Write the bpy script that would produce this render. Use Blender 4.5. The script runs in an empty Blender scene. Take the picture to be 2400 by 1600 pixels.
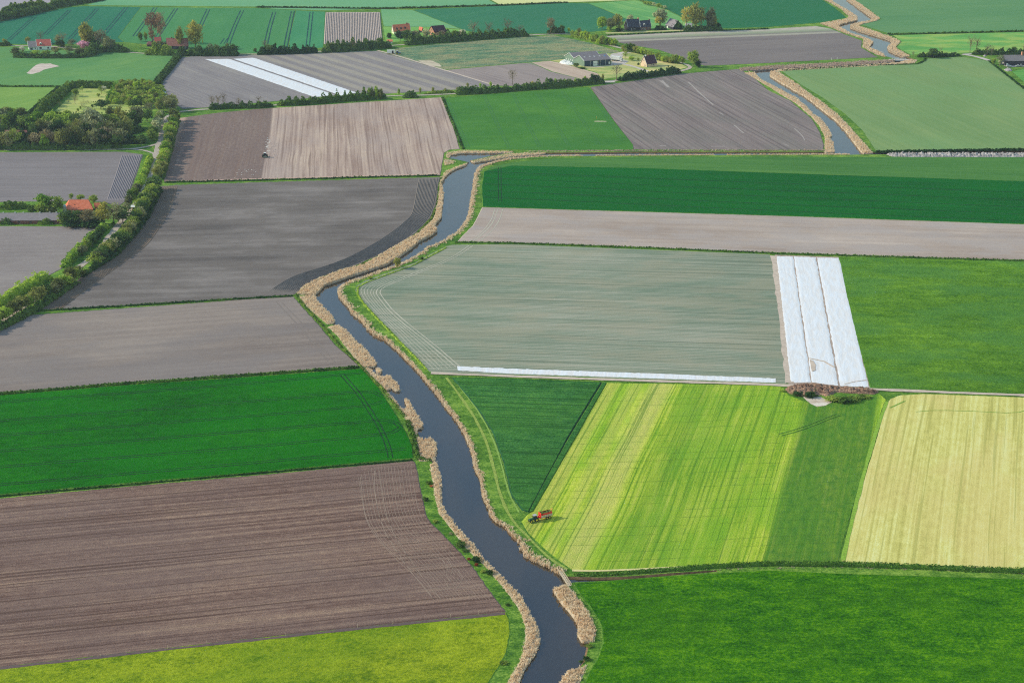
import bpy, math, random
import numpy as np
from mathutils import Vector, geometry
R = math.radians
rnd = random.Random(7)
nrs = np.random.RandomState(11)
scn = bpy.context.scene
COL = scn.collection

# ------------------------------------------------------------------ camera
CAM_H, FPX, HOR = 280.0, 3800.0, 1430.0
PITCH = math.atan(HOR / FPX)
cam_d = bpy.data.cameras.new("camera")
cam = bpy.data.objects.new("camera", cam_d)
COL.objects.link(cam)
cam.location = (0, 0, CAM_H)
cam.rotation_euler = (math.pi / 2 - PITCH, 0, 0)
cam_d.sensor_width = 36.0
cam_d.lens = 36.0 * FPX / 2400.0
cam_d.clip_start = 1.0
cam_d.clip_end = 40000.0
scn.camera = cam

# ------------------------------------------------------------------ light
SUN_EL, SUN_AZ = R(30), R(-82)          # azimuth from +Y, negative = to the left
world = bpy.data.worlds.new("World")
scn.world = world
world.use_nodes = True
wn = world.node_tree
sky = wn.nodes.new('ShaderNodeTexSky')
sky.sky_type = 'NISHITA'
sky.sun_disc = False
sky.sun_elevation = SUN_EL
sky.sun_rotation = SUN_AZ
sky.air_density = 1.7
sky.dust_density = 0.4
sky.ozone_density = 3.5
wn.links.new(sky.outputs[0], wn.nodes['Background'].inputs[0])
wn.nodes['Background'].inputs[1].default_value = 0.15
sun_d = bpy.data.lights.new("sun", 'SUN')
sun_d.energy = 2.95
sun_d.angle = R(0.5)
sun_d.color = (1.0, 0.94, 0.86)
sun = bpy.data.objects.new("sun", sun_d)
COL.objects.link(sun)
tosun = Vector((math.sin(SUN_AZ) * math.cos(SUN_EL), math.cos(SUN_AZ) * math.cos(SUN_EL), math.sin(SUN_EL)))
sun.rotation_euler = tosun.to_track_quat('Z', 'Y').to_euler()
sun.location = (-600, 600, 900)
scn.view_settings.view_transform = 'Standard'
scn.view_settings.look = 'None'
scn.view_settings.exposure = 0.15
scn.view_settings.gamma = 1.0
scn.render.engine = 'CYCLES'
scn.cycles.max_bounces = 5
scn.cycles.use_denoising = False
scn.cycles.filter_width = 1.15
scn.cycles.volume_bounces = 0
scn.cycles.transparent_max_bounces = 8

# ------------------------------------------------------------------ survey: photo point -> place on the land
LZ = 0.7          # land level above the water
FZ = 0.8          # field level
CT, ST = math.cos(PITCH), math.sin(PITCH)
def G(x, y, z=FZ):
    a = (x - 1200.0) / FPX
    u = -(y - 800.0) / FPX
    dy = CT + u * ST
    dz = -ST + u * CT
    t = (z - CAM_H) / dz
    return (a * t, dy * t, z)
def SC(y):                       # photo px per metre at row y
    return (y + 630.0) * CT / CAM_H
def T(c, r, *p):                 # tile coordinates to photo coordinates
    return [(c * 600 + a / 3.92, r * 400 + b / 3.92) for a, b in p]

# ------------------------------------------------------------------ object helpers
def tag(o, label=None, cat=None, group=None, kind=None):
    if label: o['label'] = label
    if cat: o['category'] = cat
    if group: o['group'] = group
    if kind: o['kind'] = kind
    return o
def link(name, me, parent=None, loc=(0, 0, 0)):
    o = bpy.data.objects.new(name, me)
    COL.objects.link(o)
    o.location = loc
    if parent: o.parent = parent
    return o
def empty(name, loc, rz=0):
    o = bpy.data.objects.new(name, None)
    COL.objects.link(o)
    o.location = loc
    o.rotation_euler = (0, 0, rz)
    o.empty_display_size = 0.5
    return o
def mesh_np(name, V, F, mats, midx=None, smooth=False):
    """V (n,3), F (m,4) or (m,3) arrays"""
    V = np.asarray(V, dtype=np.float32); F = np.asarray(F, dtype=np.int32)
    me = bpy.data.meshes.new(name)
    me.vertices.add(len(V)); me.vertices.foreach_set('co', V.ravel())
    k = F.shape[1]
    me.loops.add(F.size); me.loops.foreach_set('vertex_index', F.ravel())
    me.polygons.add(len(F))
    me.polygons.foreach_set('loop_start', np.arange(len(F), dtype=np.int32) * k)
    try: me.polygons.foreach_set('loop_total', np.full(len(F), k, dtype=np.int32))
    except Exception: pass
    if midx is not None: me.polygons.foreach_set('material_index', np.asarray(midx, dtype=np.int32))
    if smooth: me.polygons.foreach_set('use_smooth', np.ones(len(F), dtype=bool))
    for m in (mats if isinstance(mats, (list, tuple)) else [mats]): me.materials.append(m)
    me.update(calc_edges=True)
    me.validate()
    return me

class MB:
    """collects solid pieces of ONE part"""
    def __init__(s): s.v = []; s.f = []
    def add(s, vs, fs):
        o = len(s.v); s.v += [tuple(v) for v in vs]; s.f += [tuple(i + o for i in f) for f in fs]
    def box(s, cx, cy, cz, sx, sy, sz, rz=0, tx=1.0, ty=1.0):
        c, n = math.cos(rz), math.sin(rz); vs = []
        for k, z in ((0, cz - sz / 2), (1, cz + sz / 2)):
            kx = tx if k else 1.0; ky = ty if k else 1.0
            for x, y in ((-1, -1), (1, -1), (1, 1), (-1, 1)):
                a, b = x * sx / 2 * kx, y * sy / 2 * ky
                vs.append((cx + a * c - b * n, cy + a * n + b * c, z))
        s.add(vs, [(3, 2, 1, 0), (4, 5, 6, 7), (0, 1, 5, 4), (1, 2, 6, 5), (2, 3, 7, 6), (3, 0, 4, 7)])
        return s
    def tube(s, pts, rs, n=6):
        pts = [Vector(p) for p in pts]; rings = []
        for i, p in enumerate(pts):
            d = (pts[min(i + 1, len(pts) - 1)] - pts[max(i - 1, 0)])
            if d.length < 1e-6: d = Vector((0, 0, 1))
            d.normalize()
            u = d.orthogonal().normalized(); w = d.cross(u)
            r = rs[i] if isinstance(rs, (list, tuple)) else rs
            rings.append([p + u * math.cos(2 * math.pi * k / n) * r + w * math.sin(2 * math.pi * k / n) * r for k in range(n)])
        vs = [v for g in rings for v in g]; fs = []
        for i in range(len(rings) - 1):
            for k in range(n):
                a, b = i * n + k, i * n + (k + 1) % n
                fs.append((a, b, b + n, a + n))
        fs.append(tuple(range(n - 1, -1, -1))); fs.append(tuple(range((len(rings) - 1) * n, len(rings) * n)))
        s.add(vs, fs); return s
    def wheel(s, cx, cy, cz, r, w, axis_y=True, n=18, inner=0.0):
        """solid disc tyre with rounded shoulder, axis along y (or x)"""
        prof = [(-w / 2, r * 0.55), (-w / 2, r * 0.88), (-w * 0.32, r), (w * 0.32, r), (w / 2, r * 0.88), (w / 2, r * 0.55)]
        vs = []
        for k in range(n):
            a = 2 * math.pi * k / n
            for (d, q) in prof:
                if axis_y: vs.append((cx + math.cos(a) * q, cy + d, cz + math.sin(a) * q))
                else: vs.append((cx + d, cy + math.cos(a) * q, cz + math.sin(a) * q))
        m = len(prof); fs = []
        for k in range(n):
            for j in range(m - 1):
                a, b = k * m + j, ((k + 1) % n) * m + j
                fs.append((a, b, b + 1, a + 1))
        fs.append(tuple(k * m for k in range(n))); fs.append(tuple(k * m + m - 1 for k in range(n - 1, -1, -1)))
        s.add(vs, fs); return s
    def build(s, name, mat, parent=None, bevel=0.0, smooth=False):
        me = bpy.data.meshes.new(name); me.from_pydata(s.v, [], s.f); me.update()
        me.materials.append(mat)
        import bmesh
        bm = bmesh.new(); bm.from_mesh(me); bmesh.ops.recalc_face_normals(bm, faces=bm.faces[:])
        if bevel > 0:
            bmesh.ops.bevel(bm, geom=[e for e in bm.edges if e.calc_length() > bevel * 2.5], offset=bevel, segments=2, affect='EDGES', profile=0.6)
        bm.to_mesh(me); bm.free()
        if smooth:
            for p in me.polygons: p.use_smooth = True
        return link(name, me, parent)

# ------------------------------------------------------------------ materials
def lin(c):
    c /= 255.0
    return c / 12.92 if c <= 0.04045 else ((c + 0.055) / 1.055) ** 2.4
KL = (0.75, 0.84, 0.99)                      # photo value of a white flat ground under this sun and sky
def C(r, g, b, k=1.0):
    return tuple(min(0.92, lin(v) / q * k) for v, q in zip((r, g, b), KL)) + (1.0,)
class NT:
    def __init__(s, name):
        s.m = bpy.data.materials.new(name); s.m.use_nodes = True
        s.t = s.m.node_tree; s.n = s.t.nodes; s.l = s.t.links
        s.b = s.n['Principled BSDF']; s.b.inputs["Specular IOR Level"].default_value = 0.06
        s.b.inputs['Roughness'].default_value = 0.9
    def new(s, typ, **kw):
        n = s.n.new(typ)
        for k, v in kw.items(): setattr(n, k, v)
        return n
    def put(s, sock, v):
        if hasattr(v, 'is_linked') or isinstance(v, bpy.types.NodeSocket): s.l.new(v, sock)
        else: sock.default_value = v
    def math(s, op, a, b=0.0, c=None, clamp=False):
        n = s.new('ShaderNodeMath', operation=op); n.use_clamp = clamp
        s.put(n.inputs[0], a); s.put(n.inputs[1], b)
        if c is not None: s.put(n.inputs[2], c)
        return n.outputs[0]
    def mix(s, f, a, b, mode='MIX'):
        n = s.new('ShaderNodeMix', data_type='RGBA', blend_type=mode)
        s.put(n.inputs[0], f); s.put(n.inputs[6], a); s.put(n.inputs[7], b)
        return n.outputs[2]
    def noise(s, vec, scale, detail=3, rough=0.55, dim='3D'):
        n = s.new('ShaderNodeTexNoise', noise_dimensions=dim)
        s.l.new(vec, n.inputs['Vector']); n.inputs['Scale'].default_value = scale
        n.inputs['Detail'].default_value = detail; n.inputs['Roughness'].default_value = rough
        return n.outputs[0]
    def smooth(s, v, a, b):
        n = s.new('ShaderNodeMapRange', interpolation_type='SMOOTHSTEP')
        s.put(n.inputs[0], v); n.inputs[1].default_value = a; n.inputs[2].default_value = b
        return n.outputs[0]
    def uv(s, ang, off=(0, 0)):
        """world position turned so that x runs along the rows, y across"""
        g = s.new('ShaderNodeNewGeometry')
        mp = s.new('ShaderNodeMapping', vector_type='POINT')
        mp.inputs['Rotation'].default_value = (0, 0, -ang)
        s.l.new(g.outputs['Position'], mp.inputs['Vector'])
        return mp.outputs[0]
    def scale(s, vec, x, y, z=1.0, off=(0, 0, 0)):
        mp = s.new('ShaderNodeMapping', vector_type='POINT')
        mp.inputs['Scale'].default_value = (x, y, z); mp.inputs['Location'].default_value = off
        s.l.new(vec, mp.inputs['Vector']); return mp.outputs[0]
    def bump(s, h, dist=0.2, strength=0.5):
        n = s.new('ShaderNodeBump'); n.inputs['Strength'].default_value = strength; n.inputs['Distance'].default_value = dist
        s.l.new(h, n.inputs['Height']); s.l.new(n.outputs[0], s.b.inputs['Normal'])

def rowdir(p, q):                # direction on the ground of a photo line
    a, b = G(*p), G(*q)
    return math.atan2(b[1] - a[1], b[0] - a[0])
def across(ang, p):              # coordinate across the rows of a photo point
    x, y, _ = G(*p)
    return -math.sin(ang) * x + math.cos(ang) * y
def along(ang, p):
    x, y, _ = G(*p)
    return math.cos(ang) * x + math.sin(ang) * y

_mi = [0]
#CAL
CAL = {'meadow_yellow_green': (0.995, 0.99, 0.333), 'ploughed_brown': (1.083, 1.002, 0.965), 'wheat_green': (0.562, 0.931, 0.1), 'tilled_grey_beige': (0.718, 0.694, 0.683), 'tilled_grey': (0.707, 0.674, 0.649), 'ploughed_pinkish': (1.104, 1.113, 1.092), 'wheat_mid': (0.909, 0.806, 0.493), 'tilled_grey_striped': (0.77, 0.713, 0.718), 'young_crop_pale': (0.824, 0.758, 0.594), 'grass_mid_far': (0.578, 0.625, 0.441), 'wheat_dark': (0.1, 0.69, 0.195), 'tilled_beige': (0.9, 0.872, 0.836), 'onion_rows': (0.759, 0.748, 0.735), 'rye_grass_dark': (1.635, 1.311, 0.685), 'mown_grass': (1.741, 1.514, 1.256), 'standing_grass': (1.889, 1.515, 0.861), 'hay_stubble': (1.086, 1.017, 1.135), 'rye_grass_near': (1.488, 1.342, 0.1), 'clover_dark': (1.177, 1.242, 0.696), 'tilled_slate': (0.707, 0.671, 0.652), 'tilled_mauve': (0.725, 0.744, 0.725), 'tilled_purple_grey': (0.86, 0.893, 0.904), 'grass_far_green': (0.948, 0.743, 0.909), 'tilled_grey_far': (0.612, 0.614, 0.622), 'wheat_teal': (0.387, 0.695, 0.659), 'wheat_far': (0.736, 0.747, 0.626), 'meadow_far': (0.786, 0.74, 0.818), 'meadow_light': (0.708, 0.708, 0.739), 'crop_teal': (0.435, 0.66, 0.613), 'crop_teal_deep': (0.441, 0.67, 0.522), 'grass_far_light': (0.814, 0.914, 1.141)}
def field_mat(name, dark, base, light, ang=0.0, streak=0.5, sw=3.0, sl=250.0, patch=0.4, ps=70.0, grain=0.35, gs=1.2,
              row=0.0, rs=1.5, tint=None, tint_amt=0.6, ts=45.0, bands=(), cross=None, bump=0.25, bd=0.25, wob=0.0, spots=None, lines=None):
    cf = CAL.get(name, (1, 1, 1)); fx = lambda c: tuple(min(.93, v * q) for v, q in zip(c[:3], cf)) + (1.0,)
    dark, base, light = fx(dark), fx(base), fx(light)
    if tint: tint = fx(tint)
    _mi[0] += 1; off = (_mi[0] * 37.3, _mi[0] * 19.7, 0)
    t = NT(name); uv = t.uv(ang)
    if wob:
        w = t.noise(t.scale(uv, 1 / 90, 1 / 90, 1, off), 1.0, 1)
        sep0 = t.new('ShaderNodeSeparateXYZ'); t.l.new(uv, sep0.inputs[0])
        cb = t.new('ShaderNodeCombineXYZ'); t.l.new(sep0.outputs[0], cb.inputs[0])
        t.l.new(t.math('ADD', sep0.outputs[1], t.math('MULTIPLY', t.math('SUBTRACT', w, 0.5), wob)), cb.inputs[1])
        uv = cb.outputs[0]
    s1 = t.noise(t.scale(uv, 1 / sl, 1 / sw, 1, off), 1.0, 3, 0.6)
    s2 = t.noise(t.scale(uv, 1 / (sl * .35), 1 / (sw * 5), 1, off), 1.0, 2, 0.5)
    p1 = t.noise(t.scale(uv, 1 / ps * .6, 1 / ps, 1, off), 1.0, 4, 0.55)
    g1 = t.noise(t.scale(uv, 1 / gs, 1.25 / gs, 1, off), 1.0, 5, 0.85)
    g2 = t.noise(t.scale(uv, .16 / gs, .28 / gs, 1, off), 1.0, 3, 0.6)
    f = t.math('MULTIPLY_ADD', t.math('SUBTRACT', s1, 0.5), streak * 3.6, 0.5)
    f = t.math('MULTIPLY_ADD', t.math('SUBTRACT', s2, 0.5), streak * 2.0, f)
    f = t.math('MULTIPLY_ADD', t.math('SUBTRACT', p1, 0.5), patch * 3.0, f)
    f = t.math('MULTIPLY_ADD', t.math('SUBTRACT', g1, 0.5), grain * 6.5, f)
    f = t.math('MULTIPLY_ADD', t.math('SUBTRACT', g2, 0.5), grain * 3.0, f)
    h = g1
    if row:
        sp = t.new('ShaderNodeSeparateXYZ'); t.l.new(uv, sp.inputs[0])
        sn = t.math('SINE', t.math('MULTIPLY', sp.outputs[1], 2 * math.pi / rs))
        f = t.math('MULTIPLY_ADD', sn, row * 0.5, f)
        h = t.math('MULTIPLY_ADD', sn, 0.5, g1)
    f = t.math('ADD', f, 0.0, clamp=True)
    rp = t.new('ShaderNodeValToRGB'); t.l.new(f, rp.inputs[0])
    e = rp.color_ramp.elements; e[0].position = 0.0; e[0].color = dark; e[1].position = 1.0; e[1].color = light
    m = e.new(0.5); m.color = base
    col = rp.outputs[0]
    if tint:
        p2 = t.noise(t.scale(uv, 1 / ts * .5, 1 / ts, 1, (off[1] + 5, off[0], 0)), 1.0, 3, 0.6)
        col = t.mix(t.math('MULTIPLY', t.smooth(p2, 0.42, 0.62), tint_amt), col, tint)
    sp = t.new('ShaderNodeSeparateXYZ'); t.l.new(uv, sp.inputs[0])
    for (c, hw, soft, bc, amt) in bands:
        d = t.math('ABSOLUTE', t.math('SUBTRACT', sp.outputs[1], c))
        d = t.math('MULTIPLY_ADD', t.math('SUBTRACT', s1, 0.5), soft * 1.5, d)
        mk = t.math('SUBTRACT', 1.0, t.smooth(d, hw - soft, hw + soft))
        mk = t.math('MULTIPLY', mk, t.math('MULTIPLY_ADD', g2, 0.8, 0.45, clamp=True))
        col = t.mix(t.math('MULTIPLY', mk, amt), col, bc)
    if lines:                    # thin irregular lines along the rows (spacing m, threshold, colour, amount)
        lw, th, lc, la = lines
        v = t.noise(t.scale(uv, 1 / 160, 1 / lw, 1, (off[1], off[0], 0)), 1.0, 2, .5)
        col = t.mix(t.math('MULTIPLY', t.smooth(v, th, th + .07), t.math('MULTIPLY_ADD', g2, .9, la - .45, clamp=True)), col, fx(lc))
    if cross:                    # narrow lines running across (angle, spacing m, width m, colour, amount)
        ca, cs, cw, cc, am = cross
        uc = t.uv(ca); spc = t.new('ShaderNodeSeparateXYZ'); t.l.new(uc, spc.inputs[0])
        wv = t.noise(t.scale(uc, 1 / 60, 1 / 60), 1.0, 1)
        v = t.math('MULTIPLY_ADD', wv, 3.0, spc.outputs[1])
        fr = t.math('ABSOLUTE', t.math('SUBTRACT', t.math('FRACT', t.math('DIVIDE', v, cs)), 0.5))
        mk = t.math('SUBTRACT', 1.0, t.smooth(fr, cw / cs * .5, cw / cs))
        br = t.smooth(t.noise(t.scale(uc, 1 / 25, 1 / cs), 1.0, 2), 0.40, 0.55)
        col = t.mix(t.math('MULTIPLY', t.math('MULTIPLY', mk, br), am), col, cc)
    if spots:                    # scattered weeds, clods (size, threshold, colour, amount)
        ss, th, scl, sa = spots
        v = t.noise(t.scale(uv, 1 / ss, 1 / ss, 1, off), 1.0, 2, 0.8)
        col = t.mix(t.math('MULTIPLY', t.smooth(v, th, th + 0.06), sa), col, scl)
    t.l.new(col, t.b.inputs['Base Color'])
    t.bump(h, bd, bump)
    return t.m

def plain(name, col, rough=0.8, spec=0.2, nz=0.12, ns=1.0, metal=0.0, bmp=0.0):
    t = NT(name); g = t.new('ShaderNodeNewGeometry')
    n = t.noise(g.outputs['Position'], ns, 3)
    lo = tuple(v * (1 - nz) for v in col[:3]) + (1,); hi = tuple(min(1, v * (1 + nz)) for v in col[:3]) + (1,)
    t.l.new(t.mix(t.smooth(n, 0.3, 0.7), lo, hi), t.b.inputs['Base Color'])
    t.b.inputs['Roughness'].default_value = rough; t.b.inputs['Specular IOR Level'].default_value = spec
    t.b.inputs['Metallic'].default_value = metal
    if bmp: t.bump(n, bmp, 0.6)
    return t.m

def leaf_mat(name, a, b, transl=0.25, ns=0.25):
    """a..b: range of leaf colours, clumps differ, each plant differs"""
    t = NT(name); g = t.new('ShaderNodeNewGeometry'); oi = t.new('ShaderNodeObjectInfo')
    n = t.noise(g.outputs['Position'], ns, 3, 0.6)
    f = t.math('MULTIPLY_ADD', t.math('SUBTRACT', oi.outputs['Random'], 0.5), 0.45, n)
    col = t.mix(t.smooth(f, 0.30, 0.70), a, b)
    t.l.new(col, t.b.inputs['Base Color']); t.b.inputs['Specular IOR Level'].default_value = 0.1
    tr = t.new('ShaderNodeBsdfTranslucent'); t.l.new(col, tr.inputs[0])
    mx = t.new('ShaderNodeMixShader'); mx.inputs[0].default_value = transl
    t.l.new(t.b.outputs[0], mx.inputs[1]); t.l.new(tr.outputs[0], mx.inputs[2])
    out = t.n['Material Output']; t.l.new(mx.outputs[0], out.inputs[0])
    return t.m

# ------------------------------------------------------------------ ground shapes
def dens(pts, step=40.0):
    return pts
def sheet(name, wpts, z, mat, side=None, zb=None, spread=0.7, kind='structure', label=None, cat=None, group=None):
    """flat land piece from world (x,y) outline, with sloping banks down to zb"""
    P = [Vector((p[0], p[1], 0)) for p in wpts]
    area = sum(P[i].x * P[(i + 1) % len(P)].y - P[(i + 1) % len(P)].x * P[i].y for i in range(len(P)))
    if area < 0: P.reverse()
    tris = geometry.tessellate_polygon([P])
    n = len(P)
    cx = sum(p.x for p in P) / n; cy = sum(p.y for p in P) / n
    V = [(p.x, p.y, z) for p in P]; F = []; M = []
    for a, b, c in tris:
        A, B, Cc = P[a], P[b], P[c]
        if (B - A).cross(Cc - A).z < 0: a, c = c, a
        F.append((a, b, c)); M.append(0)
    if zb is not None:
        for i in range(n):
            e0 = (P[i] - P[i - 1]); e1 = (P[(i + 1) % n] - P[i])
            n0 = Vector((e0.y, -e0.x, 0)); n1 = Vector((e1.y, -e1.x, 0))
            if n0.length > 0: n0.normalize()
            if n1.length > 0: n1.normalize()
            m = n0 + n1
            m = m.normalized() if m.length > 1e-4 else n0
            q = P[i] + m * spread
            V.append((q.x, q.y, zb))
        for i in range(n):
            j = (i + 1) % n
            F.append((i, i + n, j + n)); M.append(1); F.append((i, j + n, j)); M.append(1)
    me = bpy.data.meshes.new(name); me.from_pydata(V, [], F); me.update()
    me.materials.append(mat)
    if zb is not None: me.materials.append(side or mat)
    me.polygons.foreach_set('material_index', M)
    o = link(name, me)
    tag(o, label, cat, group, kind)
    return o
def field(name, px, mat, z=FZ, side=None, zb='land', spread=0.5, **kw):
    return sheet(name, [G(x, y, z)[:2] for x, y in px], z, mat, side or M_bank, LZ - 0.02 if zb == 'land' else zb, spread, **kw)
def jag(px, amp=1.0, step=6.0, seed=1):
    """break a straight traced line into a slightly irregular one"""
    r = random.Random(seed); out = []
    for i in range(len(px)):
        a, b = px[i], px[(i + 1) % len(px)]
        L = math.hypot(b[0] - a[0], b[1] - a[1]); k = max(1, int(L / step))
        for j in range(k):
            f = j / k; q = 0 if j == 0 else amp
            out.append((a[0] + (b[0] - a[0]) * f + r.uniform(-q, q), a[1] + (b[1] - a[1]) * f + r.uniform(-q, q) * .5))
    return out
def wpoly(px, z=FZ): return [Vector(G(x, y, z)) for x, y in px]
def resample(W, step=None, n=None):
    d = [0.0]
    for i in range(1, len(W)): d.append(d[-1] + (W[i] - W[i - 1]).length)
    if n is None: n = max(2, int(d[-1] / step) + 1)
    out = []; j = 0
    for k in range(n):
        t = d[-1] * k / (n - 1)
        while j < len(W) - 2 and d[j + 1] < t: j += 1
        f = (t - d[j]) / max(1e-6, d[j + 1] - d[j])
        out.append(W[j].lerp(W[j + 1], min(1, max(0, f))))
    return out
def smooth_line(W, it=2):
    for _ in range(it):
        o = [W[0]]
        for i in range(len(W) - 1):
            o.append(W[i].lerp(W[i + 1], .25)); o.append(W[i].lerp(W[i + 1], .75))
        o.append(W[-1]); W = o
    return W
def ribbons(name, lines, mat, z=FZ + 0.03, wob=0.1, kind='structure', **kw):
    """lines: list of (photo points, width m, sideways offset m) -> one sheet of narrow strips"""
    V = []; F = []
    for (px, w, off) in lines:
        W = resample(smooth_line(wpoly(px, z), 2), step=6.0)
        n = len(W)
        for i, p in enumerate(W):
            d = W[min(i + 1, n - 1)] - W[max(0, i - 1)]; d.z = 0; d.normalize()
            s = Vector((-d.y, d.x, 0)); ww = w * (1 + rnd.uniform(-.25, .25)) / 2; oo = off + rnd.uniform(-wob, wob)
            V.append(p + s * (oo - ww)); V.append(p + s * (oo + ww))
        b = len(V) - 2 * n
        for i in range(n - 1): F.append((b + 2 * i, b + 2 * i + 2, b + 2 * i + 3, b + 2 * i + 1))
    # make all face up
    F2 = []
    for f in F:
        a, b_, c = V[f[0]], V[f[1]], V[f[2]]
        F2.append(f if (b_ - a).cross(c - a).z > 0 else f[::-1])
    o = link(name, mesh_np(name, V, F2, mat)); tag(o, kind=kind, **kw); return o
def ridges(name, pxA, pxB, n, h, mat, z=FZ, kind='structure', segs=90, **kw):
    """n earth ridges laid between two traced lines"""
    A = resample(smooth_line(wpoly(pxA, z), 2), n=segs); B = resample(smooth_line(wpoly(pxB, z), 2), n=segs)
    prof = [(0, 0), (.3, .45), (.42, .95), (.58, 1.0), (.72, .45)]
    cols = [((k + u) / n, hh) for k in range(n) for u, hh in prof] + [(1.0, 0)]
    V = []; m = len(cols)
    for i in range(segs):
        e = min(1.0, i / 2.0, (segs - 1 - i) / 2.0)
        for (t, hh) in cols:
            p = A[i].lerp(B[i], t); j = nrs.uniform(-.03, .03)
            V.append((p.x, p.y + j, z + 0.01 + hh * h * e * (1 + nrs.uniform(-.15, .15))))
    V = np.array(V); I = np.arange(segs * m).reshape(segs, m)
    F = np.stack([I[:-1, :-1], I[1:, :-1], I[1:, 1:], I[:-1, 1:]], -1).reshape(-1, 4)
    a = V[F[0][1]] - V[F[0][0]]; b = V[F[0][3]] - V[F[0][0]]
    if a[0] * b[1] - a[1] * b[0] < 0: F = F[:, ::-1]
    o = link(name, mesh_np(name, V, F, mat)); tag(o, kind=kind, **kw); return o
def tri_points(px, z, density):
    """random points over a traced area"""
    P = [Vector((G(x, y, z)[0], G(x, y, z)[1], 0)) for x, y in px]
    tr = geometry.tessellate_polygon([P]); out = []
    for a, b, c in tr:
        A, B, Cc = P[a], P[b], P[c]
        ar = abs((B - A).cross(Cc - A).z) / 2; n = ar * density; k = int(n) + (rnd.random() < n - int(n))
        if k <= 0: continue
        u = nrs.rand(k, 1); v = nrs.rand(k, 1); m = (u + v) > 1; u = np.where(m, 1 - u, u); v = np.where(m, 1 - v, v)
        A, B, Cc = (np.array([[q.x, q.y]]) for q in (A, B, Cc))
        out.append(A + (B - A) * u + (Cc - A) * v)
    return np.concatenate(out) if out else np.zeros((0, 2))
def snoise(x, y, s, seed=0):
    """cheap smooth noise -1..1"""
    r = np.random.RandomState(seed); o = np.zeros_like(x)
    for k in range(5):
        a = r.uniform(0, 6.28); f = (1 + k * .6) / s; ph = r.uniform(0, 6.28)
        o += np.sin((x * math.cos(a) + y * math.sin(a)) * 6.28 * f + ph)
    return o / 3.2
def tufts(name, pts, z0, hmin, hmax, w, mat, lean=0.35, blades=2, seed=1, var=6.0, slab=None):
    """upright stems standing on pts"""
    n = len(pts); h = nrs.uniform(hmin, hmax, n) * (1 + .22 * snoise(pts[:, 0], pts[:, 1], var, seed))
    V = []; F = []; base = 0
    for b in range(blades):
        a = nrs.uniform(0, math.pi, n); lx = nrs.normal(0, lean, n); ly = nrs.normal(0, lean, n)
        jx = nrs.uniform(-.3, .3, n); jy = nrs.uniform(-.3, .3, n)
        x = pts[:, 0] + jx; y = pts[:, 1] + jy
        dx = np.cos(a) * w / 2; dy = np.sin(a) * w / 2; zz = np.full(n, z0)
        q = np.stack([np.stack([x - dx, y - dy, zz], 1), np.stack([x + dx, y + dy, zz], 1),
                      np.stack([x + dx * .9 + lx, y + dy * .9 + ly, zz + h], 1), np.stack([x - dx * .6 + lx, y - dy * .6 + ly, zz + h * .96], 1)], 1)
        V.append(q.reshape(-1, 3)); F.append(np.arange(4 * n).reshape(n, 4) + base); base += 4 * n
    V = np.concatenate(V); F = np.concatenate(F); F = np.concatenate([F[:, [0, 1, 2]], F[:, [0, 2, 3]]])
    if slab is not None:
        F = np.concatenate([F, np.asarray(slab[1]) + len(V)]); V = np.concatenate([V, np.asarray(slab[0])])
    return mesh_np(name, V, F, mat)
# ------------------------------------------------------------------ leaf clouds, trees, hedges
def leaf_quads(P, size, up=0.35, squash=1.0):
    n = len(P); a = nrs.normal(size=(n, 3)); a[:, 2] += up * np.sign(nrs.rand(n) - .1); a /= np.linalg.norm(a, axis=1)[:, None] + 1e-9
    r = nrs.normal(size=(n, 3)); u = np.cross(a, r); u /= np.linalg.norm(u, axis=1)[:, None] + 1e-9; w = np.cross(a, u)
    s = (np.asarray(size) * nrs.uniform(.6, 1.4, n))[:, None]; asp = nrs.uniform(.55, 1.0, n)[:, None]
    V = np.stack([P - u * s - w * s * asp * .6, P + u * s * .7 - w * s * asp, P + u * s + w * s * asp * .6, P - u * s * .6 + w * s * asp], 1).reshape(-1, 3)
    return V, np.arange(4 * n).reshape(n, 4)
def sph(n):
    a = nrs.normal(size=(n, 3)); return a / np.linalg.norm(a, axis=1)[:, None]
SHAPES = {   # crown centre z, vertical radius, clusters, quads per cluster, cluster radius, leaf size, inner factor
    'round':  (.58, .42, 40, 34, .135, .040, .62),
    'broad':  (.56, .44, 56, 30, .120, .036, .60),
    'poplar': (.55, .45, 46, 34, .130, .036, .60),
    'open':   (.62, .38, 34, 26, .120, .026, .70),
    'bare':   (.62, .38, 30, 10, .120, .018, .75),
    'bush':   (.42, .50, 30, 34, .170, .052, .50),
}
_proto = {}
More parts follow.
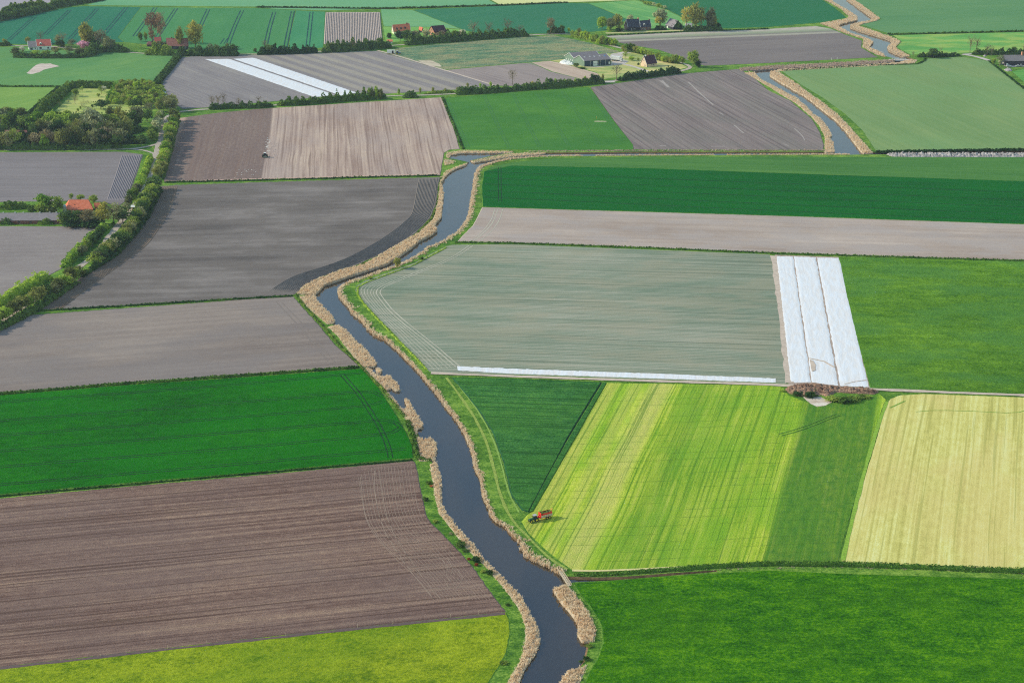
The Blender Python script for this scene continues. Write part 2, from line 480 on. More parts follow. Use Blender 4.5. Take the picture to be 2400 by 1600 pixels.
def crown_proto(kind, v):
    k = (kind, v)
    if k in _proto: return _proto[k]
    cz, rz, nc, nq, cr, ls, inn = SHAPES[kind]
    pts = []; cs = sph(nc)
    rr = nrs.uniform(inn, 1.0, nc); rr[: nc // 5] *= .5
    for i in range(nc):
        d = cs[i] * rr[i]
        taper = 1.0
        if kind == 'poplar': taper = 1.0 - .35 * max(0, d[2]) - .15 * max(0, -d[2])
        if kind in ('open', 'bare'): taper = 1.0 - .35 * max(0, -d[2])
        c = np.array([d[0] * .40 * taper, d[1] * .40 * taper, cz + d[2] * (rz - cr * .55)])
        q = nrs.normal(size=(int(nq * nrs.uniform(.6, 1.4)), 3)) * np.array([cr, cr, cr * .62]) * .62 * nrs.uniform(.7, 1.25)
        pts.append(c + q)
    P = np.concatenate(pts); P[:, 2] = np.clip(P[:, 2], .02, 1.02)
    V, F = leaf_quads(P, ls)
    me = mesh_np('crown', V, F, M_leaf['green']); 
    # trunk and limbs
    mb = MB(); z0 = max(.05, cz - rz * .55) if kind != 'bush' else .12
    j = lambda s: rnd.uniform(-s, s)
    top = cz + rz * (.75 if kind in ('open', 'bare', 'poplar') else .3)
    mb.tube([(0, 0, -.03), (j(.01), j(.01), z0 * .5), (j(.02), j(.02), z0), (j(.04), j(.04), (z0 + top) / 2), (j(.05), j(.05), top)], [.034, .026, .022, .013, .003], 6)
    nb = {'bare': 16, 'open': 13, 'bush': 4}.get(kind, 7)
    for i in range(nb):
        a = 6.283 * i / nb + j(.4); zz = z0 + (top - z0) * rnd.uniform(0, .6); r = rnd.uniform(.28, .42)
        e = (math.cos(a) * r, math.sin(a) * r, min(.98, zz + rnd.uniform(.12, .38)))
        m = (math.cos(a) * r * .45, math.sin(a) * r * .45, (zz + e[2]) / 2 - .02)
        mb.tube([(0, 0, zz - .02), m, e], [.012, .008, .002], 4)
        if kind in ('bare', 'open'):
            for q in range(3):
                a2 = a + j(.9); f = rnd.uniform(.3, .8); s = tuple(m[t] * (1 - f) + e[t] * f for t in range(3))
                mb.tube([s, (s[0] + math.cos(a2) * .12, s[1] + math.sin(a2) * .12, s[2] + rnd.uniform(.04, .14))], [.005, .0015], 3)
    tm = bpy.data.meshes.new('trunk'); tm.from_pydata(mb.v, [], mb.f); tm.materials.append(M_bark); tm.update()
    _proto[k] = (me, tm); return _proto[k]
_tv = [0]
_trees = []
def tree(x, y, hp, wp, kind, mat, label, group=None, name='tree', cat=None, z=LZ):
    """x,y: foot in the photo; hp, wp: height and crown width there (built at the end, largest first)"""
    if name in ('bush', 'shrub'): build_tree(x, y, hp, wp, kind, mat, label, group, name, cat, z)
    else: _trees.append((x, y, hp, wp, kind, mat, label, group, name, cat, z))
def dims(y, hp, wp): s = SC(y); return hp * 1.06 / (s * .97), wp * 1.22 / s
def build_tree(x, y, hp, wp, kind, mat, label, group, name, cat, z):
    _tv[0] += 1; me, tm = crown_proto(kind, _tv[0] % 4); h, w = dims(y, hp, wp)
    root = empty(name, G(x, y, z), rnd.uniform(0, 6.28))
    tag(root, label, cat or ('bush' if name in ('bush', 'shrub') else 'tree'), group)
    c = link('crown', me, root); c.scale = (w, w, h)
    c.material_slots[0].link = 'OBJECT'; c.material_slots[0].material = M_leaf[mat]
    t = link('trunk' if name not in ('bush', 'shrub') else 'stem', tm, root); k = min(w, h); t.scale = (k, k, h)
def flush_trees(limit=296):
    L = sorted(_trees, key=lambda t: -t[2] * t[3] * (1 if t[0] > 0 else .2)); rest = L[limit:]
    for t in L[:limit]: build_tree(*t)
    V = []; F = []; M = []; base = 0; mats = [M_bark]; key = {}
    for (x, y, hp, wp, kind, mat, label, group, name, cat, z) in rest:
        if mat not in key: key[mat] = len(mats); mats.append(M_leaf[mat])
        _tv[0] += 1; me, tm = crown_proto(kind, _tv[0] % 4); h, w = dims(y, hp, wp); g = G(x, y, z); a = rnd.uniform(0, 6.28); ca, sa = math.cos(a), math.sin(a)
        v = np.zeros(len(me.vertices) * 3); me.vertices.foreach_get('co', v); v = v.reshape(-1, 3) * np.array([w, w, h])
        v = np.stack([v[:, 0] * ca - v[:, 1] * sa + g[0], v[:, 0] * sa + v[:, 1] * ca + g[1], v[:, 2] + g[2]], 1); V.append(v)
        n = len(me.polygons); f = np.zeros(n * 4, dtype=np.int32); me.polygons.foreach_get('vertices', f) if False else None
        f = np.arange(n * 4).reshape(n, 4); F.append(f + base); M += [key[mat]] * n; base += len(v)
        r = max(.08, w * .03); q = [(g[0] + r * i, g[1] + r * j, g[2] + zz) for zz in (-.1, h * .6) for i, j in ((-1, -1), (1, -1), (1, 1), (-1, 1))]
        V.append(np.array(q)); F.append(np.array([(0, 1, 5, 4), (1, 2, 6, 5), (2, 3, 7, 6), (3, 0, 4, 7)]) + base); M += [0] * 4; base += 8
    if rest: tag(link('small_trees', mesh_np('small_trees', np.concatenate(V), np.concatenate(F), mats, M)), 'the many smallest trees of the plantation, farm avenue and orchard', None, None, 'stuff')
def hedge(name, px, w, h, mat, label, cat='hedge', group=None, dens=7.0, leaf=.42, bumpy=.45, bl=9.0, kind=None, z=LZ, seed=None, hpx=None):
    """hpx: height at each traced point (photo px) instead of h"""
    W = wpoly(px, z); d = [0.0]
    for i in range(1, len(W)): d.append(d[-1] + (W[i] - W[i - 1]).length)
    L = d[-1]; n = int(L * w * dens * (.6 + h * .25)) + 20
    sd = seed or rnd.randint(1, 9999)
    def at(t):
        X = np.interp(t, d, [p.x for p in W]); Y = np.interp(t, d, [p.y for p in W])
        e = np.minimum(t + 1.5, L); s = np.maximum(t - 1.5, 0)
        dx = np.interp(e, d, [p.x for p in W]) - np.interp(s, d, [p.x for p in W]); dy = np.interp(e, d, [p.y for p in W]) - np.interp(s, d, [p.y for p in W])
        l = np.hypot(dx, dy) + 1e-9; return X, Y, -dy / l, dx / l
    def hh(t): 
        b = 1 + bumpy * snoise(t, t * .0, bl, sd) + bumpy * .5 * snoise(t, t * 0, bl * .37, sd + 1)
        e = np.minimum(1, np.minimum(t, L - t) / (w * .6) + .25)
        H = h if hpx is None else np.interp(t, d, [q / (SC(p[1]) * .97) for q, p in zip(hpx, px)])
        return np.clip(H * b * e, .15, None)
    t = nrs.uniform(0, L, n); u = nrs.uniform(-1, 1, n); H = hh(t)
    ww = w / 2 * (1 + .22 * snoise(t, t * 0, bl * .8, sd + 3))
    zz = H * np.sqrt(np.clip(1 - np.abs(u) ** 2.6, .02, 1)) * (1 - nrs.rand(n) ** 2.2 * .95)
    X, Y, nx, ny = at(t); fl = np.sqrt(np.clip(1.05 - (zz / (H + .01)) ** 3 * .6, .3, 1))
    P = np.stack([X + nx * u * ww * fl, Y + ny * u * ww * fl, z + zz], 1)
    V, F = leaf_quads(P, leaf)
    # woody core so that it is not see-through
    m = max(3, int(L / 2.5)); ts = np.linspace(0.3, L - 0.3, m); Hs = hh(ts) * .72; X, Y, nx, ny = at(ts); ring = []
    for (uu, q) in ((-1, 0), (-.95, .55), (-.55, .95), (0, 1.0), (.55, .95), (.95, .55), (1, 0)):
        o = uu * w * .33 * (1 + .15 * nrs.normal(size=m)); ring.append(np.stack([X + nx * o, Y + ny * o, z + Hs * q * (1 + .08 * nrs.normal(size=m))], 1))
    K = np.stack(ring, 1); k = K.shape[1]; I = np.arange(m * k).reshape(m, k) + len(V)
    FC = np.stack([I[:-1, :-1], I[1:, :-1], I[1:, 1:], I[:-1, 1:]], -1).reshape(-1, 4)
    V = np.concatenate([V, K.reshape(-1, 3)]); F = np.concatenate([F, FC])
    o = link(name, mesh_np(name, V, F, M_leaf[mat])); tag(o, label, cat if kind is None else None, group, kind); return o

# ------------------------------------------------------------------ buildings
class House:
    def __init__(s, name, label, cat, A, B, Cc, z=LZ, group=None):
        """A, B: ends of the front wall, Cc: back corner behind A (photo points on the ground)"""
        a, b, c = (Vector(G(p[0], p[1], z)) for p in (A, B, Cc))
        s.ux = (b - a).normalized(); s.uy = (c - a).normalized(); s.L = (b - a).length; s.D = (c - a).length
        ctr = a + (b - a) / 2 + (c - a) / 2
        s.root = empty(name, ctr); s.o = a - ctr; s.z = 0
        tag(s.root, label, cat, group)
    def p(s, u, v, z): q = s.o + s.ux * u + s.uy * v; return (q.x, q.y, z)
    def pbox(s, mb, u0, u1, v0, v1, z0, z1):
        P = s.p
        mb.add([P(u0, v0, z0), P(u1, v0, z0), P(u1, v1, z0), P(u0, v1, z0), P(u0, v0, z1), P(u1, v0, z1), P(u1, v1, z1), P(u0, v1, z1)],
               [(3, 2, 1, 0), (4, 5, 6, 7), (0, 1, 5, 4), (1, 2, 6, 5), (2, 3, 7, 6), (3, 0, 4, 7)]); return mb
    def body(s, eave, ridge, wall, roof, u0=0, u1=None, v0=0, v1=None, hip=0.0, over=.35, trim=None, name='wall'):
        L = s.L if u1 is None else u1; D = s.D if v1 is None else v1; m = (v0 + D) / 2; P = s.p
        mb = MB(); e = eave; r = ridge - .12
        if hip: mb.add([P(u0, v0, -.3), P(L, v0, -.3), P(L, D, -.3), P(u0, D, -.3), P(u0, v0, e), P(L, v0, e), P(L, D, e), P(u0, D, e)],
                       [(0, 1, 5, 4), (1, 2, 6, 5), (2, 3, 7, 6), (3, 0, 4, 7), (4, 5, 6, 7)])
        else: mb.add([P(u0, v0, -.3), P(L, v0, -.3), P(L, D, -.3), P(u0, D, -.3), P(u0, v0, e), P(L, v0, e), P(L, D, e), P(u0, D, e), P(u0, m, r), P(L, m, r)],
                     [(0, 1, 5, 4), (2, 3, 7, 6), (1, 2, 6, 9, 5), (3, 0, 4, 8, 7), (4, 5, 9, 8), (6, 7, 8, 9)])
        w = mb.build(name, wall, s.root)
        k = (ridge - eave) / (m - v0); ez = eave - over * k; h = hip; mb = MB(); th = .22
        E = [P(u0 - over, v0 - over, ez), P(L + over, v0 - over, ez), P(L + over, D + over, ez), P(u0 - over, D + over, ez)]
        Rr = [P(u0 - over * (0 if h else 1) + h, m, ridge), P(L + over * (0 if h else 1) - h, m, ridge)]
        T_ = [(x, y, z + th) for x, y, z in E + Rr]
        mb.add(E + Rr + T_, [(6, 7, 11, 10), (8, 9, 10, 11), (9, 6, 10), (7, 8, 11)] if h else [(6, 7, 11, 10), (8, 9, 10, 11)])
        if h: mb.add(E + T_[:4], [(0, 1, 5, 4), (1, 2, 6, 5), (2, 3, 7, 6), (3, 0, 4, 7), (3, 2, 1, 0)])
        else: mb.add(E + Rr + T_, [(0, 1, 7, 6), (2, 3, 9, 8), (0, 4, 5, 1), (4, 3, 2, 5), (0, 6, 10, 4), (4, 10, 9, 3), (1, 5, 11, 7), (5, 2, 8, 11)])
        rf = mb.build('roof', roof, s.root)
        if trim:
            mt = MB()
            for uu in (u0 - over - .05, L + over + .05):
                for vv in (v0 - over, D + over):
                    mt.tube([P(uu, vv, ez + th * .5), P(uu, m, ridge + th * .5)], .17, 4)
            mt.build('verge_trim', trim, s.root)
        s.e, s.r, s.m, s.k, s.v0 = eave, ridge, m, k, v0
        return w, rf
    def win(s, u, z, w, h, frame, pane, side='front', name='window'):
        f = MB(); g = MB()
        if side == 'front':
            v = s.v0; s.pbox(f, u - w / 2, u + w / 2, v - .06, v + .05, z, z + h)
            nm = max(1, int(w / .8)); ww = (w - .14) / nm
            for i in range(nm): s.pbox(g, u - w / 2 + .07 + i * ww + .03, u - w / 2 + .07 + (i + 1) * ww - .03, v - .08, v - .03, z + .09, z + h - .09)
        else:
            s.pbox(f, -.06, .05, u - w / 2, u + w / 2, z, z + h); s.pbox(g, -.08, -.03, u - w / 2 + .08, u + w / 2 - .08, z + .09, z + h - .09)
        o = f.build(name, frame, s.root); g.build('pane' if name == 'window' else 'panel', pane, o); return o
    def chimney(s, roof, u, h, mat, v=None, w=.9):
        mb = MB(); v = s.m if v is None else v; s.pbox(mb, u - w / 2, u + w / 2, v - w / 2, v + w / 2, s.r - 1.2, s.r + h)
        s.pbox(mb, u - w / 2 - .08, u + w / 2 + .08, v - w / 2 - .08, v + w / 2 + .08, s.r + h, s.r + h + .15); return mb.build('chimney', mat, roof)
    def dormer(s, roof, u, w, h, wallm, roofm, pane, t=.35):
        z0 = s.e + (s.r - s.e) * t; v = s.v0 + (z0 - s.e) / s.k; mb = MB(); s.pbox(mb, u - w / 2, u + w / 2, v, v + h / s.k + .3, z0 - .1, z0 + h)
        P = s.p; d = h / s.k + .9; q = .2
        mb.add([P(u - w / 2 - q, v - q, z0 + h), P(u + w / 2 + q, v - q, z0 + h), P(u, v - q, z0 + h + w * .45), P(u - w / 2 - q, v + d, z0 + h), P(u + w / 2 + q, v + d, z0 + h), P(u, v + d + .8, z0 + h + w * .45)],
               [(0, 1, 2), (5, 4, 3), (0, 2, 5, 3), (2, 1, 4, 5), (0, 3, 4, 1)])
        o = mb.build('dormer', wallm, roof); g = MB(); s.pbox(g, u - w * .32, u + w * .32, v - .06, v + .05, z0 + .25, z0 + h - .1); g.build('pane', pane, o)
        return o
# ------------------------------------------------------------------ materials used
M_bank = field_mat('bank_grass', C(42, 82, 28), C(72, 118, 40), C(112, 150, 58), streak=.1, patch=.4, ps=15, grain=.5, gs=.8, bump=.5, bd=.4)
M_land = field_mat('verge_grass', C(54, 96, 30), C(88, 132, 44), C(134, 168, 68), streak=.1, patch=.5, ps=22, grain=.55, gs=1.0, bump=.6, bd=.4, spots=(2.5, .62, C(45, 85, 28), .6))
M_mud = plain('mud', C(112, 92, 66), nz=.35, ns=.8, bmp=.2)
M_bark = plain('bark', C(120, 108, 92), nz=.3, ns=3.0)
M_soil_d = plain('dark_soil', C(96, 88, 84), nz=.25, ns=1.5)
M_leaf = {
 'green': leaf_mat('leaves_green', C(80, 114, 44), C(154, 176, 78)),
 'bright': leaf_mat('leaves_bright', C(92, 138, 46), C(170, 198, 78)),
 'dark': leaf_mat('leaves_dark', C(48, 82, 38), C(98, 128, 62)),
 'yellow': leaf_mat('leaves_yellow', C(140, 148, 70), C(194, 190, 98)),
 'grey': leaf_mat('leaves_grey', C(108, 118, 80), C(158, 164, 116), .15),
 'silver': leaf_mat('leaves_silver', C(128, 142, 104), C(190, 198, 156), .15),
 'brown': leaf_mat('leaves_brown', C(112, 106, 78), C(154, 146, 108), .12),
 'red': leaf_mat('leaves_red', C(134, 112, 88), C(176, 148, 116), .12),
 'rust': leaf_mat('leaves_rust', C(140, 70, 40), C(190, 104, 62), .12),
 'pink': leaf_mat('blossom_pink', C(196, 132, 160), C(234, 176, 200), .2),
 'white': leaf_mat('blossom_white', C(190, 186, 172), C(228, 222, 208), .2),
 'olive': leaf_mat('leaves_olive', C(100, 114, 60), C(160, 168, 92)),
 'ditch': leaf_mat('ditch_grass', C(38, 76, 28), C(84, 120, 44), .1, .12),
 'reed_green': leaf_mat('reed_green', C(34, 78, 30), C(92, 132, 50), .1, .12),
}
def reed_mat(name, a, b):
    t = NT(name); g = t.new('ShaderNodeNewGeometry'); n = t.noise(g.outputs['Position'], .35, 4, .7)
    col = t.mix(t.smooth(n, .35, .65), a, b); t.l.new(col, t.b.inputs['Base Color']); t.b.inputs['Specular IOR Level'].default_value = .1
    tr = t.new('ShaderNodeBsdfTranslucent'); t.l.new(col, tr.inputs[0]); mx = t.new('ShaderNodeMixShader'); mx.inputs[0].default_value = .4
    t.l.new(t.b.outputs[0], mx.inputs[1]); t.l.new(tr.outputs[0], mx.inputs[2]); t.l.new(mx.outputs[0], t.n['Material Output'].inputs[0]); return t.m
M_reed = reed_mat('dry_reed', (.86, .65, .40, 1), (.95, .79, .54, 1))
M_reed_b = reed_mat('dry_reed_brown', (.56, .42, .30, 1), (.74, .58, .43, 1))
M_road = plain('road_surface', C(176, 168, 158), nz=.1, ns=.5)
M_gravel = plain('farm_yard', C(186, 182, 176), nz=.12, ns=.35)
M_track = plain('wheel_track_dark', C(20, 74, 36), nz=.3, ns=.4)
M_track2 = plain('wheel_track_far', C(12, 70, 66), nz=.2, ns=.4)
M_trackp = plain('wheel_track_pale', C(176, 176, 160), nz=.1, ns=.4)
M_soil_p = plain('pale_soil', C(190, 178, 164), nz=.12, ns=.5)
M_white = plain('white_paint', C(225, 226, 226), nz=.03)
M_glass = plain('window_glass', (.03, .035, .045, 1), .15, .5, .1)
M_glassl = plain('roof_light', C(186, 190, 192), .3, .5, .05)
M_tile_o = plain('roof_tile_orange', C(222, 124, 92), nz=.14, ns=.8)
M_tile_r = plain('roof_tile_red', C(178, 98, 88), nz=.12, ns=.8)
M_tile_b = plain('roof_tile_brown', C(140, 98, 88), nz=.14, ns=.8)
M_tile_k = plain('roof_tile_black', C(62, 66, 78), .6, .3, .12, .8)
M_tile_p = plain('roof_tile_plum', C(74, 46, 54), .5, .3, .12, .8)
M_tile_g = plain('roof_sheet_grey', C(134, 130, 134), nz=.08, ns=.4)
M_brick = plain('brick', C(196, 140, 116), nz=.15, ns=1.5)
M_brickd = plain('brick_dark', C(120, 84, 76), nz=.15, ns=1.5)
M_stone = plain('pale_brick', C(206, 188, 166), nz=.1, ns=1.5)
M_cream = plain('cream_wall', C(226, 216, 196), nz=.06, ns=1.5)
M_tar = plain('tarred_boards', C(58, 60, 66), nz=.15, ns=1.0)
M_shedg = plain('green_cladding', C(112, 138, 122), nz=.05, ns=.6)
M_shedd = plain('shaded_cladding', C(56, 74, 86), nz=.08, ns=.6)
M_metal = plain('galvanised_metal', C(186, 192, 198), .45, .5, .05, 1, .3)
M_tyre = plain('tyre_rubber', (.02, .02, .022, 1), .8, .2, .1)
M_red = plain('red_paint', C(214, 50, 38), .35, .5, .04)
M_tgreen = plain('tractor_green', C(30, 98, 60), .35, .5, .04)
M_hub = plain('wheel_hub', C(214, 196, 60), .5, .3, .04)
M_orange = plain('orange_paint', C(240, 170, 70), .4, .4, .04)
M_dkgrey = plain('dark_metal', C(80, 84, 92), .5, .4, .08)
M_wood = plain('weathered_wood', C(196, 186, 164), nz=.2, ns=2.0)
M_woodd = plain('dark_wood', C(92, 78, 66), nz=.2, ns=2.0)
M_blue = plain('blue_paint', C(90, 140, 190), .35, .5, .04)
M_silage = plain('cut_grass_load', C(92, 110, 52), nz=.4, ns=2.5, bmp=.3)

# ------------------------------------------------------------------ water and land
def xy(pts): return [G(x, y, LZ)[:2] for x, y in pts]
w_ = NT('river_water')
g_ = w_.new('ShaderNodeNewGeometry')
w_.b.inputs['Specular IOR Level'].default_value = .5; w_.b.inputs['IOR'].default_value = 2.0
wl_ = w_.noise(w_.scale(g_.outputs['Position'], .02, .008), 1.0, 4, .6)
w_.l.new(w_.mix(w_.smooth(wl_, .35, .65), (.040, .025, .010, 1), (.012, .010, .006, 1)), w_.b.inputs['Base Color'])
w_.l.new(w_.math('MULTIPLY_ADD', w_.smooth(w_.noise(w_.scale(g_.outputs['Position'], .05, .015), 1.0, 3, .6), .4, .65), .09, .02), w_.b.inputs['Roughness'])
wb_ = w_.noise(w_.scale(g_.outputs['Position'], 1.6, .8), 1.0, 3, .6)
w_.bump(wb_, .05, .2)
M_water = w_.m
BIG = 8000
sheet('ground', [(-BIG, -600), (BIG, -600), (BIG, BIG), (-BIG, BIG)], -1.5, M_mud)
wp_ = [G(x, y, 0)[:2] for x, y in [(900, 1800), (1700, 1800), (1700, 1250), (1400, 1200), (1250, 700), (3000, 700), (3200, 300), (2500, 300), (2450, -150), (1750, -150), (1550, 300), (950, 300), (900, 500), (550, 680)]]
sheet('water', wp_, 0.0, M_water)
LB = [(1140, 1760), (1175, 1660), (1195, 1600), (1218, 1570), (1240, 1530), (1245, 1490), (1235, 1440), (1215, 1400), (1190, 1372), (1160, 1340), (1120, 1300), (1085, 1262), (1055, 1222), (1038, 1195), (1024, 1160), (1020, 1110), (1012, 1080), (1010, 1060), (1005, 1035), (985, 1030), (975, 1010), (968, 985), (945, 962), (925, 938), (905, 915), (890, 895), (868, 870), (850, 845), (825, 810), (805, 785), (780, 760), (755, 735), (730, 708), (722, 690), (740, 670), (770, 655), (830, 635), (885, 617), (925, 598), (965, 570), (1000, 548), (1018, 520), (1030, 490), (1032, 455), (1034, 425), (1045, 410), (1062, 395), (1085, 386), (1096, 380), (1065, 374), (1048, 370), (1052, 362), (1085, 356), (1200, 354), (1205, 357), (1148, 366), (1103, 376), (1112, 380), (1136, 377), (1200, 366), (1276, 358), (1506, 356), (1800, 356), (1945, 356), (1948, 330), (1940, 305), (1915, 275), (1885, 248), (1865, 230), (1815, 203), (1790, 190), (1775, 178), (1762, 166), (1800, 160), (1953, 153), (2096, 143), (2098, 138), (2060, 128), (2030, 112), (2040, 100), (2025, 90), (1990, 78), (1955, 62), (1950, 58), (2000, 47), (2003, 40), (1975, 22), (1950, 5), (1930, -10), (1890, -60)]
RB = [(1965, -60), (1992, -10), (2010, 10), (2040, 35), (2050, 43), (2030, 50), (2005, 57), (2000, 62), (2040, 77), (2090, 92), (2098, 98), (2085, 112), (2100, 122), (2125, 134), (2142, 139), (2144, 144), (2106, 149), (1953, 157), (1830, 164), (1812, 168), (1815, 175), (1845, 194), (1895, 222), (1930, 250), (1965, 278), (1992, 306), (2010, 329), (2022, 344), (2038, 357), (2400, 353), (2900, 349)]
SB = [(2900, 357), (2400, 361), (2080, 362), (2010, 362.5), (1990, 363), (1800, 363), (1506, 365), (1276, 366), (1200, 373), (1165, 380), (1130, 393), (1118, 410), (1114, 440), (1108, 480), (1104, 505), (1090, 528), (1060, 552), (1040, 567), (1005, 582), (985, 597), (945, 620), (885, 640), (815, 663), (800, 675), (800, 690), (815, 712), (835, 736), (860, 760), (880, 785), (910, 798), (935, 820), (962, 848), (985, 870), (1005, 895), (1028, 920), (1052, 955), (1078, 988), (1092, 1012), (1104, 1038), (1114, 1065), (1122, 1100), (1132, 1125), (1137, 1157), (1148, 1183), (1160, 1210), (1185, 1230), (1205, 1255), (1228, 1275), (1240, 1300), (1290, 1325), (1318, 1343), (1330, 1350), (1400, 1352), (1470, 1350), (1560, 1343), (1680, 1335), (1680, 1339), (1560, 1349), (1430, 1359.5), (1345, 1363.5), (1335, 1366), (1325, 1372), (1320, 1385), (1340, 1410), (1360, 1450), (1372, 1490), (1382, 1505), (1376, 1530), (1370, 1550), (1350, 1575), (1330, 1610), (1290, 1700), (1250, 1760)]
lx_, ly_ = G(*LB[0])[:2]
sheet('land', xy(LB) + [(-400, BIG), (-BIG, BIG), (-BIG, ly_)], LZ, M_land, M_mud, -.4, 1.2)
sheet('land', xy(RB) + [(BIG, G(*RB[-1])[1]), (BIG, BIG), (G(1965, -60)[0] + 500, BIG)], LZ, M_land, M_mud, -.4, 1.2)
sheet('land', [(BIG, G(*SB[0])[1])] + xy(SB) + [(BIG, G(*SB[-1])[1])], LZ, M_land, M_mud, -.4, 1.2)
sheet('land', xy([(1036, 371), (1062, 372), (1098, 380), (1082, 388), (1058, 397), (1040, 415), (1028, 415)]), LZ - .05, M_land, M_mud, -.4, .6)

# ------------------------------------------------------------------ fields (south / near)
aB = rowdir((0, 1400), (600, 1340)); aC = rowdir((0, 1016), (600, 965)); aD = rowdir((0, 860), (400, 830)); aE = rowdir((150, 560), (800, 545))
field('meadow', jag([(-500, 1615), (-300, 1596), (0, 1562), (600, 1494.5), (1185, 1434), (1192, 1450), (1194, 1480), (1186, 1525), (1168, 1560), (1142, 1600), (1110, 1700), (900, 1850), (-700, 1850)], 1.2, 5), 
      field_mat('meadow_yellow_green', C(82, 122, 28), C(150, 176, 56), C(182, 204, 78), aB, streak=.12, sw=2, sl=12, patch=.22, ps=40, grain=.42, gs=1.6, tint=C(96, 148, 44), tint_amt=.35, ts=30, bump=1.0, bd=1.6, spots=(2.2, .70, C(50, 90, 40), .55)))
field('ploughed_field', jag([(-400, 1207), (0, 1168), (300, 1140), (600, 1114), (966, 1080), (970, 1082), (977, 1106), (982, 1139), (990, 1172), (998, 1208), (1008, 1225), (1046, 1262), (1085, 1303), (1110, 1334), (1161, 1405), (1184, 1433), (600, 1493.5), (0, 1561), (-400, 1607)], 1.2, 5),
      field_mat('ploughed_brown', C(92, 72, 66), C(134, 116, 108), C(170, 152, 134), aB, streak=.42, sw=1.6, sl=240, patch=.15, ps=60, grain=.28, gs=.7, bump=1.0, bd=.8, tint=C(122, 110, 108), tint_amt=.4, ts=50, lines=(1.5, .55, C(84, 68, 62), .62), spots=(1.4, .68, C(64, 46, 42), .5), wob=2.0), side=M_soil_d)
field('wheat_field', jag([(-400, 962), (0, 926), (300, 902), (600, 882), (846, 864), (862, 880), (888, 912), (912, 948), (932, 980), (950, 1012), (965, 1045), (967, 1072), (600, 1105), (300, 1130), (0, 1157), (-400, 1195)], 1.2, 5),
      field_mat('wheat_green', C(10, 72, 26), C(32, 118, 40), C(64, 146, 46), aC, streak=.1, sw=4, sl=60, patch=.32, ps=45, grain=.25, gs=.9, tint=C(30, 128, 56), tint_amt=.45, ts=30, bump=1.0, bd=.9), z=FZ + .1)
field('ploughed_field', jag([(-400, 800), (0, 745), (74, 738), (600, 700), (688, 695.5), (704, 716), (743, 758), (779, 802), (789, 812), (817, 836), (840, 857), (600, 874.5), (300, 895), (0, 920), (-400, 955)], 1.2, 5),
      field_mat('tilled_grey_beige', C(132, 124, 120), C(157, 149, 143), C(176, 168, 160), aD, streak=.3, sw=4, sl=160, patch=.42, ps=60, grain=.16, gs=.6, tint=C(142, 140, 142), tint_amt=.5, ts=35, bump=.4, bd=.2), side=M_soil_d)
field('ploughed_field', jag([(74, 731.5), (143, 686), (214, 632), (268, 599), (306, 553), (339, 510), (362, 456), (370, 437), (418, 433.5), (600, 427.5), (1031, 415), (1027, 428), (1021, 476), (1008, 510), (970, 548), (906, 589), (830, 622), (753, 647), (715, 670), (687, 690), (600, 695), (128, 726)], 1.2, 5),
      field_mat('tilled_grey', C(108, 106, 105), C(137, 135, 134), C(160, 158, 157), aE, streak=.34, sw=6, sl=110, patch=.5, ps=30, grain=.14, gs=.6, tint=C(122, 119, 116), tint_amt=.6, ts=14, bump=.4, bd=.2), side=M_soil_d)
M_ridge = field_mat('ridged_soil', C(84, 80, 77), C(112, 108, 104), C(138, 134, 129), 0, streak=.05, patch=.2, ps=20, grain=.2, gs=.5, bump=.3)
M_ridge2 = field_mat('ridged_soil_brown', C(84, 74, 64), C(116, 104, 92), C(142, 130, 116), 0, streak=.05, patch=.2, ps=20, grain=.2, gs=.5, bump=.3)  # moist brown soil, with tree shade put into the colour too
ridges('potato_ridges', [(417, 436), (411, 461), (398, 497), (370, 543), (344, 578), (306, 604), (255, 642), (204, 678), (145, 724)], [(371, 438), (363, 458), (342, 510), (308, 553), (270, 599), (216, 632), (145, 687), (110, 708), (84, 727)], 12, .24, M_ridge2)
ridges('potato_ridges', [(981, 418), (975, 451), (967, 497), (957, 512), (919, 543), (881, 568), (817, 604), (753, 627), (689, 645), (650, 668), (628, 683)], [(1026, 417), (1022, 451), (1016, 482), (1005, 511), (969, 547), (905, 588), (829, 621), (752, 646), (716, 667), (700, 680), (688, 687)], 14, .26, M_ridge)
# right side
aN = rowdir((1200, 640), (1800, 657)); aL = rowdir((1200, 426), (1800, 444)); aT = rowdir((1550, 905), (1372, 1260)); aU = rowdir((2250, 960), (2213, 1290))
KL2 = jag([(1135, 401), (1200, 388.5), (1500, 394), (1800, 405), (2400, 425), (2900, 441), (2900, 536), (2400, 524.5), (1800, 504), (1200, 486.5), (1132, 484), (1130, 440)], .5)
field('wheat_field', KL2, field_mat('wheat_dark', C(22, 84, 52), C(40, 110, 66), C(58, 132, 72), aL, streak=.25, sw=3, sl=200, patch=.2, ps=80, grain=.12, gs=.8, tint=C(36, 118, 60), tint_amt=.35, ts=90, bump=.5, bd=.3), z=FZ + .15)
field('grass_field', jag([(1140, 399), (1150, 392), (1200, 381), (1302, 371), (1506, 368), (1800, 367.5), (2400, 369), (2900, 370), (2900, 441), (2400, 424.5), (1800, 404.5), (1500, 393.5), (1200, 388)], .4),
      field_mat('grass_mid_far', C(66, 126, 68), C(92, 150, 84), C(118, 170, 94), aL, streak=.3, sw=3, sl=240, patch=.2, ps=80, grain=.1, gs=.8, bump=.4))
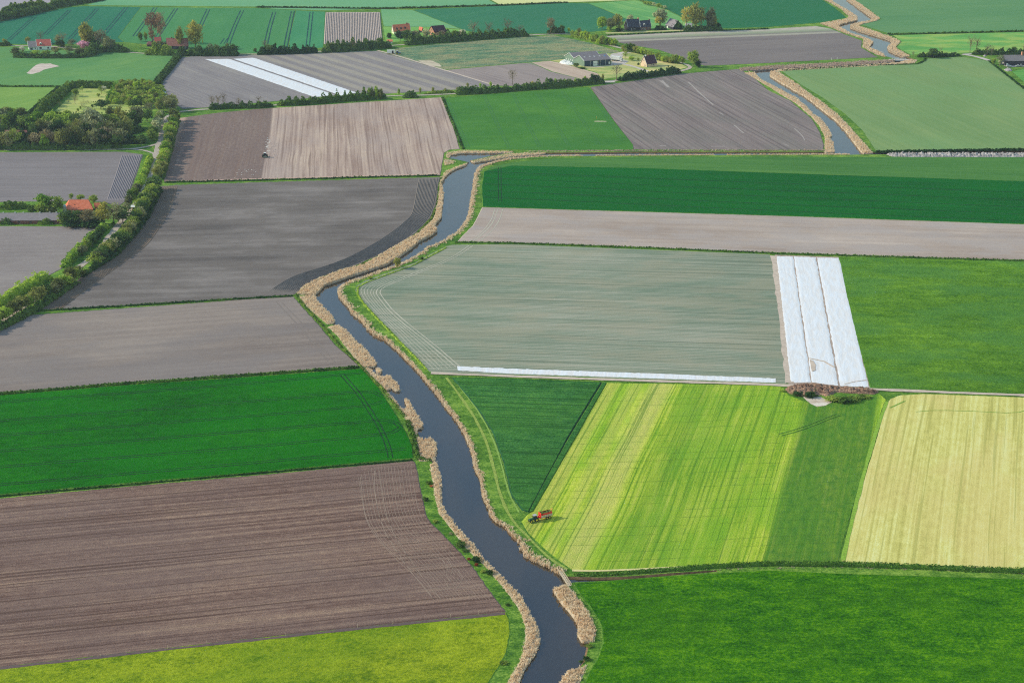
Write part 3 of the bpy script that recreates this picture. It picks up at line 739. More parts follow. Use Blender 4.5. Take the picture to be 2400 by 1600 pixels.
field('stubble_field', jag([(1131, 486), (1200, 488), (1800, 505.5), (2400, 526), (2900, 538), (2900, 622), (2400, 610), (1800, 590), (1200, 568), (1074, 565), (1085, 553), (1110, 528), (1122, 505)], .5),
      field_mat('tilled_beige', C(152, 140, 132), C(173, 163, 156), C(194, 186, 180), aN, streak=.32, sw=6, sl=260, patch=.45, ps=40, grain=.12, gs=.6, tint=C(172, 168, 168), tint_amt=.6, ts=14, bump=.35), side=M_soil_p)
field('onion_field', jag([(1059, 574), (1200, 572.5), (1800, 596), (1806, 598), (1822, 700), (1843, 898), (1800, 897), (1200, 877), (1013, 872), (1006, 870), (939, 801), (932, 790), (881, 739), (845, 701), (833, 681), (836, 670), (855, 658), (906, 640), (970, 617), (1008, 596), (1046, 577)], .5),
      field_mat('onion_rows', C(116, 142, 122), C(150, 165, 146), C(184, 188, 172), aN, streak=.35, sw=1.6, sl=300, patch=.5, ps=50, grain=.12, gs=.6, row=.5, rs=2.0, tint=C(172, 172, 150), tint_amt=.5, ts=18, lines=(1.9, .56, C(112, 130, 112), .6), bump=.4))
HL = [(1100, 575), (1059, 604), (983, 635), (906, 665), (886, 675), (880, 684), (888, 698), (919, 737), (1000, 800), (1069, 860)]
HO = [(1044, 580), (1008, 599), (970, 620), (906, 643), (857, 661), (838, 672), (836, 681), (848, 701), (884, 739), (935, 790), (942, 801), (1010, 868)]
def between(A, B, t):
    A2 = resample(wpoly(A), n=40); B2 = resample(wpoly(B), n=40); o = []
    for a, b in zip(A2, B2):
        q = a.lerp(b, t); d = q - Vector((0, 0, CAM_H))
        zc = d.y * CT - d.z * ST; yc = d.y * ST + d.z * CT
        o.append((1200 + FPX * q.x / zc, 800 - FPX * yc / zc))
    return o
ribbons('wheel_tracks', [(HL, .6, 0), (HL, .6, 2.0)], M_trackp, z=FZ + .05)
ribbons('wheel_tracks', [(between(HL, HO, t)[12:], .34, 0) for t in (.18, .34, .52, .68, .84)], M_trackp, z=FZ + .045)
ribbons('wheel_tracks', [([(1813, 599), (1833, 740), (1850, 897)], 3.6, 0)], M_soil_p, z=FZ + .035)
field('grass_field', jag([(1966, 602), (2400, 613), (2900, 625), (2900, 942), (2400, 922), (2040, 908), (2036, 890), (2012, 800), (1985, 690), (1973, 625)], .6),
      field_mat('rye_grass_dark', C(40, 92, 24), C(76, 130, 46), C(104, 160, 62), aN, streak=.12, sw=5, sl=40, patch=.38, ps=55, grain=.35, gs=1.8, tint=C(64, 124, 78), tint_amt=.55, ts=24, bump=1.0, bd=1.6), z=FZ + .1)
# mown field, standing strip, stubble hay
T_pts = [(1422, 897), (1800, 903), (1835, 907), (1848, 926), (1880, 938), (1899, 946), (1930, 948), (2000, 938), (2060, 922), (2076, 936), (2066, 960), (2045, 1030), (2017, 1132), (1994, 1200), (1966, 1300), (1963, 1312), (1800, 1317), (1700, 1321), (1634, 1325), (1532, 1330), (1391, 1337), (1340, 1334), (1312, 1314), (1277, 1286), (1238, 1248), (1222, 1222), (1236, 1206), (1250, 1196), (1330, 1055)]
def bnd(x, y, hw, soft, col, amt): return (across(aT, (x, y)), hw, soft, col, amt)
M_mown = field_mat('mown_grass', C(92, 138, 34), C(148, 180, 58), C(190, 206, 92), aT, streak=.62, sw=1.3, sl=130, patch=.2, ps=40, grain=.28, gs=.8,
      tint=C(108, 162, 44), tint_amt=.6, ts=22, cross=(rowdir((1300, 1130), (1800, 1112)), 6.4, .34, C(70, 112, 40), .38), bump=1.0, bd=.9, wob=3.0, lines=(1.0, .56, C(62, 112, 32), .55),
      bands=((across(aT, (1940, 1090)), abs(across(aT, (1846, 1068)) - across(aT, (2022, 1112))) / 2, 2.2, C(66, 128, 44), .95), bnd(1548, 905, 5.0, 2.5, C(206, 208, 118), .8), bnd(1492, 905, 2.5, 1.5, C(196, 204, 104), .6), bnd(1435, 905, 3.0, 1.5, C(200, 200, 104), .6), bnd(1800, 930, 14, 8, C(116, 172, 44), .55), bnd(1680, 930, 10, 6, C(104, 160, 48), .5), bnd(1620, 930, 7, 4, C(98, 152, 46), .4)))
field('mown_field', jag(T_pts, .7), M_mown)
field('clover_field', jag([(1062, 884), (1200, 886), (1407, 895), (1330, 1022), (1238, 1196), (1226, 1193), (1200, 1157), (1183, 1081), (1156, 1009), (1123, 958), (1090, 917)], .5),
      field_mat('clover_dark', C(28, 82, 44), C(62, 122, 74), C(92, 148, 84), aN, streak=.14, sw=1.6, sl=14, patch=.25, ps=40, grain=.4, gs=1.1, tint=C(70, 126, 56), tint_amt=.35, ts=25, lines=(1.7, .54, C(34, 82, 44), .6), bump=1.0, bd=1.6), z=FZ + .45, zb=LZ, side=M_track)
field('stubble_field', jag([(2078, 945), (2088, 934), (2110, 926), (2165, 923), (2400, 931), (2900, 948), (2900, 1352), (2400, 1333), (2160, 1325), (1979, 1318), (1972, 1312), (1976, 1300), (2000, 1215), (2030, 1110), (2060, 1010)], .6),
      field_mat('hay_stubble', C(160, 164, 82), C(196, 200, 112), C(226, 222, 150), aU, streak=.42, sw=1.3, sl=200, patch=.2, ps=60, grain=.3, gs=.8, tint=C(200, 190, 120), tint_amt=.4, ts=40, lines=(1.5, .57, C(158, 164, 84), .6), bump=.5, bd=.3, wob=2.0))
field('grass_field', jag([(1347, 1366), (1430, 1361), (1557, 1350), (1800, 1336), (1979, 1344), (2400, 1357), (2900, 1372), (2900, 1850), (1280, 1850), (1330, 1700), (1373, 1600), (1384, 1572), (1404, 1539), (1415, 1506), (1414, 1475), (1404, 1450), (1384, 1419), (1353, 1379)], .7),
      field_mat('rye_grass_near', C(18, 76, 14), C(52, 116, 24), C(94, 154, 40), rowdir((1400, 1480), (2000, 1476)), streak=.14, sw=2.2, sl=18, patch=.22, ps=50, grain=.45, gs=1.5, tint=C(62, 118, 52), tint_amt=.3, ts=26, bump=1.0, bd=1.6, spots=(2.0, .70, C(16, 60, 16), .5)), z=FZ + .1)
# ------------------------------------------------------------------ fields (middle)
aF = rowdir((640, 250), (617, 405)); aH = rowdir((1500, 190), (1760, 345)); aI = rowdir((600, 139), (837, 217))
fpoly = [(422, 277), (500, 266), (600, 256), (850, 240), (1034, 228.5), (1044, 252), (1062, 300), (1077, 349), (1052, 351), (1040, 358), (1036, 380), (1031, 411), (600, 421.5), (386, 427), (386, 400), (398, 362), (408, 319), (418, 282)]
field('ploughed_field', jag(fpoly, .6), field_mat('ploughed_pinkish', C(126, 106, 98), C(164, 146, 136), C(192, 176, 160), aF, streak=.4, sw=1.8, sl=220, patch=.25, ps=60, grain=.15, gs=.7, tint=C(156, 146, 144), tint_amt=.4, ts=50, lines=(1.9, .56, C(122, 104, 96), .6), bump=.6, bd=.3, wob=3.0,
      bands=((across(aF, (521, 330)), abs(across(aF, (414, 330)) - across(aF, (628, 330))) / 2, 1.0, C(106, 92, 88), .9), (across(aF, (401, 340)), 4, 2, C(190, 160, 140), .6))), side=M_soil_d)
field('wheat_field', jag([(1042, 230), (1200, 217.5), (1378, 204.5), (1384, 208), (1442, 288), (1483, 339), (1484, 350), (1300, 352.5), (1200, 350), (1088, 350), (1060, 290)], .5),
      field_mat('wheat_mid', C(44, 108, 48), C(72, 138, 68), C(98, 162, 78), rowdir((1100, 290), (1400, 280)), streak=.12, sw=4, sl=60, patch=.3, ps=50, grain=.15, gs=.9, tint=C(60, 130, 72), tint_amt=.4, ts=30, bump=.5), z=FZ + .1)
field('ploughed_field', jag([(1385, 204.5), (1455, 194.5), (1595, 173.5), (1733, 162), (1770, 186), (1800, 212), (1851, 236), (1902, 279), (1921, 311), (1930, 340), (1928, 351), (1486, 350), (1483, 338), (1442, 286)], .5),
      field_mat('tilled_grey_striped', C(118, 114, 114), C(147, 142, 139), C(170, 165, 158), aH, streak=.4, sw=2.2, sl=260, patch=.15, ps=60, grain=.14, gs=.7, tint=C(132, 138, 130), tint_amt=.4, ts=30, lines=(2.2, .56, C(108, 104, 104), .6), bump=.5, wob=2.0), side=M_soil_d)
field('grass_field', jag([(1832, 166.5), (1928, 161), (2055, 154), (2148, 150.5), (2163, 144), (2172, 138), (2259, 134), (2318, 143.5), (2352, 170), (2400, 208), (2585, 349), (2400, 349), (2055, 356), (2050, 349), (2022, 306), (1982, 268), (1930, 230), (1878, 199)], .4),
      field_mat('young_crop_pale', C(106, 154, 104), C(128, 168, 120), C(150, 182, 130), aH, streak=.22, sw=4, sl=260, patch=.35, ps=90, grain=.08, gs=.8, tint=C(120, 172, 124), tint_amt=.4, ts=60, bump=.3, wob=3))
field('grass_field', [(2372, 168), (2410, 160), (2560, 200), (2560, 300), (2404, 196)], field_mat('paddock_green', C(60, 128, 56), C(86, 150, 68), C(112, 168, 84), 0, patch=.3, grain=.2))
field('ploughed_field', jag([(425, 134), (480, 131.5), (560, 130), (600, 129), (804, 122.5), (881, 119.5), (906, 126), (1034, 163.5), (1161, 201), (1069, 210), (906, 219.5), (835, 219), (738, 229), (600, 241), (485, 252), (428, 255), (400, 235), (379, 197), (386, 186)], .4),
      field_mat('tilled_purple_grey', C(122, 117, 120), C(144, 138, 138), C(166, 160, 152), aI, streak=.3, sw=2.5, sl=240, patch=.3, ps=40, grain=.14, gs=.8, bump=.4,
      bands=tuple((across(aI, p), 3.6, 2.0, C(172, 167, 148), .55) for p in ((640, 141), (672, 136), (715, 134), (745, 130), (790, 128), (835, 125))) + ((across(aI, (560, 150)) - 0, .1, .1, C(178, 172, 148), .0),)), side=M_soil_d)
field('vegetable_field', jag([(908, 126), (932, 113), (1034, 103), (1200, 89), (1251, 86), (1297, 83), (1380, 100), (1452, 121), (1430, 126), (1399, 123), (1340, 137), (1290, 142), (1200, 149), (1044, 163)], .4),
      field_mat('cabbage_rows', C(76, 122, 96), C(112, 144, 108), C(160, 166, 122), rowdir((950, 130), (1300, 108)), streak=.35, sw=4, sl=90, patch=.4, ps=25, grain=.5, gs=2.4, tint=C(168, 162, 122), tint_amt=.55, ts=14, bump=1.0, bd=1.6, spots=(3.0, .62, C(62, 104, 84), .5)))
field('ploughed_field', jag([(1046, 164.5), (1200, 150.5), (1244, 147), (1290, 168), (1378, 190), (1200, 201.5), (1161, 200.5)], .3), field_mat('tilled_dusk', C(124, 116, 116), C(146, 137, 134), C(164, 154, 148), aI, streak=.3, sw=3, sl=200, patch=.2, grain=.12, bump=.3,
      bands=((across(aI, (1285, 160)), 2.5, 1.2, C(120, 140, 104), .7),)), side=M_soil_d)
field('dry_field', jag([(1246, 147), (1290, 143), (1322, 150), (1400, 172), (1412, 186), (1379, 189.5), (1295, 168)], .3), field_mat('dry_soil', C(160, 142, 128), C(184, 168, 152), C(204, 190, 172), aI, streak=.35, sw=2, sl=150, patch=.2, grain=.12))
field('farm_yard', jag([(1292, 142), (1340, 137), (1430, 125), (1455, 122), (1470, 119), (1500, 128), (1560, 142), (1600, 152), (1612, 158), (1560, 170), (1440, 182), (1412, 186), (1398, 170), (1322, 149)], .4), field_mat('yard_grass', C(150, 164, 92), C(188, 186, 122), C(212, 196, 148), 0, streak=.1, patch=.5, ps=20, grain=.25, gs=1.2, tint=C(122, 158, 84), tint_amt=.7, ts=12))
field('stubble_field', jag([(1418, 83.5), (1500, 80), (1608, 75), (1685, 71), (1800, 68.5), (1912, 61.5), (1948, 68), (1979, 81), (2020, 96), (2018, 112), (2050, 131), (2058, 134.5), (1800, 148), (1652, 154.5), (1612, 141), (1544, 117), (1470, 104), (1445, 99)], .4),
      field_mat('tilled_grey_far', C(130, 124, 122), C(151, 144, 141), C(168, 160, 154), rowdir((1600, 84), (1900, 72)), streak=.25, sw=5, sl=200, patch=.2, ps=90, grain=.08, bump=.3,
      bands=((across(rowdir((1600, 84), (1900, 72)), (1750, 72)), 13, 5, C(186, 182, 168), .9), (across(rowdir((1600, 84), (1900, 72)), (1750, 78)), 7, 4, C(142, 158, 128), .8), (across(rowdir((1600, 84), (1900, 72)), (1750, 84.5)), 4, 3, C(176, 176, 158), .8))))
# left
aM = rowdir((0, 160), (150, 130))
field('meadow', jag([(-500, 106), (0, 110.5), (110, 111), (130, 118), (400, 129), (410, 131), (400, 150), (380, 176), (369, 199), (352, 187), (166, 192), (143, 203), (0, 203), (-500, 200)], .4),
      field_mat('meadow_far', C(82, 146, 76), C(106, 164, 88), C(134, 182, 92), aM, streak=.2, sw=3, sl=60, patch=.35, ps=60, grain=.1, tint=C(90, 160, 100), tint_amt=.3, bump=.4))
field('meadow', jag([(-400, 205), (0, 205), (137, 205.5), (92, 240), (46, 282), (15, 269), (0, 262), (-400, 262)], .4), field_mat('meadow_light', C(106, 160, 74), C(134, 180, 84), C(160, 196, 96), aM, streak=.2, sw=3, sl=60, patch=.35, ps=50, grain=.14, bump=.4))
field('orchard_lawn', jag([(182, 207), (266, 206), (248, 238), (262, 244), (310, 238), (345, 250), (330, 262), (240, 272), (200, 276), (120, 270), (150, 240)], .5), field_mat('orchard_grass', C(120, 156, 76), C(172, 184, 104), C(200, 196, 132), 0, streak=.2, sw=5, sl=40, patch=.4, ps=18, grain=.15, tint=C(134, 166, 84), tint_amt=.6, ts=14))
field('ploughed_field', jag([(-400, 357), (0, 357), (288, 356), (334, 362), (322, 400), (297, 469), (276, 483), (246, 473), (180, 470), (0, 473), (-400, 478)], .4), field_mat('tilled_slate', C(130, 130, 134), C(148, 147, 151), C(164, 163, 167), rowdir((0, 400), (250, 398)), streak=.3, sw=3, sl=120, patch=.2, ps=50, grain=.1, bump=.3), side=M_soil_d)
ridges('potato_ridges', [(285, 363), (274, 400), (250, 469)], [(333, 363), (321, 400), (296, 469)], 12, .30, plain('ridged_soil_slate', C(128, 124, 128), nz=.12), segs=50)
field('ploughed_field', jag([(-400, 530), (0, 530), (243, 531), (178, 594), (142, 630), (76, 665), (0, 709), (-400, 940)], .5), field_mat('tilled_mauve', C(138, 130, 130), C(158, 150, 150), C(176, 168, 166), rowdir((0, 600), (150, 598)), streak=.2, sw=3, sl=90, patch=.3, ps=40, grain=.16, gs=.7, bump=.4), side=M_soil_d)
# ------------------------------------------------------------------ fields (far), haze partly put into the colours
aW = rowdir((198, 54), (160, 90))
field('wheat_field', jag([(-700, 140), (-500, 95), (0, 51.5), (100, 30), (163, 18), (194, 15), (330, 17), (305, 50), (276, 88), (290, 99), (120, 105), (0, 103), (-500, 101)], .3), field_mat('wheat_teal', C(50, 118, 88), C(66, 134, 102), C(84, 150, 108), aW, streak=.15, sw=6, sl=200, patch=.3, ps=80, grain=.06, bump=.3))
field('wheat_field', jag([(331, 17.5), (600, 19.5), (692, 24.5), (676, 100), (672, 119), (600, 125.5), (560, 124), (420, 112), (292, 99), (278, 88), (307, 50)], .3), field_mat('wheat_far', C(62, 138, 88), C(80, 152, 98), C(100, 166, 104), aW, streak=.15, sw=6, sl=200, patch=.3, ps=80, grain=.06, bump=.3))
field('wheat_field', jag([(694, 25), (762, 28), (758, 100), (756, 112), (676, 118), (681, 80)], .3), field_mat('wheat_far_dark', C(50, 124, 80), C(62, 136, 90), C(80, 150, 96), aW, streak=.15, sw=6, sl=200, patch=.2, ps=60, grain=.06, bump=.3))
ridges('potato_ridges', [(763.5, 29.5), (761, 65), (759, 104)], [(891, 29), (893, 60), (897, 100)], 34, .8, plain('ridged_soil_far', C(168, 158, 150), nz=.1, ns=.3), segs=40)
field('grass_field', jag([(238, 1), (420, -30), (1000, -60), (1120, -30), (1144, 0), (1170, 13.5), (1008, 17.5), (891, 20.5), (760, 25), (642, 21), (600, 16), (204, 12.5)], .3), field_mat('grass_far_light', C(98, 158, 100), C(116, 170, 110), C(136, 180, 112), 0, streak=.2, sw=8, sl=300, patch=.3, ps=120, grain=.05, bump=.2))
field('stubble_field', jag([(1147, -2), (1130, -50), (1500, -50), (1480, 0.5), (1327, 6), (1200, 11.5), (1176, 13.5)], .2), field_mat('pale_yellow_crop', C(180, 196, 132), C(200, 208, 146), C(214, 216, 158), 0, streak=.2, patch=.2, grain=.05))
field('wheat_field', jag([(893, 22), (966, 24), (1078, 68), (1020, 64), (900, 62), (895, 40)], .3), field_mat('crop_far_light', C(90, 152, 102), C(108, 164, 112), C(126, 174, 116), 0, streak=.2, sw=8, sl=200, patch=.3, ps=90, grain=.05))
field('wheat_field', jag([(968, 23.5), (1171, 14.5), (1327, 8), (1378, 8.5), (1424, 27), (1470, 46), (1420, 72), (1350, 78), (1290, 79), (1240, 79), (1150, 84), (1092, 72), (1081, 68)], .3), field_mat('crop_teal', C(62, 130, 96), C(76, 142, 104), C(96, 156, 108), rowdir((1100, 70), (1350, 20)), streak=.15, sw=8, sl=250, patch=.3, ps=120, grain=.05))
field('garden_lawn', jag([(898, 63), (1020, 65), (1076, 70), (1100, 75), (1080, 88), (980, 95), (905, 100)], .3), field_mat('lawn_far', C(92, 152, 72), C(118, 172, 84), C(150, 188, 96), 0, streak=.1, patch=.4, ps=20, grain=.1))
field('grass_field', jag([(1380, 8.5), (1480, 2), (1498, 1.5), (1562, 24), (1602, 44), (1640, 62), (1560, 70), (1500, 66), (1472, 46), (1426, 26)], .3), field_mat('grass_streaky_far', C(80, 146, 84), C(98, 160, 90), C(140, 184, 106), rowdir((1420, 20), (1520, 45)), streak=.4, sw=5, sl=120, patch=.3, grain=.1))
field('wheat_field', jag([(1500, 1), (1500, -40), (1895, -50), (1926, 0), (1955, 18), (1983, 42), (1922, 53), (1800, 63.5), (1686, 67.5), (1642, 61), (1604, 43), (1564, 23)], .3), field_mat('crop_teal_deep', C(44, 120, 84), C(58, 132, 92), C(74, 146, 100), rowdir((1700, 40), (1900, 30)), streak=.15, sw=8, sl=250, patch=.3, ps=120, grain=.05))
field('grass_field', jag([(1998, -2), (1980, -40), (2800, -60), (2800, 66), (2400, 73.5), (2090, 81), (2018, 58), (2036, 54), (2066, 45), (2034, 20)], .3), field_mat('grass_far_green', C(74, 144, 82), C(92, 158, 92), C(112, 170, 98), rowdir((2050, 50), (2300, 40)), streak=.2, sw=5, sl=200, patch=.3, ps=100, grain=.06))
field('meadow', jag([(2093, 83), (2400, 75.5), (2800, 68), (2800, 112), (2400, 120), (2280, 124), (2160, 127), (2136, 129), (2102, 111), (2114, 97)], .3), field_mat('meadow_buttercup', C(78, 144, 72), C(100, 162, 80), C(124, 178, 88), 0, streak=.15, patch=.4, ps=40, grain=.12, tint=C(158, 182, 92), tint_amt=.7, ts=18))
field('ploughed_field', jag([(-600, -60), (128, -12), (118, 6), (60, 18), (0, 32), (-600, 90)], .3), field_mat('tilled_lilac', C(142, 140, 150), C(158, 155, 164), C(170, 168, 176), 0, streak=.1, patch=.2, grain=.05))
field('bare_patch', jag([(62, 172), (72, 163), (80, 156), (92, 150), (118, 149), (140, 156), (118, 160), (102, 164), (92, 170), (72, 174)], 1.0, 6), field_mat('bare_soil_patch', C(180, 168, 158), C(198, 188, 178), C(214, 206, 198), 0, patch=.4, ps=8, grain=.2), z=FZ + .04, zb=None)
field('bare_patch', jag([(1882, 930), (1900, 929), (1925, 930), (1950, 942), (1935, 950), (1915, 953), (1900, 946), (1890, 938)], 1.2, 6), field_mat('sand_patch', C(176, 162, 146), C(200, 190, 176), C(222, 214, 204), 0, patch=.5, ps=6, grain=.4), z=FZ + .05, zb=None)
field('bare_patch', jag([(980, 142), (1010, 142), (1030, 150), (1035, 157), (1010, 155), (990, 148)], .8, 6), field_mat('bare_pale_patch', C(168, 158, 140), C(190, 182, 160), C(204, 198, 176), 0, patch=.5, ps=6, grain=.4), z=FZ + .05, zb=None)
# ------------------------------------------------------------------ soil round the covers, tracks, roads
field('bare_soil', jag([(1816, 597), (1970, 602.5), (2015, 800), (2039, 908), (1848, 900), (1835, 760)], .5), field_mat('cover_soil', C(140, 126, 116), C(170, 156, 144), C(192, 180, 168), rowdir((1819, 599), (1852, 896)), streak=.3, sw=2, sl=60, patch=.2, grain=.3, gs=.8, bump=.5), z=FZ - .03)
def strip(px, w, name, mat, z=FZ + .04, off=0.0, **kw): return ribbons(name, [(px, w, off)], mat, z=z, wob=.12, **kw)
strip([(1010, 873.5), (1200, 881), (1500, 891), (1800, 900), (1850, 903), (2037, 911), (2200, 918), (2400, 925.5), (2700, 937)], 2.6, 'farm_track', M_soil_p, z=FZ + .16)
AV = [(422, 262), (408, 266), (395, 272), (388, 279), (382, 305), (376, 330), (369, 345), (364, 370), (356, 400), (348, 412), (338, 436), (328, 460), (314, 488), (286, 516), (262, 548), (240, 578), (216, 604), (178, 630), (138, 660), (92, 694), (46, 724), (0, 752), (-80, 800)]
strip(AV, 4.2, 'road', M_road)
strip([(-200, 352), (0, 351), (150, 350.5), (288, 350), (320, 348), (350, 343), (368, 337)], 2.6, 'road', M_road, z=FZ + .045)
strip([(300, 349), (320, 350), (342, 353), (358, 358), (363, 364)], 2.4, 'road', M_road, z=FZ + .05)
strip([(420, 262), (455, 258), (485, 256), (540, 252), (640, 247), (740, 239), (830, 230), (906, 225), (983, 223.5), (1067, 220), (1150, 214), (1260, 205), (1360, 195), (1412, 191.5), (1445, 189), (1520, 178), (1570, 170.5), (1596, 166.5), (1621, 159.5), (1612, 152), (1592, 146), (1560, 138), (1520, 130), (1490, 121.5), (1466, 116), (1430, 106.5), (1400, 97), (1375, 88), (1340, 80), (1290, 80), (1243, 82.5), (1150, 90), (1040, 99), (944, 105), (916, 107), (800, 118), (640, 127.5), (561, 127), (420, 131), (290, 122), (200, 118), (120, 108), (20, 107), (-200, 104)], 3.6, 'road', M_road, z=FZ + .055)
strip([(1436, 145), (1448, 149), (1470, 152), (1495, 159), (1520, 168)], 3.6, 'road', M_gravel, z=FZ + .06)
sheet('farm_yard', [G(x, y, FZ + .07)[:2] for x, y in [(1369, 158.5), (1400, 158), (1445, 153), (1464, 150), (1474, 144), (1456, 138), (1462, 128), (1486, 122), (1478, 119), (1452, 123), (1432, 127), (1428, 136), (1434, 145), (1431, 153.5)]], FZ + .07, M_gravel)
strip([(2257, 127.5), (2290, 133), (2318, 142)], 5.0, 'road', M_gravel)
strip([(2257, 127.5), (2280, 126.5)], 4.0, 'road', M_gravel, z=FZ + .05)
strip([(2355, 155), (2420, 155)], 8.0, 'farm_yard', M_gravel)
strip([(1440, 191), (1412, 192.5)], 7.0, 'road', M_gravel, z=FZ + .065)
strip([(1420, 78), (1500, 75.5), (1600, 71), (1680, 68.5)], 7.0, 'farm_track', field_mat('dry_verge', C(150, 160, 104), C(182, 184, 130), C(206, 196, 160), 0, patch=.3, grain=.3))
strip([(885, 119), (908, 124), (1040, 164), (1165, 202)], 2.6, 'field_edge', M_soil_p, z=FZ + .06)
strip([(390, 426), (600, 419), (1030, 408)], 2.2, 'field_edge', plain('edge_soil', C(186, 158, 144), nz=.1), z=FZ + .045)
# wheel tracks (tramlines): part bare soil, part crop shade put into the colour
def trams(rows, name, mat, w=.45, gap=.95, z=FZ + .12):
    ribbons(name, [(r, w, s * gap) for r in rows for s in (-1, 1)], mat, z=z, wob=.05)
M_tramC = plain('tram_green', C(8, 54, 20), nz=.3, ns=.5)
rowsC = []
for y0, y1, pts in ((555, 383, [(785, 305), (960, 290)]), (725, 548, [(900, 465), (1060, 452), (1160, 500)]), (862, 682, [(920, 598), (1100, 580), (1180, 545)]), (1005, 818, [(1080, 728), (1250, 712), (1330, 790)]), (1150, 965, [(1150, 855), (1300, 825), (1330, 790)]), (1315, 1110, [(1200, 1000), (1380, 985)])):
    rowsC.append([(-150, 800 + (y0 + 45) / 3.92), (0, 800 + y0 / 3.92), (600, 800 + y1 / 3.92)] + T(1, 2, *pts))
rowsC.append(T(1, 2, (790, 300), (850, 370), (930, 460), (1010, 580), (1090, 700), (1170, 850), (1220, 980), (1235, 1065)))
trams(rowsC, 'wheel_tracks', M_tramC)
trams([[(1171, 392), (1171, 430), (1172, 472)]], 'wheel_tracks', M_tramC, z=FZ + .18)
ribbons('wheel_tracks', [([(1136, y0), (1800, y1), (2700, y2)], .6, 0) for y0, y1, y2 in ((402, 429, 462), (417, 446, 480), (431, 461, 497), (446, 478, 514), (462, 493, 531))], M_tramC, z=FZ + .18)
trams([[(1048, 232), (1072, 290), (1098, 346)], [(1135, 224), (1165, 290), (1193, 345)], [(1203, 222), (1232, 280), (1265, 345)], [(1260, 218), (1296, 280), (1334, 342)], [(1318, 213), (1360, 275), (1405, 341)], [(1376, 206), (1420, 270), (1460, 330)]], 'wheel_tracks', plain('tram_soft', C(58, 112, 58), nz=.2), w=.4, z=FZ + .13)
tl = [T(0, 0, (320, 155), (80, 370)), T(0, 0, (640, 95), (410, 320)), T(0, 0, (895, 80), (640, 360)), T(0, 0, (1160, 70), (965, 305)), T(0, 0, (1430, 70), (1235, 335)), T(0, 0, (1618, 80), (1480, 290), (1400, 400)), T(0, 0, (1915, 85), (1800, 330), (1790, 360)), T(0, 0, (2225, 98), (2160, 230), (2095, 405)), T(0, 1 - 1, (2075, 355), (2040, 405))]
tl += [T(1, 0, (168, 112), (125, 250), (90, 415)), T(1, 0, (338, 105), (300, 290), (268, 445)), T(1, 0, (510, 112), (490, 290), (475, 425))]
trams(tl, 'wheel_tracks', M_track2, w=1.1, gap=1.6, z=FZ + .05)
trams([T(3, 2, (110, 855), (300, 805), (480, 730), (640, 670))], 'wheel_tracks', plain('tram_mid', C(84, 132, 44), nz=.3), w=.5, z=FZ + .15)
M_stub2 = plain('green_swath', C(120, 156, 60), nz=.3)
ribbons('wheel_tracks', [(T(3, 2, (1120, 610), (1170, 575), (1260, 545)), .7, 0), (T(3, 2, (1360, 645), (1500, 630), (1800, 635), (2100, 650), (2280, 660), (2400, 620)), .5, 0)], M_stub2, z=FZ + .04)
# pale sweeps in the headland of the brown field and in the grey one
M_pale2 = plain('soil_dry_line', C(148, 132, 118), nz=.12, ns=.8)
hl = [T(1, 2, (1090, 1185), (1085, 1330), (1120, 1568)) + T(1, 3, (1180, 180), (1320, 400), (1480, 620), (1640, 800)), T(1, 2, (1135, 1185), (1150, 1330), (1190, 1568)) + T(1, 3, (1260, 200), (1420, 440), (1600, 690), (1700, 800)), T(1, 2, (960, 1240), (990, 1568)) + T(1, 3, (1060, 150), (1200, 330), (1330, 440))]
loops = [T(1, 3, (1330, 400), (1650, 370), (1750, 430), (1800, 540), (1770, 580)), T(1, 3, (1400, 520), (1700, 460), (1830, 520), (1900, 640), (1820, 700), (1500, 720)), T(1, 3, (1280, 250), (1480, 250), (1600, 290), (1580, 310)), T(1, 3, (1200, 150), (1400, 140), (1500, 190), (1480, 220)), T(1, 2, (1250, 1400), (1400, 1380), (1460, 1420)), T(1, 3, (1550, 580), (1750, 570), (1790, 680))]
ribbons('soil_marks', [(p, .22, 0) for p in hl] + [(p, .2, o) for p in loops for o in (-.9, .9)]
 + [(T(1, 2, (940 + k * 30, 1240 - min(k, 5) * 20), (990 + k * 31, 1568)) + T(1, 3, (1040 + k * 34, 150), (1250 + k * 36, 400), (1480 + k * 34, 600 + k * 4), (1640 + k * 32, 800)), .15, 0) for k in range(17)]
 + [(T(1, 2, (880, 1250 + k * 38), (1150, 1232 + k * 38), (1380, 1225 + k * 38)), .14, 0) for k in range(9)] + [(T(1, 3, (960 + k * 62, 20 + k * 68), (1250 + k * 62, k * 68), (1480 + k * 52, 10 + k * 68)), .14, 0) for k in range(12)], M_pale2, z=FZ + .035)
ribbons('soil_marks', [(T(2, 0, (1370, 742), (1410, 775), (1440, 805)), 3.0, 0), (T(2, 0, (1620, 755), (1740, 870), (1850, 965)), 1.2, 0), (T(2, 0, (1905, 1035), (1940, 1055)), 1.2, 0), (T(2, 0, (2040, 1150), (2130, 1225)), 1.0, 0), (T(2, 0, (1355, 1342), (1415, 1342)), 1.6, 0), (T(2, 0, (1830, 1346), (1960, 1346)), 1.6, 0), (T(3, 0, (150, 1325), (190, 1340)), 1.2, 0), (T(3, 0, (240, 1180), (310, 1240), (340, 1290)), .8, 0)], plain('pale_dry_soil', C(160, 155, 150), nz=.1), z=FZ + .04)
ribbons('soil_marks', [([(660, 708), (702, 750), (745, 800), (784, 848)], .5, 0), ([(646, 706), (688, 750), (724, 793), (768, 845)], .7, 0)], plain('soil_dark_line', C(126, 118, 112), nz=.12), z=FZ + .035)
ribbons('soil_marks', [([(1160, 490), (1150, 520), (1126, 548), (1100, 566)], .5, o) for o in (0, 1.8, 5)], M_trackp, z=FZ + .035)
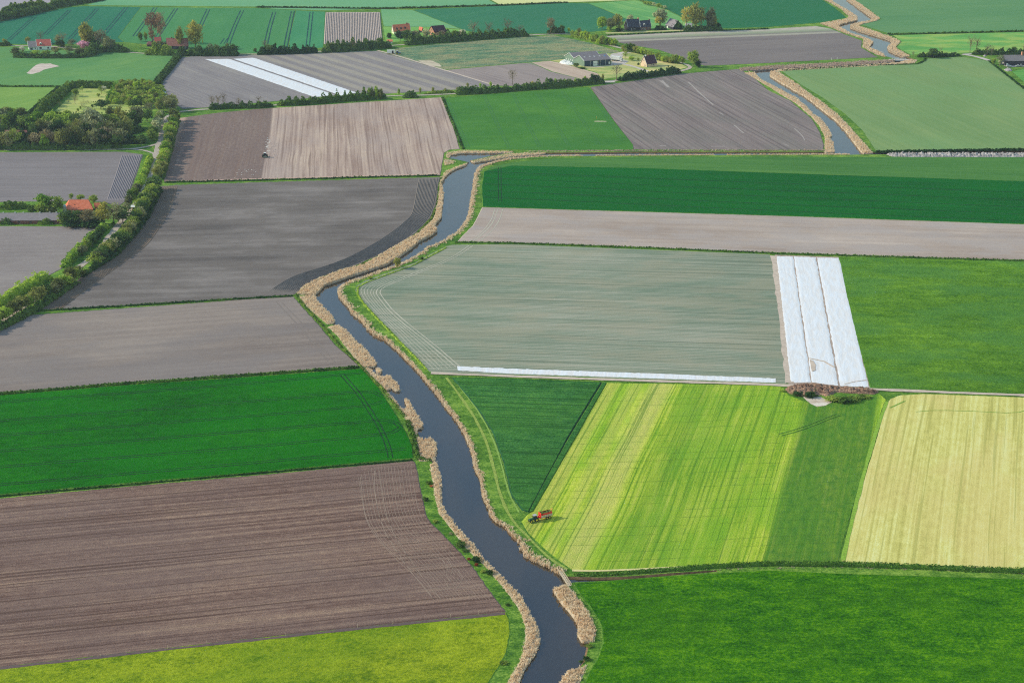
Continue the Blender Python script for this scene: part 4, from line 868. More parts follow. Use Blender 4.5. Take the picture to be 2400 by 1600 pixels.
ribbons('bank_path', [([(1062, 884), (1090, 922), (1120, 962), (1150, 1012), (1174, 1080), (1190, 1150), (1216, 1200)], .7, o) for o in (0, 2.0)], plain('pale_path_grass', C(128, 164, 74), nz=.15), z=FZ + .02)
ribbons('bank_path', [([(1046, 884), (1080, 930), (1108, 970), (1136, 1022), (1156, 1090), (1172, 1160), (1196, 1215), (1240, 1260), (1290, 1310), (1330, 1333)], 1.2, 0)], plain('dry_path_grass', C(136, 158, 70), nz=.25), z=FZ - .03)
strip([(1341, 1336), (1391, 1338), (1532, 1331), (1634, 1326), (1800, 1317), (1979, 1319), (2160, 1325), (2500, 1340)], 1.2, 'bank_path', plain('mown_dry_edge', C(206, 200, 142), nz=.15), z=FZ + .03)
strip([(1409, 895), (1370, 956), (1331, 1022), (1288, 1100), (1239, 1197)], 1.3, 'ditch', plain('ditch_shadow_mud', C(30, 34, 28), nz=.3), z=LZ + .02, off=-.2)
field('clover_strip', jag([(1413, 896), (1420, 897), (1338, 1040), (1248, 1196), (1240, 1199), (1294, 1096), (1336, 1022)], .4), bpy.data.materials['clover_dark'], z=FZ + .3, zb=LZ)
strip([(2079, 940), (2050, 1020), (2024, 1112), (2004, 1190), (1982, 1280), (1976, 1312)], 1.5, 'field_edge', plain('light_grass_edge', C(128, 168, 56), nz=.2), z=FZ + .06)
strip([(0, 1565), (600, 1497), (1184, 1437)], 1.4, 'field_edge', plain('dark_soil_edge', C(98, 84, 84), nz=.15), z=FZ + .03)  # darker strip where ploughed field and meadow meet
strip([(376, 199), (381, 207), (388, 221), (392, 234)], 2.2, 'ditch_water', plain('ditch_water', C(160, 190, 200), .1, .5, .05), z=FZ + .03)

# ------------------------------------------------------------------ white crop covers
tcv = NT('white_fleece'); gcv = tcv.new('ShaderNodeNewGeometry')
uvc = tcv.uv(rowdir((1860, 600), (1900, 894)))
n1 = tcv.noise(tcv.scale(uvc, .10, .5), 1.0, 4, .7); n2 = tcv.noise(tcv.scale(gcv.outputs['Position'], .9, .9), 1.0, 3, .6)
tcv.l.new(tcv.mix(tcv.smooth(tcv.math('MULTIPLY_ADD', n2, .25, tcv.math('MULTIPLY', n1, .8)), .38, .66), C(214, 217, 219), C(234, 236, 238)), tcv.b.inputs['Base Color'])
tcv.bump(n1, .25, .7); M_fleece = tcv.m
def cover(a, b, c, d, label, z=FZ + .12, nu=14, nv=60, amp=.07, group='white crop covers'):
    """a,b top left/right; c,d bottom right/left"""
    a, b, c, d = (Vector(G(p[0], p[1], z)) for p in (a, b, c, d)); V = []; nu2 = nu
    L = max((d - a).length, 1)
    for j in range(nv + 1):
        for i in range(nu + 1):
            u, v = i / nu, j / nv
            p = (a.lerp(b, u)).lerp(d.lerp(c, u), v); eu = (b - a).normalized() if (b - a).length > 1 else Vector((1, 0, 0))
            if i in (0, nu): p += eu * rnd.uniform(-.25, .25)
            if j in (0, nv): p += (d - a).normalized() * rnd.uniform(-.4, .4)
            edge = i in (0, nu) or j in (0, nv)
            p.z = z + (-.14 if edge else rnd.uniform(-amp, amp) * .7); V.append(p)
    I = np.arange((nu + 1) * (nv + 1)).reshape(nv + 1, nu + 1)
    F = np.stack([I[:-1, :-1], I[1:, :-1], I[1:, 1:], I[:-1, 1:]], -1).reshape(-1, 4)
    o = link('crop_cover', mesh_np('crop_cover', V, F, M_fleece)); tag(o, label, 'crop cover', group); return o
cover((1819, 599.5), (1858.5, 600.5), (1900, 894), (1852, 896), 'white fleece strip at the left, beside the bare soil track, nearest the grey-green field')
cover((1860.5, 600.5), (1912, 602.5), (1965, 903), (1903, 895), 'middle white fleece strip, torn across near its lower end')
cover((1915, 603), (1967, 604), (2036, 906), (1969, 903), 'white fleece strip at the right, bordering the dark green field')
cover((1072, 857.5), (1818, 885), (1818, 896.5), (1074, 867.5), 'long narrow white fleece strip along the lower edge of the grey-green field', nu=6, nv=6, amp=.02) if False else None
def cover_line(top, bot, label, z=FZ + .12, n=90):
    A = resample(wpoly(top, z), n=n); B = resample(wpoly(bot, z), n=n); V = []
    for j in range(5):
        for i in range(n):
            p = A[i].lerp(B[i], j / 4); p.z = z - (.13 if j in (0, 4) else 0) + rnd.uniform(-.05, .05); p.y += rnd.uniform(-.12, .12); V.append(p)
    I = np.arange(5 * n).reshape(5, n); F = np.stack([I[:-1, :-1], I[1:, :-1], I[1:, 1:], I[:-1, 1:]], -1).reshape(-1, 4)
    o = link('crop_cover', mesh_np('crop_cover', V, F, M_fleece)); tag(o, label, 'crop cover', 'white crop covers')
cover_line([(1071, 857), (1200, 862.5), (1500, 873), (1818, 885.5)], [(1073, 867.5), (1200, 875), (1500, 885), (1818, 896)], 'long narrow white fleece strip along the lower edge of the grey-green field')
cover((480, 139), (538, 138), (785, 222), (738, 228), 'wide far white fleece strip at the left of the pair, above the roadside hedge', nu=10)
cover((546, 138), (594, 135), (837, 217), (799, 224), 'far white fleece strip at the right of the pair, above the roadside hedge', nu=10)
strip(T(3, 2, (378, 152), (430, 150), (480, 162), (540, 195), (612, 235)), .8, 'cover_tear', M_soil_p, z=FZ + .28)
sheet('bare_patch', [G(x, y, FZ + .27)[:2] for x, y in jag(T(3, 2, (385, 165), (415, 175), (440, 215), (438, 262), (405, 275), (392, 230)), .8, 5)], FZ + .27, M_soil_p)
strip(T(3, 2, (700, 390), (760, 375), (860, 350), (905, 352)), .5, 'cover_tear', M_soil_p, z=FZ + .28)

# ------------------------------------------------------------------ reeds
RZ = 1.25
def reeds(px, label, dens=4.6, hmin=.9, hmax=1.45, mat=None, w=.32, z0=0.0, cat='reeds'):
    ymid = sum(p[1] for p in px) / len(px); sc = SC(ymid); k = max(.35, min(1.0, sc / 5.5))
    P = tri_points(jag(px, .9, 5, seed=int(px[0][0])), RZ, dens * k)
    J = jag(px, .9, 5, seed=int(px[0][0])); Q = [Vector((G(x, y, RZ)[0], G(x, y, RZ)[1], 0)) for x, y in J]; hs = (hmin + hmax) * .30
    tr = [list(t) for t in geometry.tessellate_polygon([Q])]; nq = len(Q)
    for t in tr:
        if (Q[t[1]] - Q[t[0]]).cross(Q[t[2]] - Q[t[0]]).z < 0: t.reverse()
    SV = [(q.x, q.y, hs) for q in Q] + [(q.x, q.y, -.1) for q in Q]; SF = tr + [[i, (i + 1) % nq, i + nq] for i in range(nq)] + [[(i + 1) % nq, (i + 1) % nq + nq, i + nq] for i in range(nq)]
    me = tufts('reed_bed', P, z0, hmin, hmax, w / k ** .45, mat or M_reed, .28, 3, int(px[0][0]), 7.0, (SV, SF))
    o = link('reed_bed', me); tag(o, label, None, 'dry reed beds along the river', 'stuff'); return o
def reed_line(px, w, label, side=1, dens=4.6, hmin=.8, hmax=1.4, mat=None, bw=.32, z=0.2, var=14.0, wv=.75):
    W = smooth_line(wpoly(px, z), 1); d = [0]
    for i in range(1, len(W)): d.append(d[-1] + (W[i] - W[i - 1]).length)
    L = d[-1]; ymid = sum(p[1] for p in px) / len(px); k = max(.35, min(1.0, SC(ymid) / 5.5)); n = int(L * w * dens * k); sd = rnd.randint(1, 999)
    t = nrs.uniform(0, L, n); X = np.interp(t, d, [p.x for p in W]); Y = np.interp(t, d, [p.y for p in W])
    e = np.minimum(t + 1, L); s = np.maximum(t - 1, 0)
    dx = np.interp(e, d, [p.x for p in W]) - np.interp(s, d, [p.x for p in W]); dy = np.interp(e, d, [p.y for p in W]) - np.interp(s, d, [p.y for p in W]); l = np.hypot(dx, dy) + 1e-9
    ww = w * np.clip(1 + wv * snoise(t, t * 0, var, sd) + wv * .6 * snoise(t, t * 0, var * .3, sd + 1), .1, None); o_ = (nrs.rand(n) - .18) * ww * side
    P = np.stack([X - dy / l * o_, Y + dx / l * o_], 1)
    o = link('reed_bed', tufts('reed_bed', P, 0.0, hmin, hmax, bw / k ** .45, mat or M_reed, .28, 3, sd, 5.0)); tag(o, label, None, 'dry reed beds along the river', 'stuff'); return o
reeds([(1205, 1567), (1220, 1544), (1231, 1501), (1233, 1468), (1220, 1430), (1200, 1399), (1174, 1366), (1136, 1322), (1097, 1287), (1059, 1238), (1029, 1200), (1018, 1152), (1008, 1086), (1021, 1078), (1034, 1119), (1034, 1178), (1046, 1200), (1069, 1228), (1110, 1274), (1126, 1297), (1161, 1333), (1200, 1373), (1215, 1384), (1233, 1414), (1248, 1445), (1261, 1465), (1266, 1501), (1254, 1529), (1228, 1565), (1215, 1600), (1185, 1665), (1160, 1650), (1190, 1595)], 'long dry reed fringe on the left bank in the foreground')
reeds([(976, 1022), (995, 1027), (1008, 1023), (1021, 1032), (1023, 1055), (1018, 1078), (983, 1078), (980, 1042)], 'rounded block of dry reeds where the green field meets the river')
reeds([(942, 958), (955, 953), (948, 933), (953, 931), (959, 938), (970, 958), (990, 989), (990, 999), (978, 1001), (976, 1022), (957, 994)], 'pointed dry reed clump reaching into the river on the left bank')
reeds([(906, 915), (919, 928), (942, 956), (942, 963), (914, 933), (901, 917)], 'narrow neck of reeds on the left bank')
reeds([(893, 879), (911, 877), (934, 899), (937, 912), (927, 912), (916, 905), (909, 912), (901, 910), (870, 882), (848, 859), (868, 862), (881, 877)], 'hooked reed clump on the left bank')
reeds([(881, 861), (887, 859), (894, 865), (892, 872), (884, 872)], 'small round reed islet in the river')
reeds([(802, 800), (830, 803), (845, 803), (865, 826), (883, 847), (878, 856), (865, 856), (850, 858), (824, 828)], 'broad brown reed bed on the left bank above the islet')
reeds([(702, 693), (733, 688), (748, 706), (773, 732), (786, 749), (779, 757), (766, 757), (733, 729), (710, 706)], 'reed bed on the left bank at the river bend')
reeds([(768, 763), (794, 760), (812, 772), (832, 793), (840, 803), (805, 803), (789, 783)], 'reed bed on the left bank below the bend')
reeds([(697, 688), (712, 670), (745, 653), (804, 632), (855, 619), (881, 604), (932, 573), (983, 545), (1013, 517), (1021, 502), (1029, 464), (1031, 426), (1039, 418), (1042, 416), (1034, 428), (1039, 451), (1036, 484), (1034, 507), (1023, 520), (1018, 528), (1025, 538), (1008, 551), (983, 563), (965, 579), (932, 602), (906, 617), (888, 624), (830, 642), (779, 660), (761, 665), (751, 676), (738, 690)], 'long dry reed belt beside the grey field on the left bank', hmin=1.6, hmax=2.1)
reeds([(1046, 368), (1048, 356), (1085, 352), (1200, 353.5), (1200, 357), (1085, 357), (1057, 361), (1052, 370)], 'reeds round the small pond arm', hmax=1.4)
reeds([(1041, 372), (1055, 373), (1067, 377), (1062, 383), (1040, 386)], 'reeds on the green spit by the pond arm', hmax=1.4)
reeds([(1044, 400), (1066, 391), (1092, 383), (1096, 380), (1088, 387), (1066, 395), (1052, 404), (1040, 416), (1034, 414)], 'reed fringe along the lower side of the green spit', hmax=1.4)
reeds([(1104, 375.5), (1148, 367), (1200, 358.5), (1276, 356), (1280, 359), (1200, 365), (1136, 376), (1112, 379)], 'thin reedy tongue between pond arm and canal', hmax=1.3)
reed_line([(1240, 357.5), (1506, 355.5), (1800, 355.5), (1940, 355)], 2.0, 'brown reeds along the north bank of the straight canal', 1, hmax=1.5, mat=M_reed_b, wv=.25)
reed_line([(1205, 372.5), (1276, 367), (1365, 365.5)], 2.4, 'pale reeds on the south bank at the west end of the canal', -1, hmax=1.4)
reed_line([(1396, 365.5), (1506, 365), (1672, 363.8)], 2.2, 'pale reeds on the south bank in the middle of the canal', -1, hmax=1.2, wv=.3)
reed_line([(1704, 364), (1800, 363.5), (1990, 362)], 2.2, 'pale reeds on the south bank at the east end of the canal', -1, hmax=1.2, wv=.3)
reeds([(1933, 355), (1933, 319), (1920, 293), (1902, 273), (1864, 240), (1825, 217), (1800, 201), (1745, 170), (1769, 168), (1782, 184), (1800, 194), (1815, 201), (1871, 230), (1876, 238), (1887, 245), (1905, 265), (1922, 275), (1943, 301), (1950, 316), (1944, 321), (1953, 332), (1956, 355)], 'reed belt on the left bank of the side branch')
reeds([(1824, 168), (1868, 197), (1900, 221), (1935, 245), (1968, 273), (1996, 303), (2020, 330), (2038, 350), (2046, 358), (2022, 357), (2012, 346), (2001, 331), (1984, 308), (1958, 280), (1922, 252), (1889, 226), (1838, 197), (1805, 177), (1806, 167)], 'wide pale reed belt on the right bank of the side branch', hmax=2.0)
reeds([(1806, 168), (1825, 162), (1979, 154), (2106, 146), (2131, 139), (2150, 140), (2144, 147), (2106, 151), (1953, 159), (1830, 166)], 'pale reeds along the south side of the narrow upper canal')
reeds([(1800, 155), (1927, 149), (2091, 140), (2096, 145), (1953, 155), (1800, 162), (1736, 166), (1734, 160)], 'tall brown reeds along the north side of the narrow upper canal', mat=M_reed_b, hmax=2.2)
reeds([(1930, -2), (1973, 22), (1991, 40), (1979, 46), (1922, 55), (1948, 64), (1979, 77), (2024, 91), (2022, 110), (2055, 128), (2076, 133), (2070, 125), (2037, 111), (2047, 98), (2032, 90), (1994, 78), (1963, 60), (1979, 54), (2009, 47), (2009, 38), (1979, 20), (1958, 9), (1945, -2)], 'dry reeds on the left bank of the far river', hmax=2.2)
reeds([(1984, -2), (2017, 22), (2045, 42), (2038, 49), (2012, 53), (1993, 59), (1994, 65), (2030, 77), (2081, 92), (2091, 98), (2080, 110), (2083, 118), (2116, 133), (2133, 132), (2098, 112), (2110, 97), (2081, 84), (2009, 60), (2030, 54), (2055, 48), (2062, 43), (2030, 20), (1999, -2)], 'dry reeds on the right bank of the far river', hmax=2.2)
RWL = [(1205, 372), (1161, 380), (1128, 391), (1116, 400), (1110, 441), (1104, 477), (1101, 502), (1093, 520), (1080, 536), (1077, 544), (1054, 557), (1040, 568), (1018, 577), (1000, 582), (992, 592), (957, 613), (925, 627), (881, 641), (855, 651), (809, 666), (796, 677), (792, 688), (802, 705), (819, 720), (824, 735), (847, 750), (860, 766), (872, 784), (903, 797)]
reed_line(RWL, 2.6, 'pale reed fringe on the right bank above the bend', 1, hmax=1.7)
RW2 = [(903, 797), (932, 823), (957, 848), (978, 869), (998, 894), (1021, 920), (1046, 956), (1072, 989), (1085, 1009), (1097, 1035), (1108, 1063), (1113, 1104), (1126, 1114), (1131, 1157), (1141, 1183), (1151, 1210), (1161, 1223), (1184, 1233), (1200, 1254), (1218, 1268)]
reed_line(RW2, 1.6, 'thin uneven reed fringe on the right bank beside the dark triangle field', 1, hmin=.9, hmax=1.5, wv=.55, var=10)
reed_line([(1218, 1268), (1226, 1297), (1246, 1312), (1284, 1328), (1300, 1338), (1312, 1345)], 3.0, 'reeds on the right bank just above the footbridge', 1, hmax=1.5)
reeds([(1297, 1379), (1322, 1368), (1343, 1384), (1363, 1412), (1384, 1445), (1396, 1481), (1391, 1501), (1363, 1498), (1354, 1481), (1356, 1460), (1338, 1432), (1317, 1409)], 'broad pale reed bed on the right bank below the footbridge', hmin=1.5, hmax=1.9)
reeds([(1376, 1554), (1358, 1600), (1320, 1680), (1285, 1660), (1310, 1600), (1330, 1567), (1353, 1564)], 'pale reed bed at the bottom edge on the right bank')

# ------------------------------------------------------------------ ditch banks, hedges
def ditch(px, w, h, label, mat='ditch', **kw):
    return hedge('ditch_grass', px, w, h, mat, label, None, 'overgrown ditch edges', dens=kw.pop('dens', 4.5), leaf=kw.pop('leaf', .38), bumpy=kw.pop('bumpy', .25), bl=7, kind='stuff', **kw)
ditch([(-150, 934), (0, 923.5), (300, 899), (600, 878.5), (843, 861)], 2.4, 1.0, 'dark ditch edge above the bright green field')
ditch([(80, 730), (300, 717), (600, 698.5), (687, 694)], 1.9, .8, 'dark ditch edge between the two grey fields')
ditch([(385, 428), (600, 423.5), (1031, 412)], 2.2, 1.0, 'ditch edge under the pinkish field', dens=3.5)
ditch([(1037, 229), (1052, 268), (1066, 300), (1086, 351)], 2.2, 1.0, 'ditch edge between pinkish and green field', dens=3.5)
ditch([(1066, 568.5), (1200, 570.5), (1500, 581), (1800, 593.5), (2100, 603), (2700, 621)], 1.9, .8, 'ditch edge above the grey-green field')
ditch([(-100, 1174), (0, 1163), (300, 1136), (600, 1109.5), (968, 1078)], 1.3, .6, 'thin grassy ditch between green and brown field', dens=6, leaf=.28)
ditch([(1345, 1347), (1420, 1346), (1500, 1341), (1580, 1335), (1634, 1331), (1800, 1322.5), (2000, 1325), (2200, 1333), (2400, 1341), (2700, 1354)], 2.3, 2.0, 'tall dark green reeds in the ditch below the mown field', 'reed_green', dens=13, leaf=.22, bumpy=.12, hpx=[3, 5, 7, 8, 9, 10, 11, 11, 12, 12])
reed_line([(1348, 1351), (1420, 1352), (1500, 1348), (1640, 1338), (2000, 1331), (2500, 1351)], .9, 'dead brown reed stems at the foot of the ditch', 1, hmin=.5, hmax=0.9, mat=M_reed_b, wv=.3)
ditch([(-100, 203), (0, 203.3), (140, 204)], 3, 1.0, 'straight ditch edge across the far meadows', dens=3, leaf=.6)
ditch([(140, 205), (94, 243), (50, 283)], 4, 1.4, 'dark diagonal ditch beside the light meadow', 'dark', dens=3, leaf=.6)
ditch([(419, 131), (398, 160), (372, 190), (370, 200)], 7, 3.0, 'dark overgrown ditch beside the far grey field', 'dark', dens=3, leaf=.7)
ditch([(2050, 358), (2200, 355.5), (2400, 352.5), (2600, 351.5)], 3.0, 1.5, 'dark grassy canal bank under the pale green field', 'dark', dens=5, leaf=.5)
ditch([(2078, 82), (2400, 74.5), (2600, 70)], 3, 1.2, 'thin far ditch between two green fields', dens=2, leaf=.8)
ditch([(600, 18), (892, 21.5), (1010, 18.5), (1171, 14), (1330, 7)], 3.5, 1.2, 'thin far ditch along the top green field', 'dark', dens=2, leaf=.9)
ditch([(1832, 166), (1928, 160.5), (2055, 153.5), (2150, 151), (2166, 144), (2169, 138)], 2.2, .8, 'dark edge above the pale green field', dens=3, leaf=.5)
ditch([(2318, 144), (2352, 171), (2402, 210), (2500, 285)], 2.2, .9, 'diagonal ditch edge at the right margin', dens=3, leaf=.5)
ditch([(1420, 84.5), (1600, 76), (1800, 69)], 2.2, .8, 'dark edge under the farm track', dens=2, leaf=.8)
ditch([(955, 985), (968, 1020), (976, 1062), (982, 1075), (1012, 1080)], 2.4, 1.0, 'weedy corner beside the bright green field', dens=7)
ditch([(1048, 580), (1010, 600), (970, 622), (906, 645), (858, 663), (838, 674), (838, 690), (852, 712), (884, 747), (930, 795), (962, 826), (1000, 866)], 1.3, .5, 'bright weeds along the river bank beside the onion field', 'bright', dens=8, leaf=.3)
ditch([(1034, 418), (1029, 450), (1025, 480), (1012, 512), (976, 550), (912, 592), (835, 625), (756, 651), (716, 674), (694, 692), (712, 716), (752, 760), (796, 810), (845, 858), (900, 915), (950, 978)], 1.6, .6, 'green weeds along the left bank between fields and reeds', 'green', dens=7, leaf=.32)
def hd(px, w, mat, label, hpx, **kw): return hedge('hedge', px, w, 2, mat, label, 'hedge', kw.pop('group', None), hpx=hpx, dens=kw.pop('dens', 4.0), leaf=kw.pop('leaf', .6), bl=kw.pop('bl', 14), **kw)
hd([(490, 257), (535, 254), (600, 253), (640, 250)], 5, 'dark', 'roadside hedge at the left end above the pinkish field', [12, 10, 12, 12])
hd([(650, 247), (692, 246), (743, 242.5), (790, 238), (830, 235.5), (905, 230)], 6, 'green', 'tall roadside hedge below the far white covers', [7, 18, 15, 17, 22, 12])
hd([(944, 229.5), (962, 228.5), (981, 227.5)], 6, 'dark', 'isolated dark bush clump on the road verge', [11, 14, 10])
hd([(995, 221), (1030, 219), (1066, 217)], 2.5, 'green', 'low hedge along the road gap', [4, 5, 4])
hd([(1069, 222), (1130, 218.5), (1200, 213.5), (1250, 209), (1302, 206), (1350, 201), (1415, 194)], 6, 'dark', 'long dark hedge above the green field', [15, 14, 12, 14, 16, 12, 14])
hd([(1450, 190), (1506, 183), (1550, 177), (1594, 171)], 6, 'dark', 'dark hedge in front of the small brick house', [14, 14, 14, 12])
hd([(604, 128.5), (640, 127.5), (700, 126), (744, 124)], 6, 'dark', 'dark hedge under the far green field', [12, 18, 14, 16], leaf=.8)
hd([(755, 123), (800, 121), (860, 116), (916, 111)], 9, 'dark', 'dark thicket below the far striped field', [18, 20, 20, 16], leaf=.8)
hd([(950, 106), (1000, 102), (1059, 97.5), (1130, 92), (1200, 86), (1240, 85)], 8, 'dark', 'long dark hedge beyond the vegetable field', [18, 16, 16, 15, 16, 10], leaf=.8)
hd([(1282, 79), (1300, 78.5), (1322, 77.5)], 7, 'dark', 'dark bushes at the far road bend', [10, 15, 13], leaf=.8)
hd([(342, 128), (370, 129), (408, 129.5)], 8, 'green', 'shrubbery in front of the red barn', [16, 22, 16], leaf=.8)
hd([(412, 130), (450, 130.5), (500, 131), (560, 130.5)], 9, 'dark', 'thick garden hedge beside the yellow trees', [14, 15, 17, 20], leaf=.8)
hd([(33, 135), (90, 136.5), (150, 136.5), (200, 135)], 5, 'dark', 'dark garden hedge in front of the white house', [12, 9, 9, 10], leaf=.7)
hd([(205, 134), (220, 126), (245, 121), (285, 122), (303, 121)], 9, 'dark', 'dark shrubbery right of the white house', [16, 22, 18, 16, 14], leaf=.8)
hd([(-60, 109), (0, 107.5), (26, 107)], 6, 'dark', 'dark bushes at the left edge beyond the meadow', [10, 9, 8], leaf=.8)
hd([(-60, 60), (0, 48), (76, 33), (127, 19), (178, 9), (240, 1)], 11, 'dark', 'long dark hedge in the far left corner', [14, 13, 12, 11, 10, 8], leaf=1.0)
hd([(4, 34), (30, 29), (60, 25), (106, 16)], 10, 'green', 'row of bushes behind the far corner hedge', [10, 14, 14, 12], leaf=1.0)
hd([(122, 11), (150, 5), (180, -2)], 9, 'green', 'bushes at the top edge behind the far hedge', [10, 11, 8], leaf=1.0)
hd([(160, 206), (200, 206), (240, 207), (276, 207)], 6, 'green', 'clipped tall hedge at the back of the orchard', [16, 17, 16, 14], bumpy=.08, leaf=.6)
hd([(163, 206), (148, 222), (125, 243), (100, 262), (85, 275)], 7, 'green', 'diagonal hedge along the left of the orchard', [14, 16, 18, 20, 18], leaf=.6)
hd([(276, 207), (266, 220), (256, 234)], 5, 'bright', 'bright hedge along the left of the young plantation', [12, 12, 11], leaf=.6)
hd([(352, 200), (362, 222), (372, 240), (378, 250)], 7, 'bright', 'bright grassy hedge along the right of the young plantation', [9, 9, 8, 7], leaf=.6)
hd([(2150, 133), (2180, 134), (2205, 133.5), (2250, 131.5)], 6, 'dark', 'low dark hedge right of the far bridge', [6, 9, 8, 6], leaf=.6)
hd([(2278, 127.5), (2320, 128.5), (2360, 129), (2410, 129.5)], 6, 'dark', 'dark hedge behind the right farm', [9, 13, 15, 14], leaf=.7)
hd([(1602, 73), (1640, 72.5), (1692, 71)], 7, 'dark', 'dark shrubs under the far poplars', [11, 10, 10], leaf=.8)
hd([(1533, 71), (1562, 70.5)], 5, 'dark', 'dark hedge between far farmhouse and barn', [9, 8], leaf=.7)
hd([(1340, 86), (1390, 97), (1442, 108)], 4, 'green', 'undergrowth below the upper avenue of small trees', [6, 7, 6], leaf=.6)
hd([(1462, 121), (1500, 125), (1541, 141), (1590, 150)], 4, 'green', 'undergrowth below the lower avenue of small trees', [6, 7, 7, 6], leaf=.6)
hd([(352, 372), (343, 398), (330, 430), (318, 450), (308, 470)], 5, 'bright', 'bright hedge strip between the striped field and the lane', [10, 12, 13, 14, 14], leaf=.55)
hd([(249, 533), (216, 562), (186, 592), (150, 628)], 5, 'bright', 'bright hedge along the upper side of the lane', [15, 18, 18, 14], leaf=.5, bumpy=.45)
hd([(118, 652), (84, 666), (40, 692), (0, 716), (-60, 752)], 6, 'bright', 'bright hedge along the lane at the left edge', [16, 20, 20, 20, 20], leaf=.5, bumpy=.45)
hd([(0, 489), (22, 489), (45, 488), (70, 488)], 6, 'green', 'bushes left of the orange-roofed farm', [14, 16, 12, 16], leaf=.55)
hd([(0, 524), (18, 525.5), (34, 525)], 4, 'dark', 'dark bush against the long grey barn at the left', [12, 18, 6], leaf=.5)
hd([(88, 525), (108, 525.5), (125, 525)], 3, 'green', 'bush against the long grey barn at the right', [5, 13, 6], leaf=.5)

hd([(376, 446), (366, 466), (344, 510), (312, 554), (272, 598), (222, 630), (192, 650)], 4, 'dark', 'dark undergrowth added as tree shade along the east side of the lane', [8, 10, 12, 12, 12, 12, 8], leaf=.5)  # undergrowth added so the verge below the trees looks shaded; next rows too
hd([(180, 662), (148, 686), (84, 728), (20, 762), (-60, 800)], 5, 'dark', 'dark undergrowth added as tree shade along the lower east side of the lane', [10, 12, 14, 14, 14], leaf=.5)
hd([(417, 284), (407, 318), (397, 362), (386, 398), (380, 420)], 4, 'dark', 'dark undergrowth added as tree shade beside the pinkish field', [9, 10, 10, 10, 8], leaf=.5)
hd([(-20, 349.5), (60, 350), (150, 350), (230, 349), (286, 347)], 6, 'dark', 'dark undergrowth along the front of the wood', [13, 15, 12, 14, 16], leaf=.6)
hd([(-20, 333), (90, 334), (200, 334), (300, 334), (330, 332)], 14, 'dark', 'dark understorey inside the wood', [16, 20, 20, 20, 12], leaf=.7)
hd([(-20, 315), (60, 308), (150, 306), (250, 306), (330, 310)], 16, 'dark', 'dark understorey at the back of the wood', [16, 18, 18, 18, 14], leaf=.7)
hd([(310, 202), (304, 220), (298, 244)], 30, 'green', 'dense low growth in the young plantation, left half', [8, 9, 9], leaf=.7)
hd([(336, 202), (340, 220), (344, 246)], 30, 'green', 'dense low growth in the young plantation, right half', [8, 9, 9], leaf=.7)
# ------------------------------------------------------------------ trees
def trow(px, n, hp, wp, kinds, mats, label, group, jit=2.0, name='tree', hj=.2):
    W = resample([Vector((p[0], p[1], 0)) for p in px], n=n)
    for p in W:
        k = 1 + rnd.uniform(-hj, hj); a = 1 + rnd.uniform(-hj, hj)
        tree(p.x + rnd.uniform(-jit, jit), p.y + rnd.uniform(-jit, jit) * .4, hp * k, wp * a, rnd.choice(kinds), rnd.choice(mats), label, group, name)
# avenue along the lane
gl = 'trees lining the lane on the left'
lab_e = 'leafy tree in the east row of the lane, casting shade over the ploughed ridges'
trow([(362, 446), (354, 466), (340, 492), (330, 514), (308, 546), (284, 572), (262, 594), (240, 610), (222, 624)], 30, 35, 29, ['round', 'broad', 'round'], ['green', 'dark', 'green', 'olive', 'grey'], lab_e, gl)
trow([(185, 652), (160, 670), (130, 690), (96, 708), (60, 724), (20, 744), (-30, 772)], 23, 33, 30, ['round', 'broad'], ['green', 'dark', 'olive', 'bright', 'grey'], 'leafy tree in the lower east row of the lane near the left edge', gl)
trow([(-45, 780), (-80, 798), (-120, 822)], 5, 36, 26, ['round', 'broad'], ['green', 'dark'], 'leafy tree in the lower east row of the lane near the left edge', gl)
trow([(412, 284), (404, 312), (396, 345), (388, 372), (380, 398), (372, 418)], 24, 31, 23, ['round', 'broad', 'round'], ['olive', 'green', 'olive', 'bright'], 'olive green tree in the row between the lane and the pinkish field', gl)
trow([(378, 282), (370, 300), (362, 318), (355, 330)], 11, 28, 21, ['round', 'poplar'], ['olive', 'green', 'silver'], 'tree on the wood side of the lane above the junction', gl)
trow([(236, 560), (214, 580), (196, 598)], 5, 28, 20, ['round'], ['dark', 'grey', 'green'], 'darker tree between the bright hedge and the lane', gl)
trow([(322, 452), (308, 476), (296, 500), (280, 522)], 7, 26, 20, ['round', 'broad'], ['green', 'dark', 'grey'], 'tree on the farm side of the lane beside the orange roof', gl)
trow([(404, 262), (412, 256), (398, 250), (388, 262), (372, 262), (384, 248)], 9, 26, 22, ['open', 'broad'], ['grey', 'olive', 'green'], 'tree round the road bend beside the wood', gl)
# wood
gw = 'trees of the dense wood'
lab = {0: 'tree in the front row of the dense wood, above the slate grey field', 1: 'tree in the middle of the dense wood', 2: 'tree in the back row of the dense wood, below the orchard lawn'}
def keep_out(x, y): return 0
for i in range(17):
    x = 2 + i * 17.2 + rnd.uniform(-4, 4)
    if 26 < x < 72 and rnd.random() < .45: continue
    tree(x, 347 + rnd.uniform(-3, 2), 40 * rnd.uniform(.8, 1.2), 30 * rnd.uniform(.8, 1.2), rnd.choice(['broad', 'open', 'round', 'open']), rnd.choice(['grey', 'green', 'dark', 'olive', 'brown']), lab[0], gw)
for i in range(18):
    x = -4 + i * 17.5 + rnd.uniform(-5, 5)
    if 10 < x < 85: continue
    tree(x, 328 + rnd.uniform(-3, 3), 42 * rnd.uniform(.8, 1.2), 32 * rnd.uniform(.8, 1.2), rnd.choice(['broad', 'round', 'open']), rnd.choice(['dark', 'green', 'grey', 'dark', 'olive']), lab[1], gw)
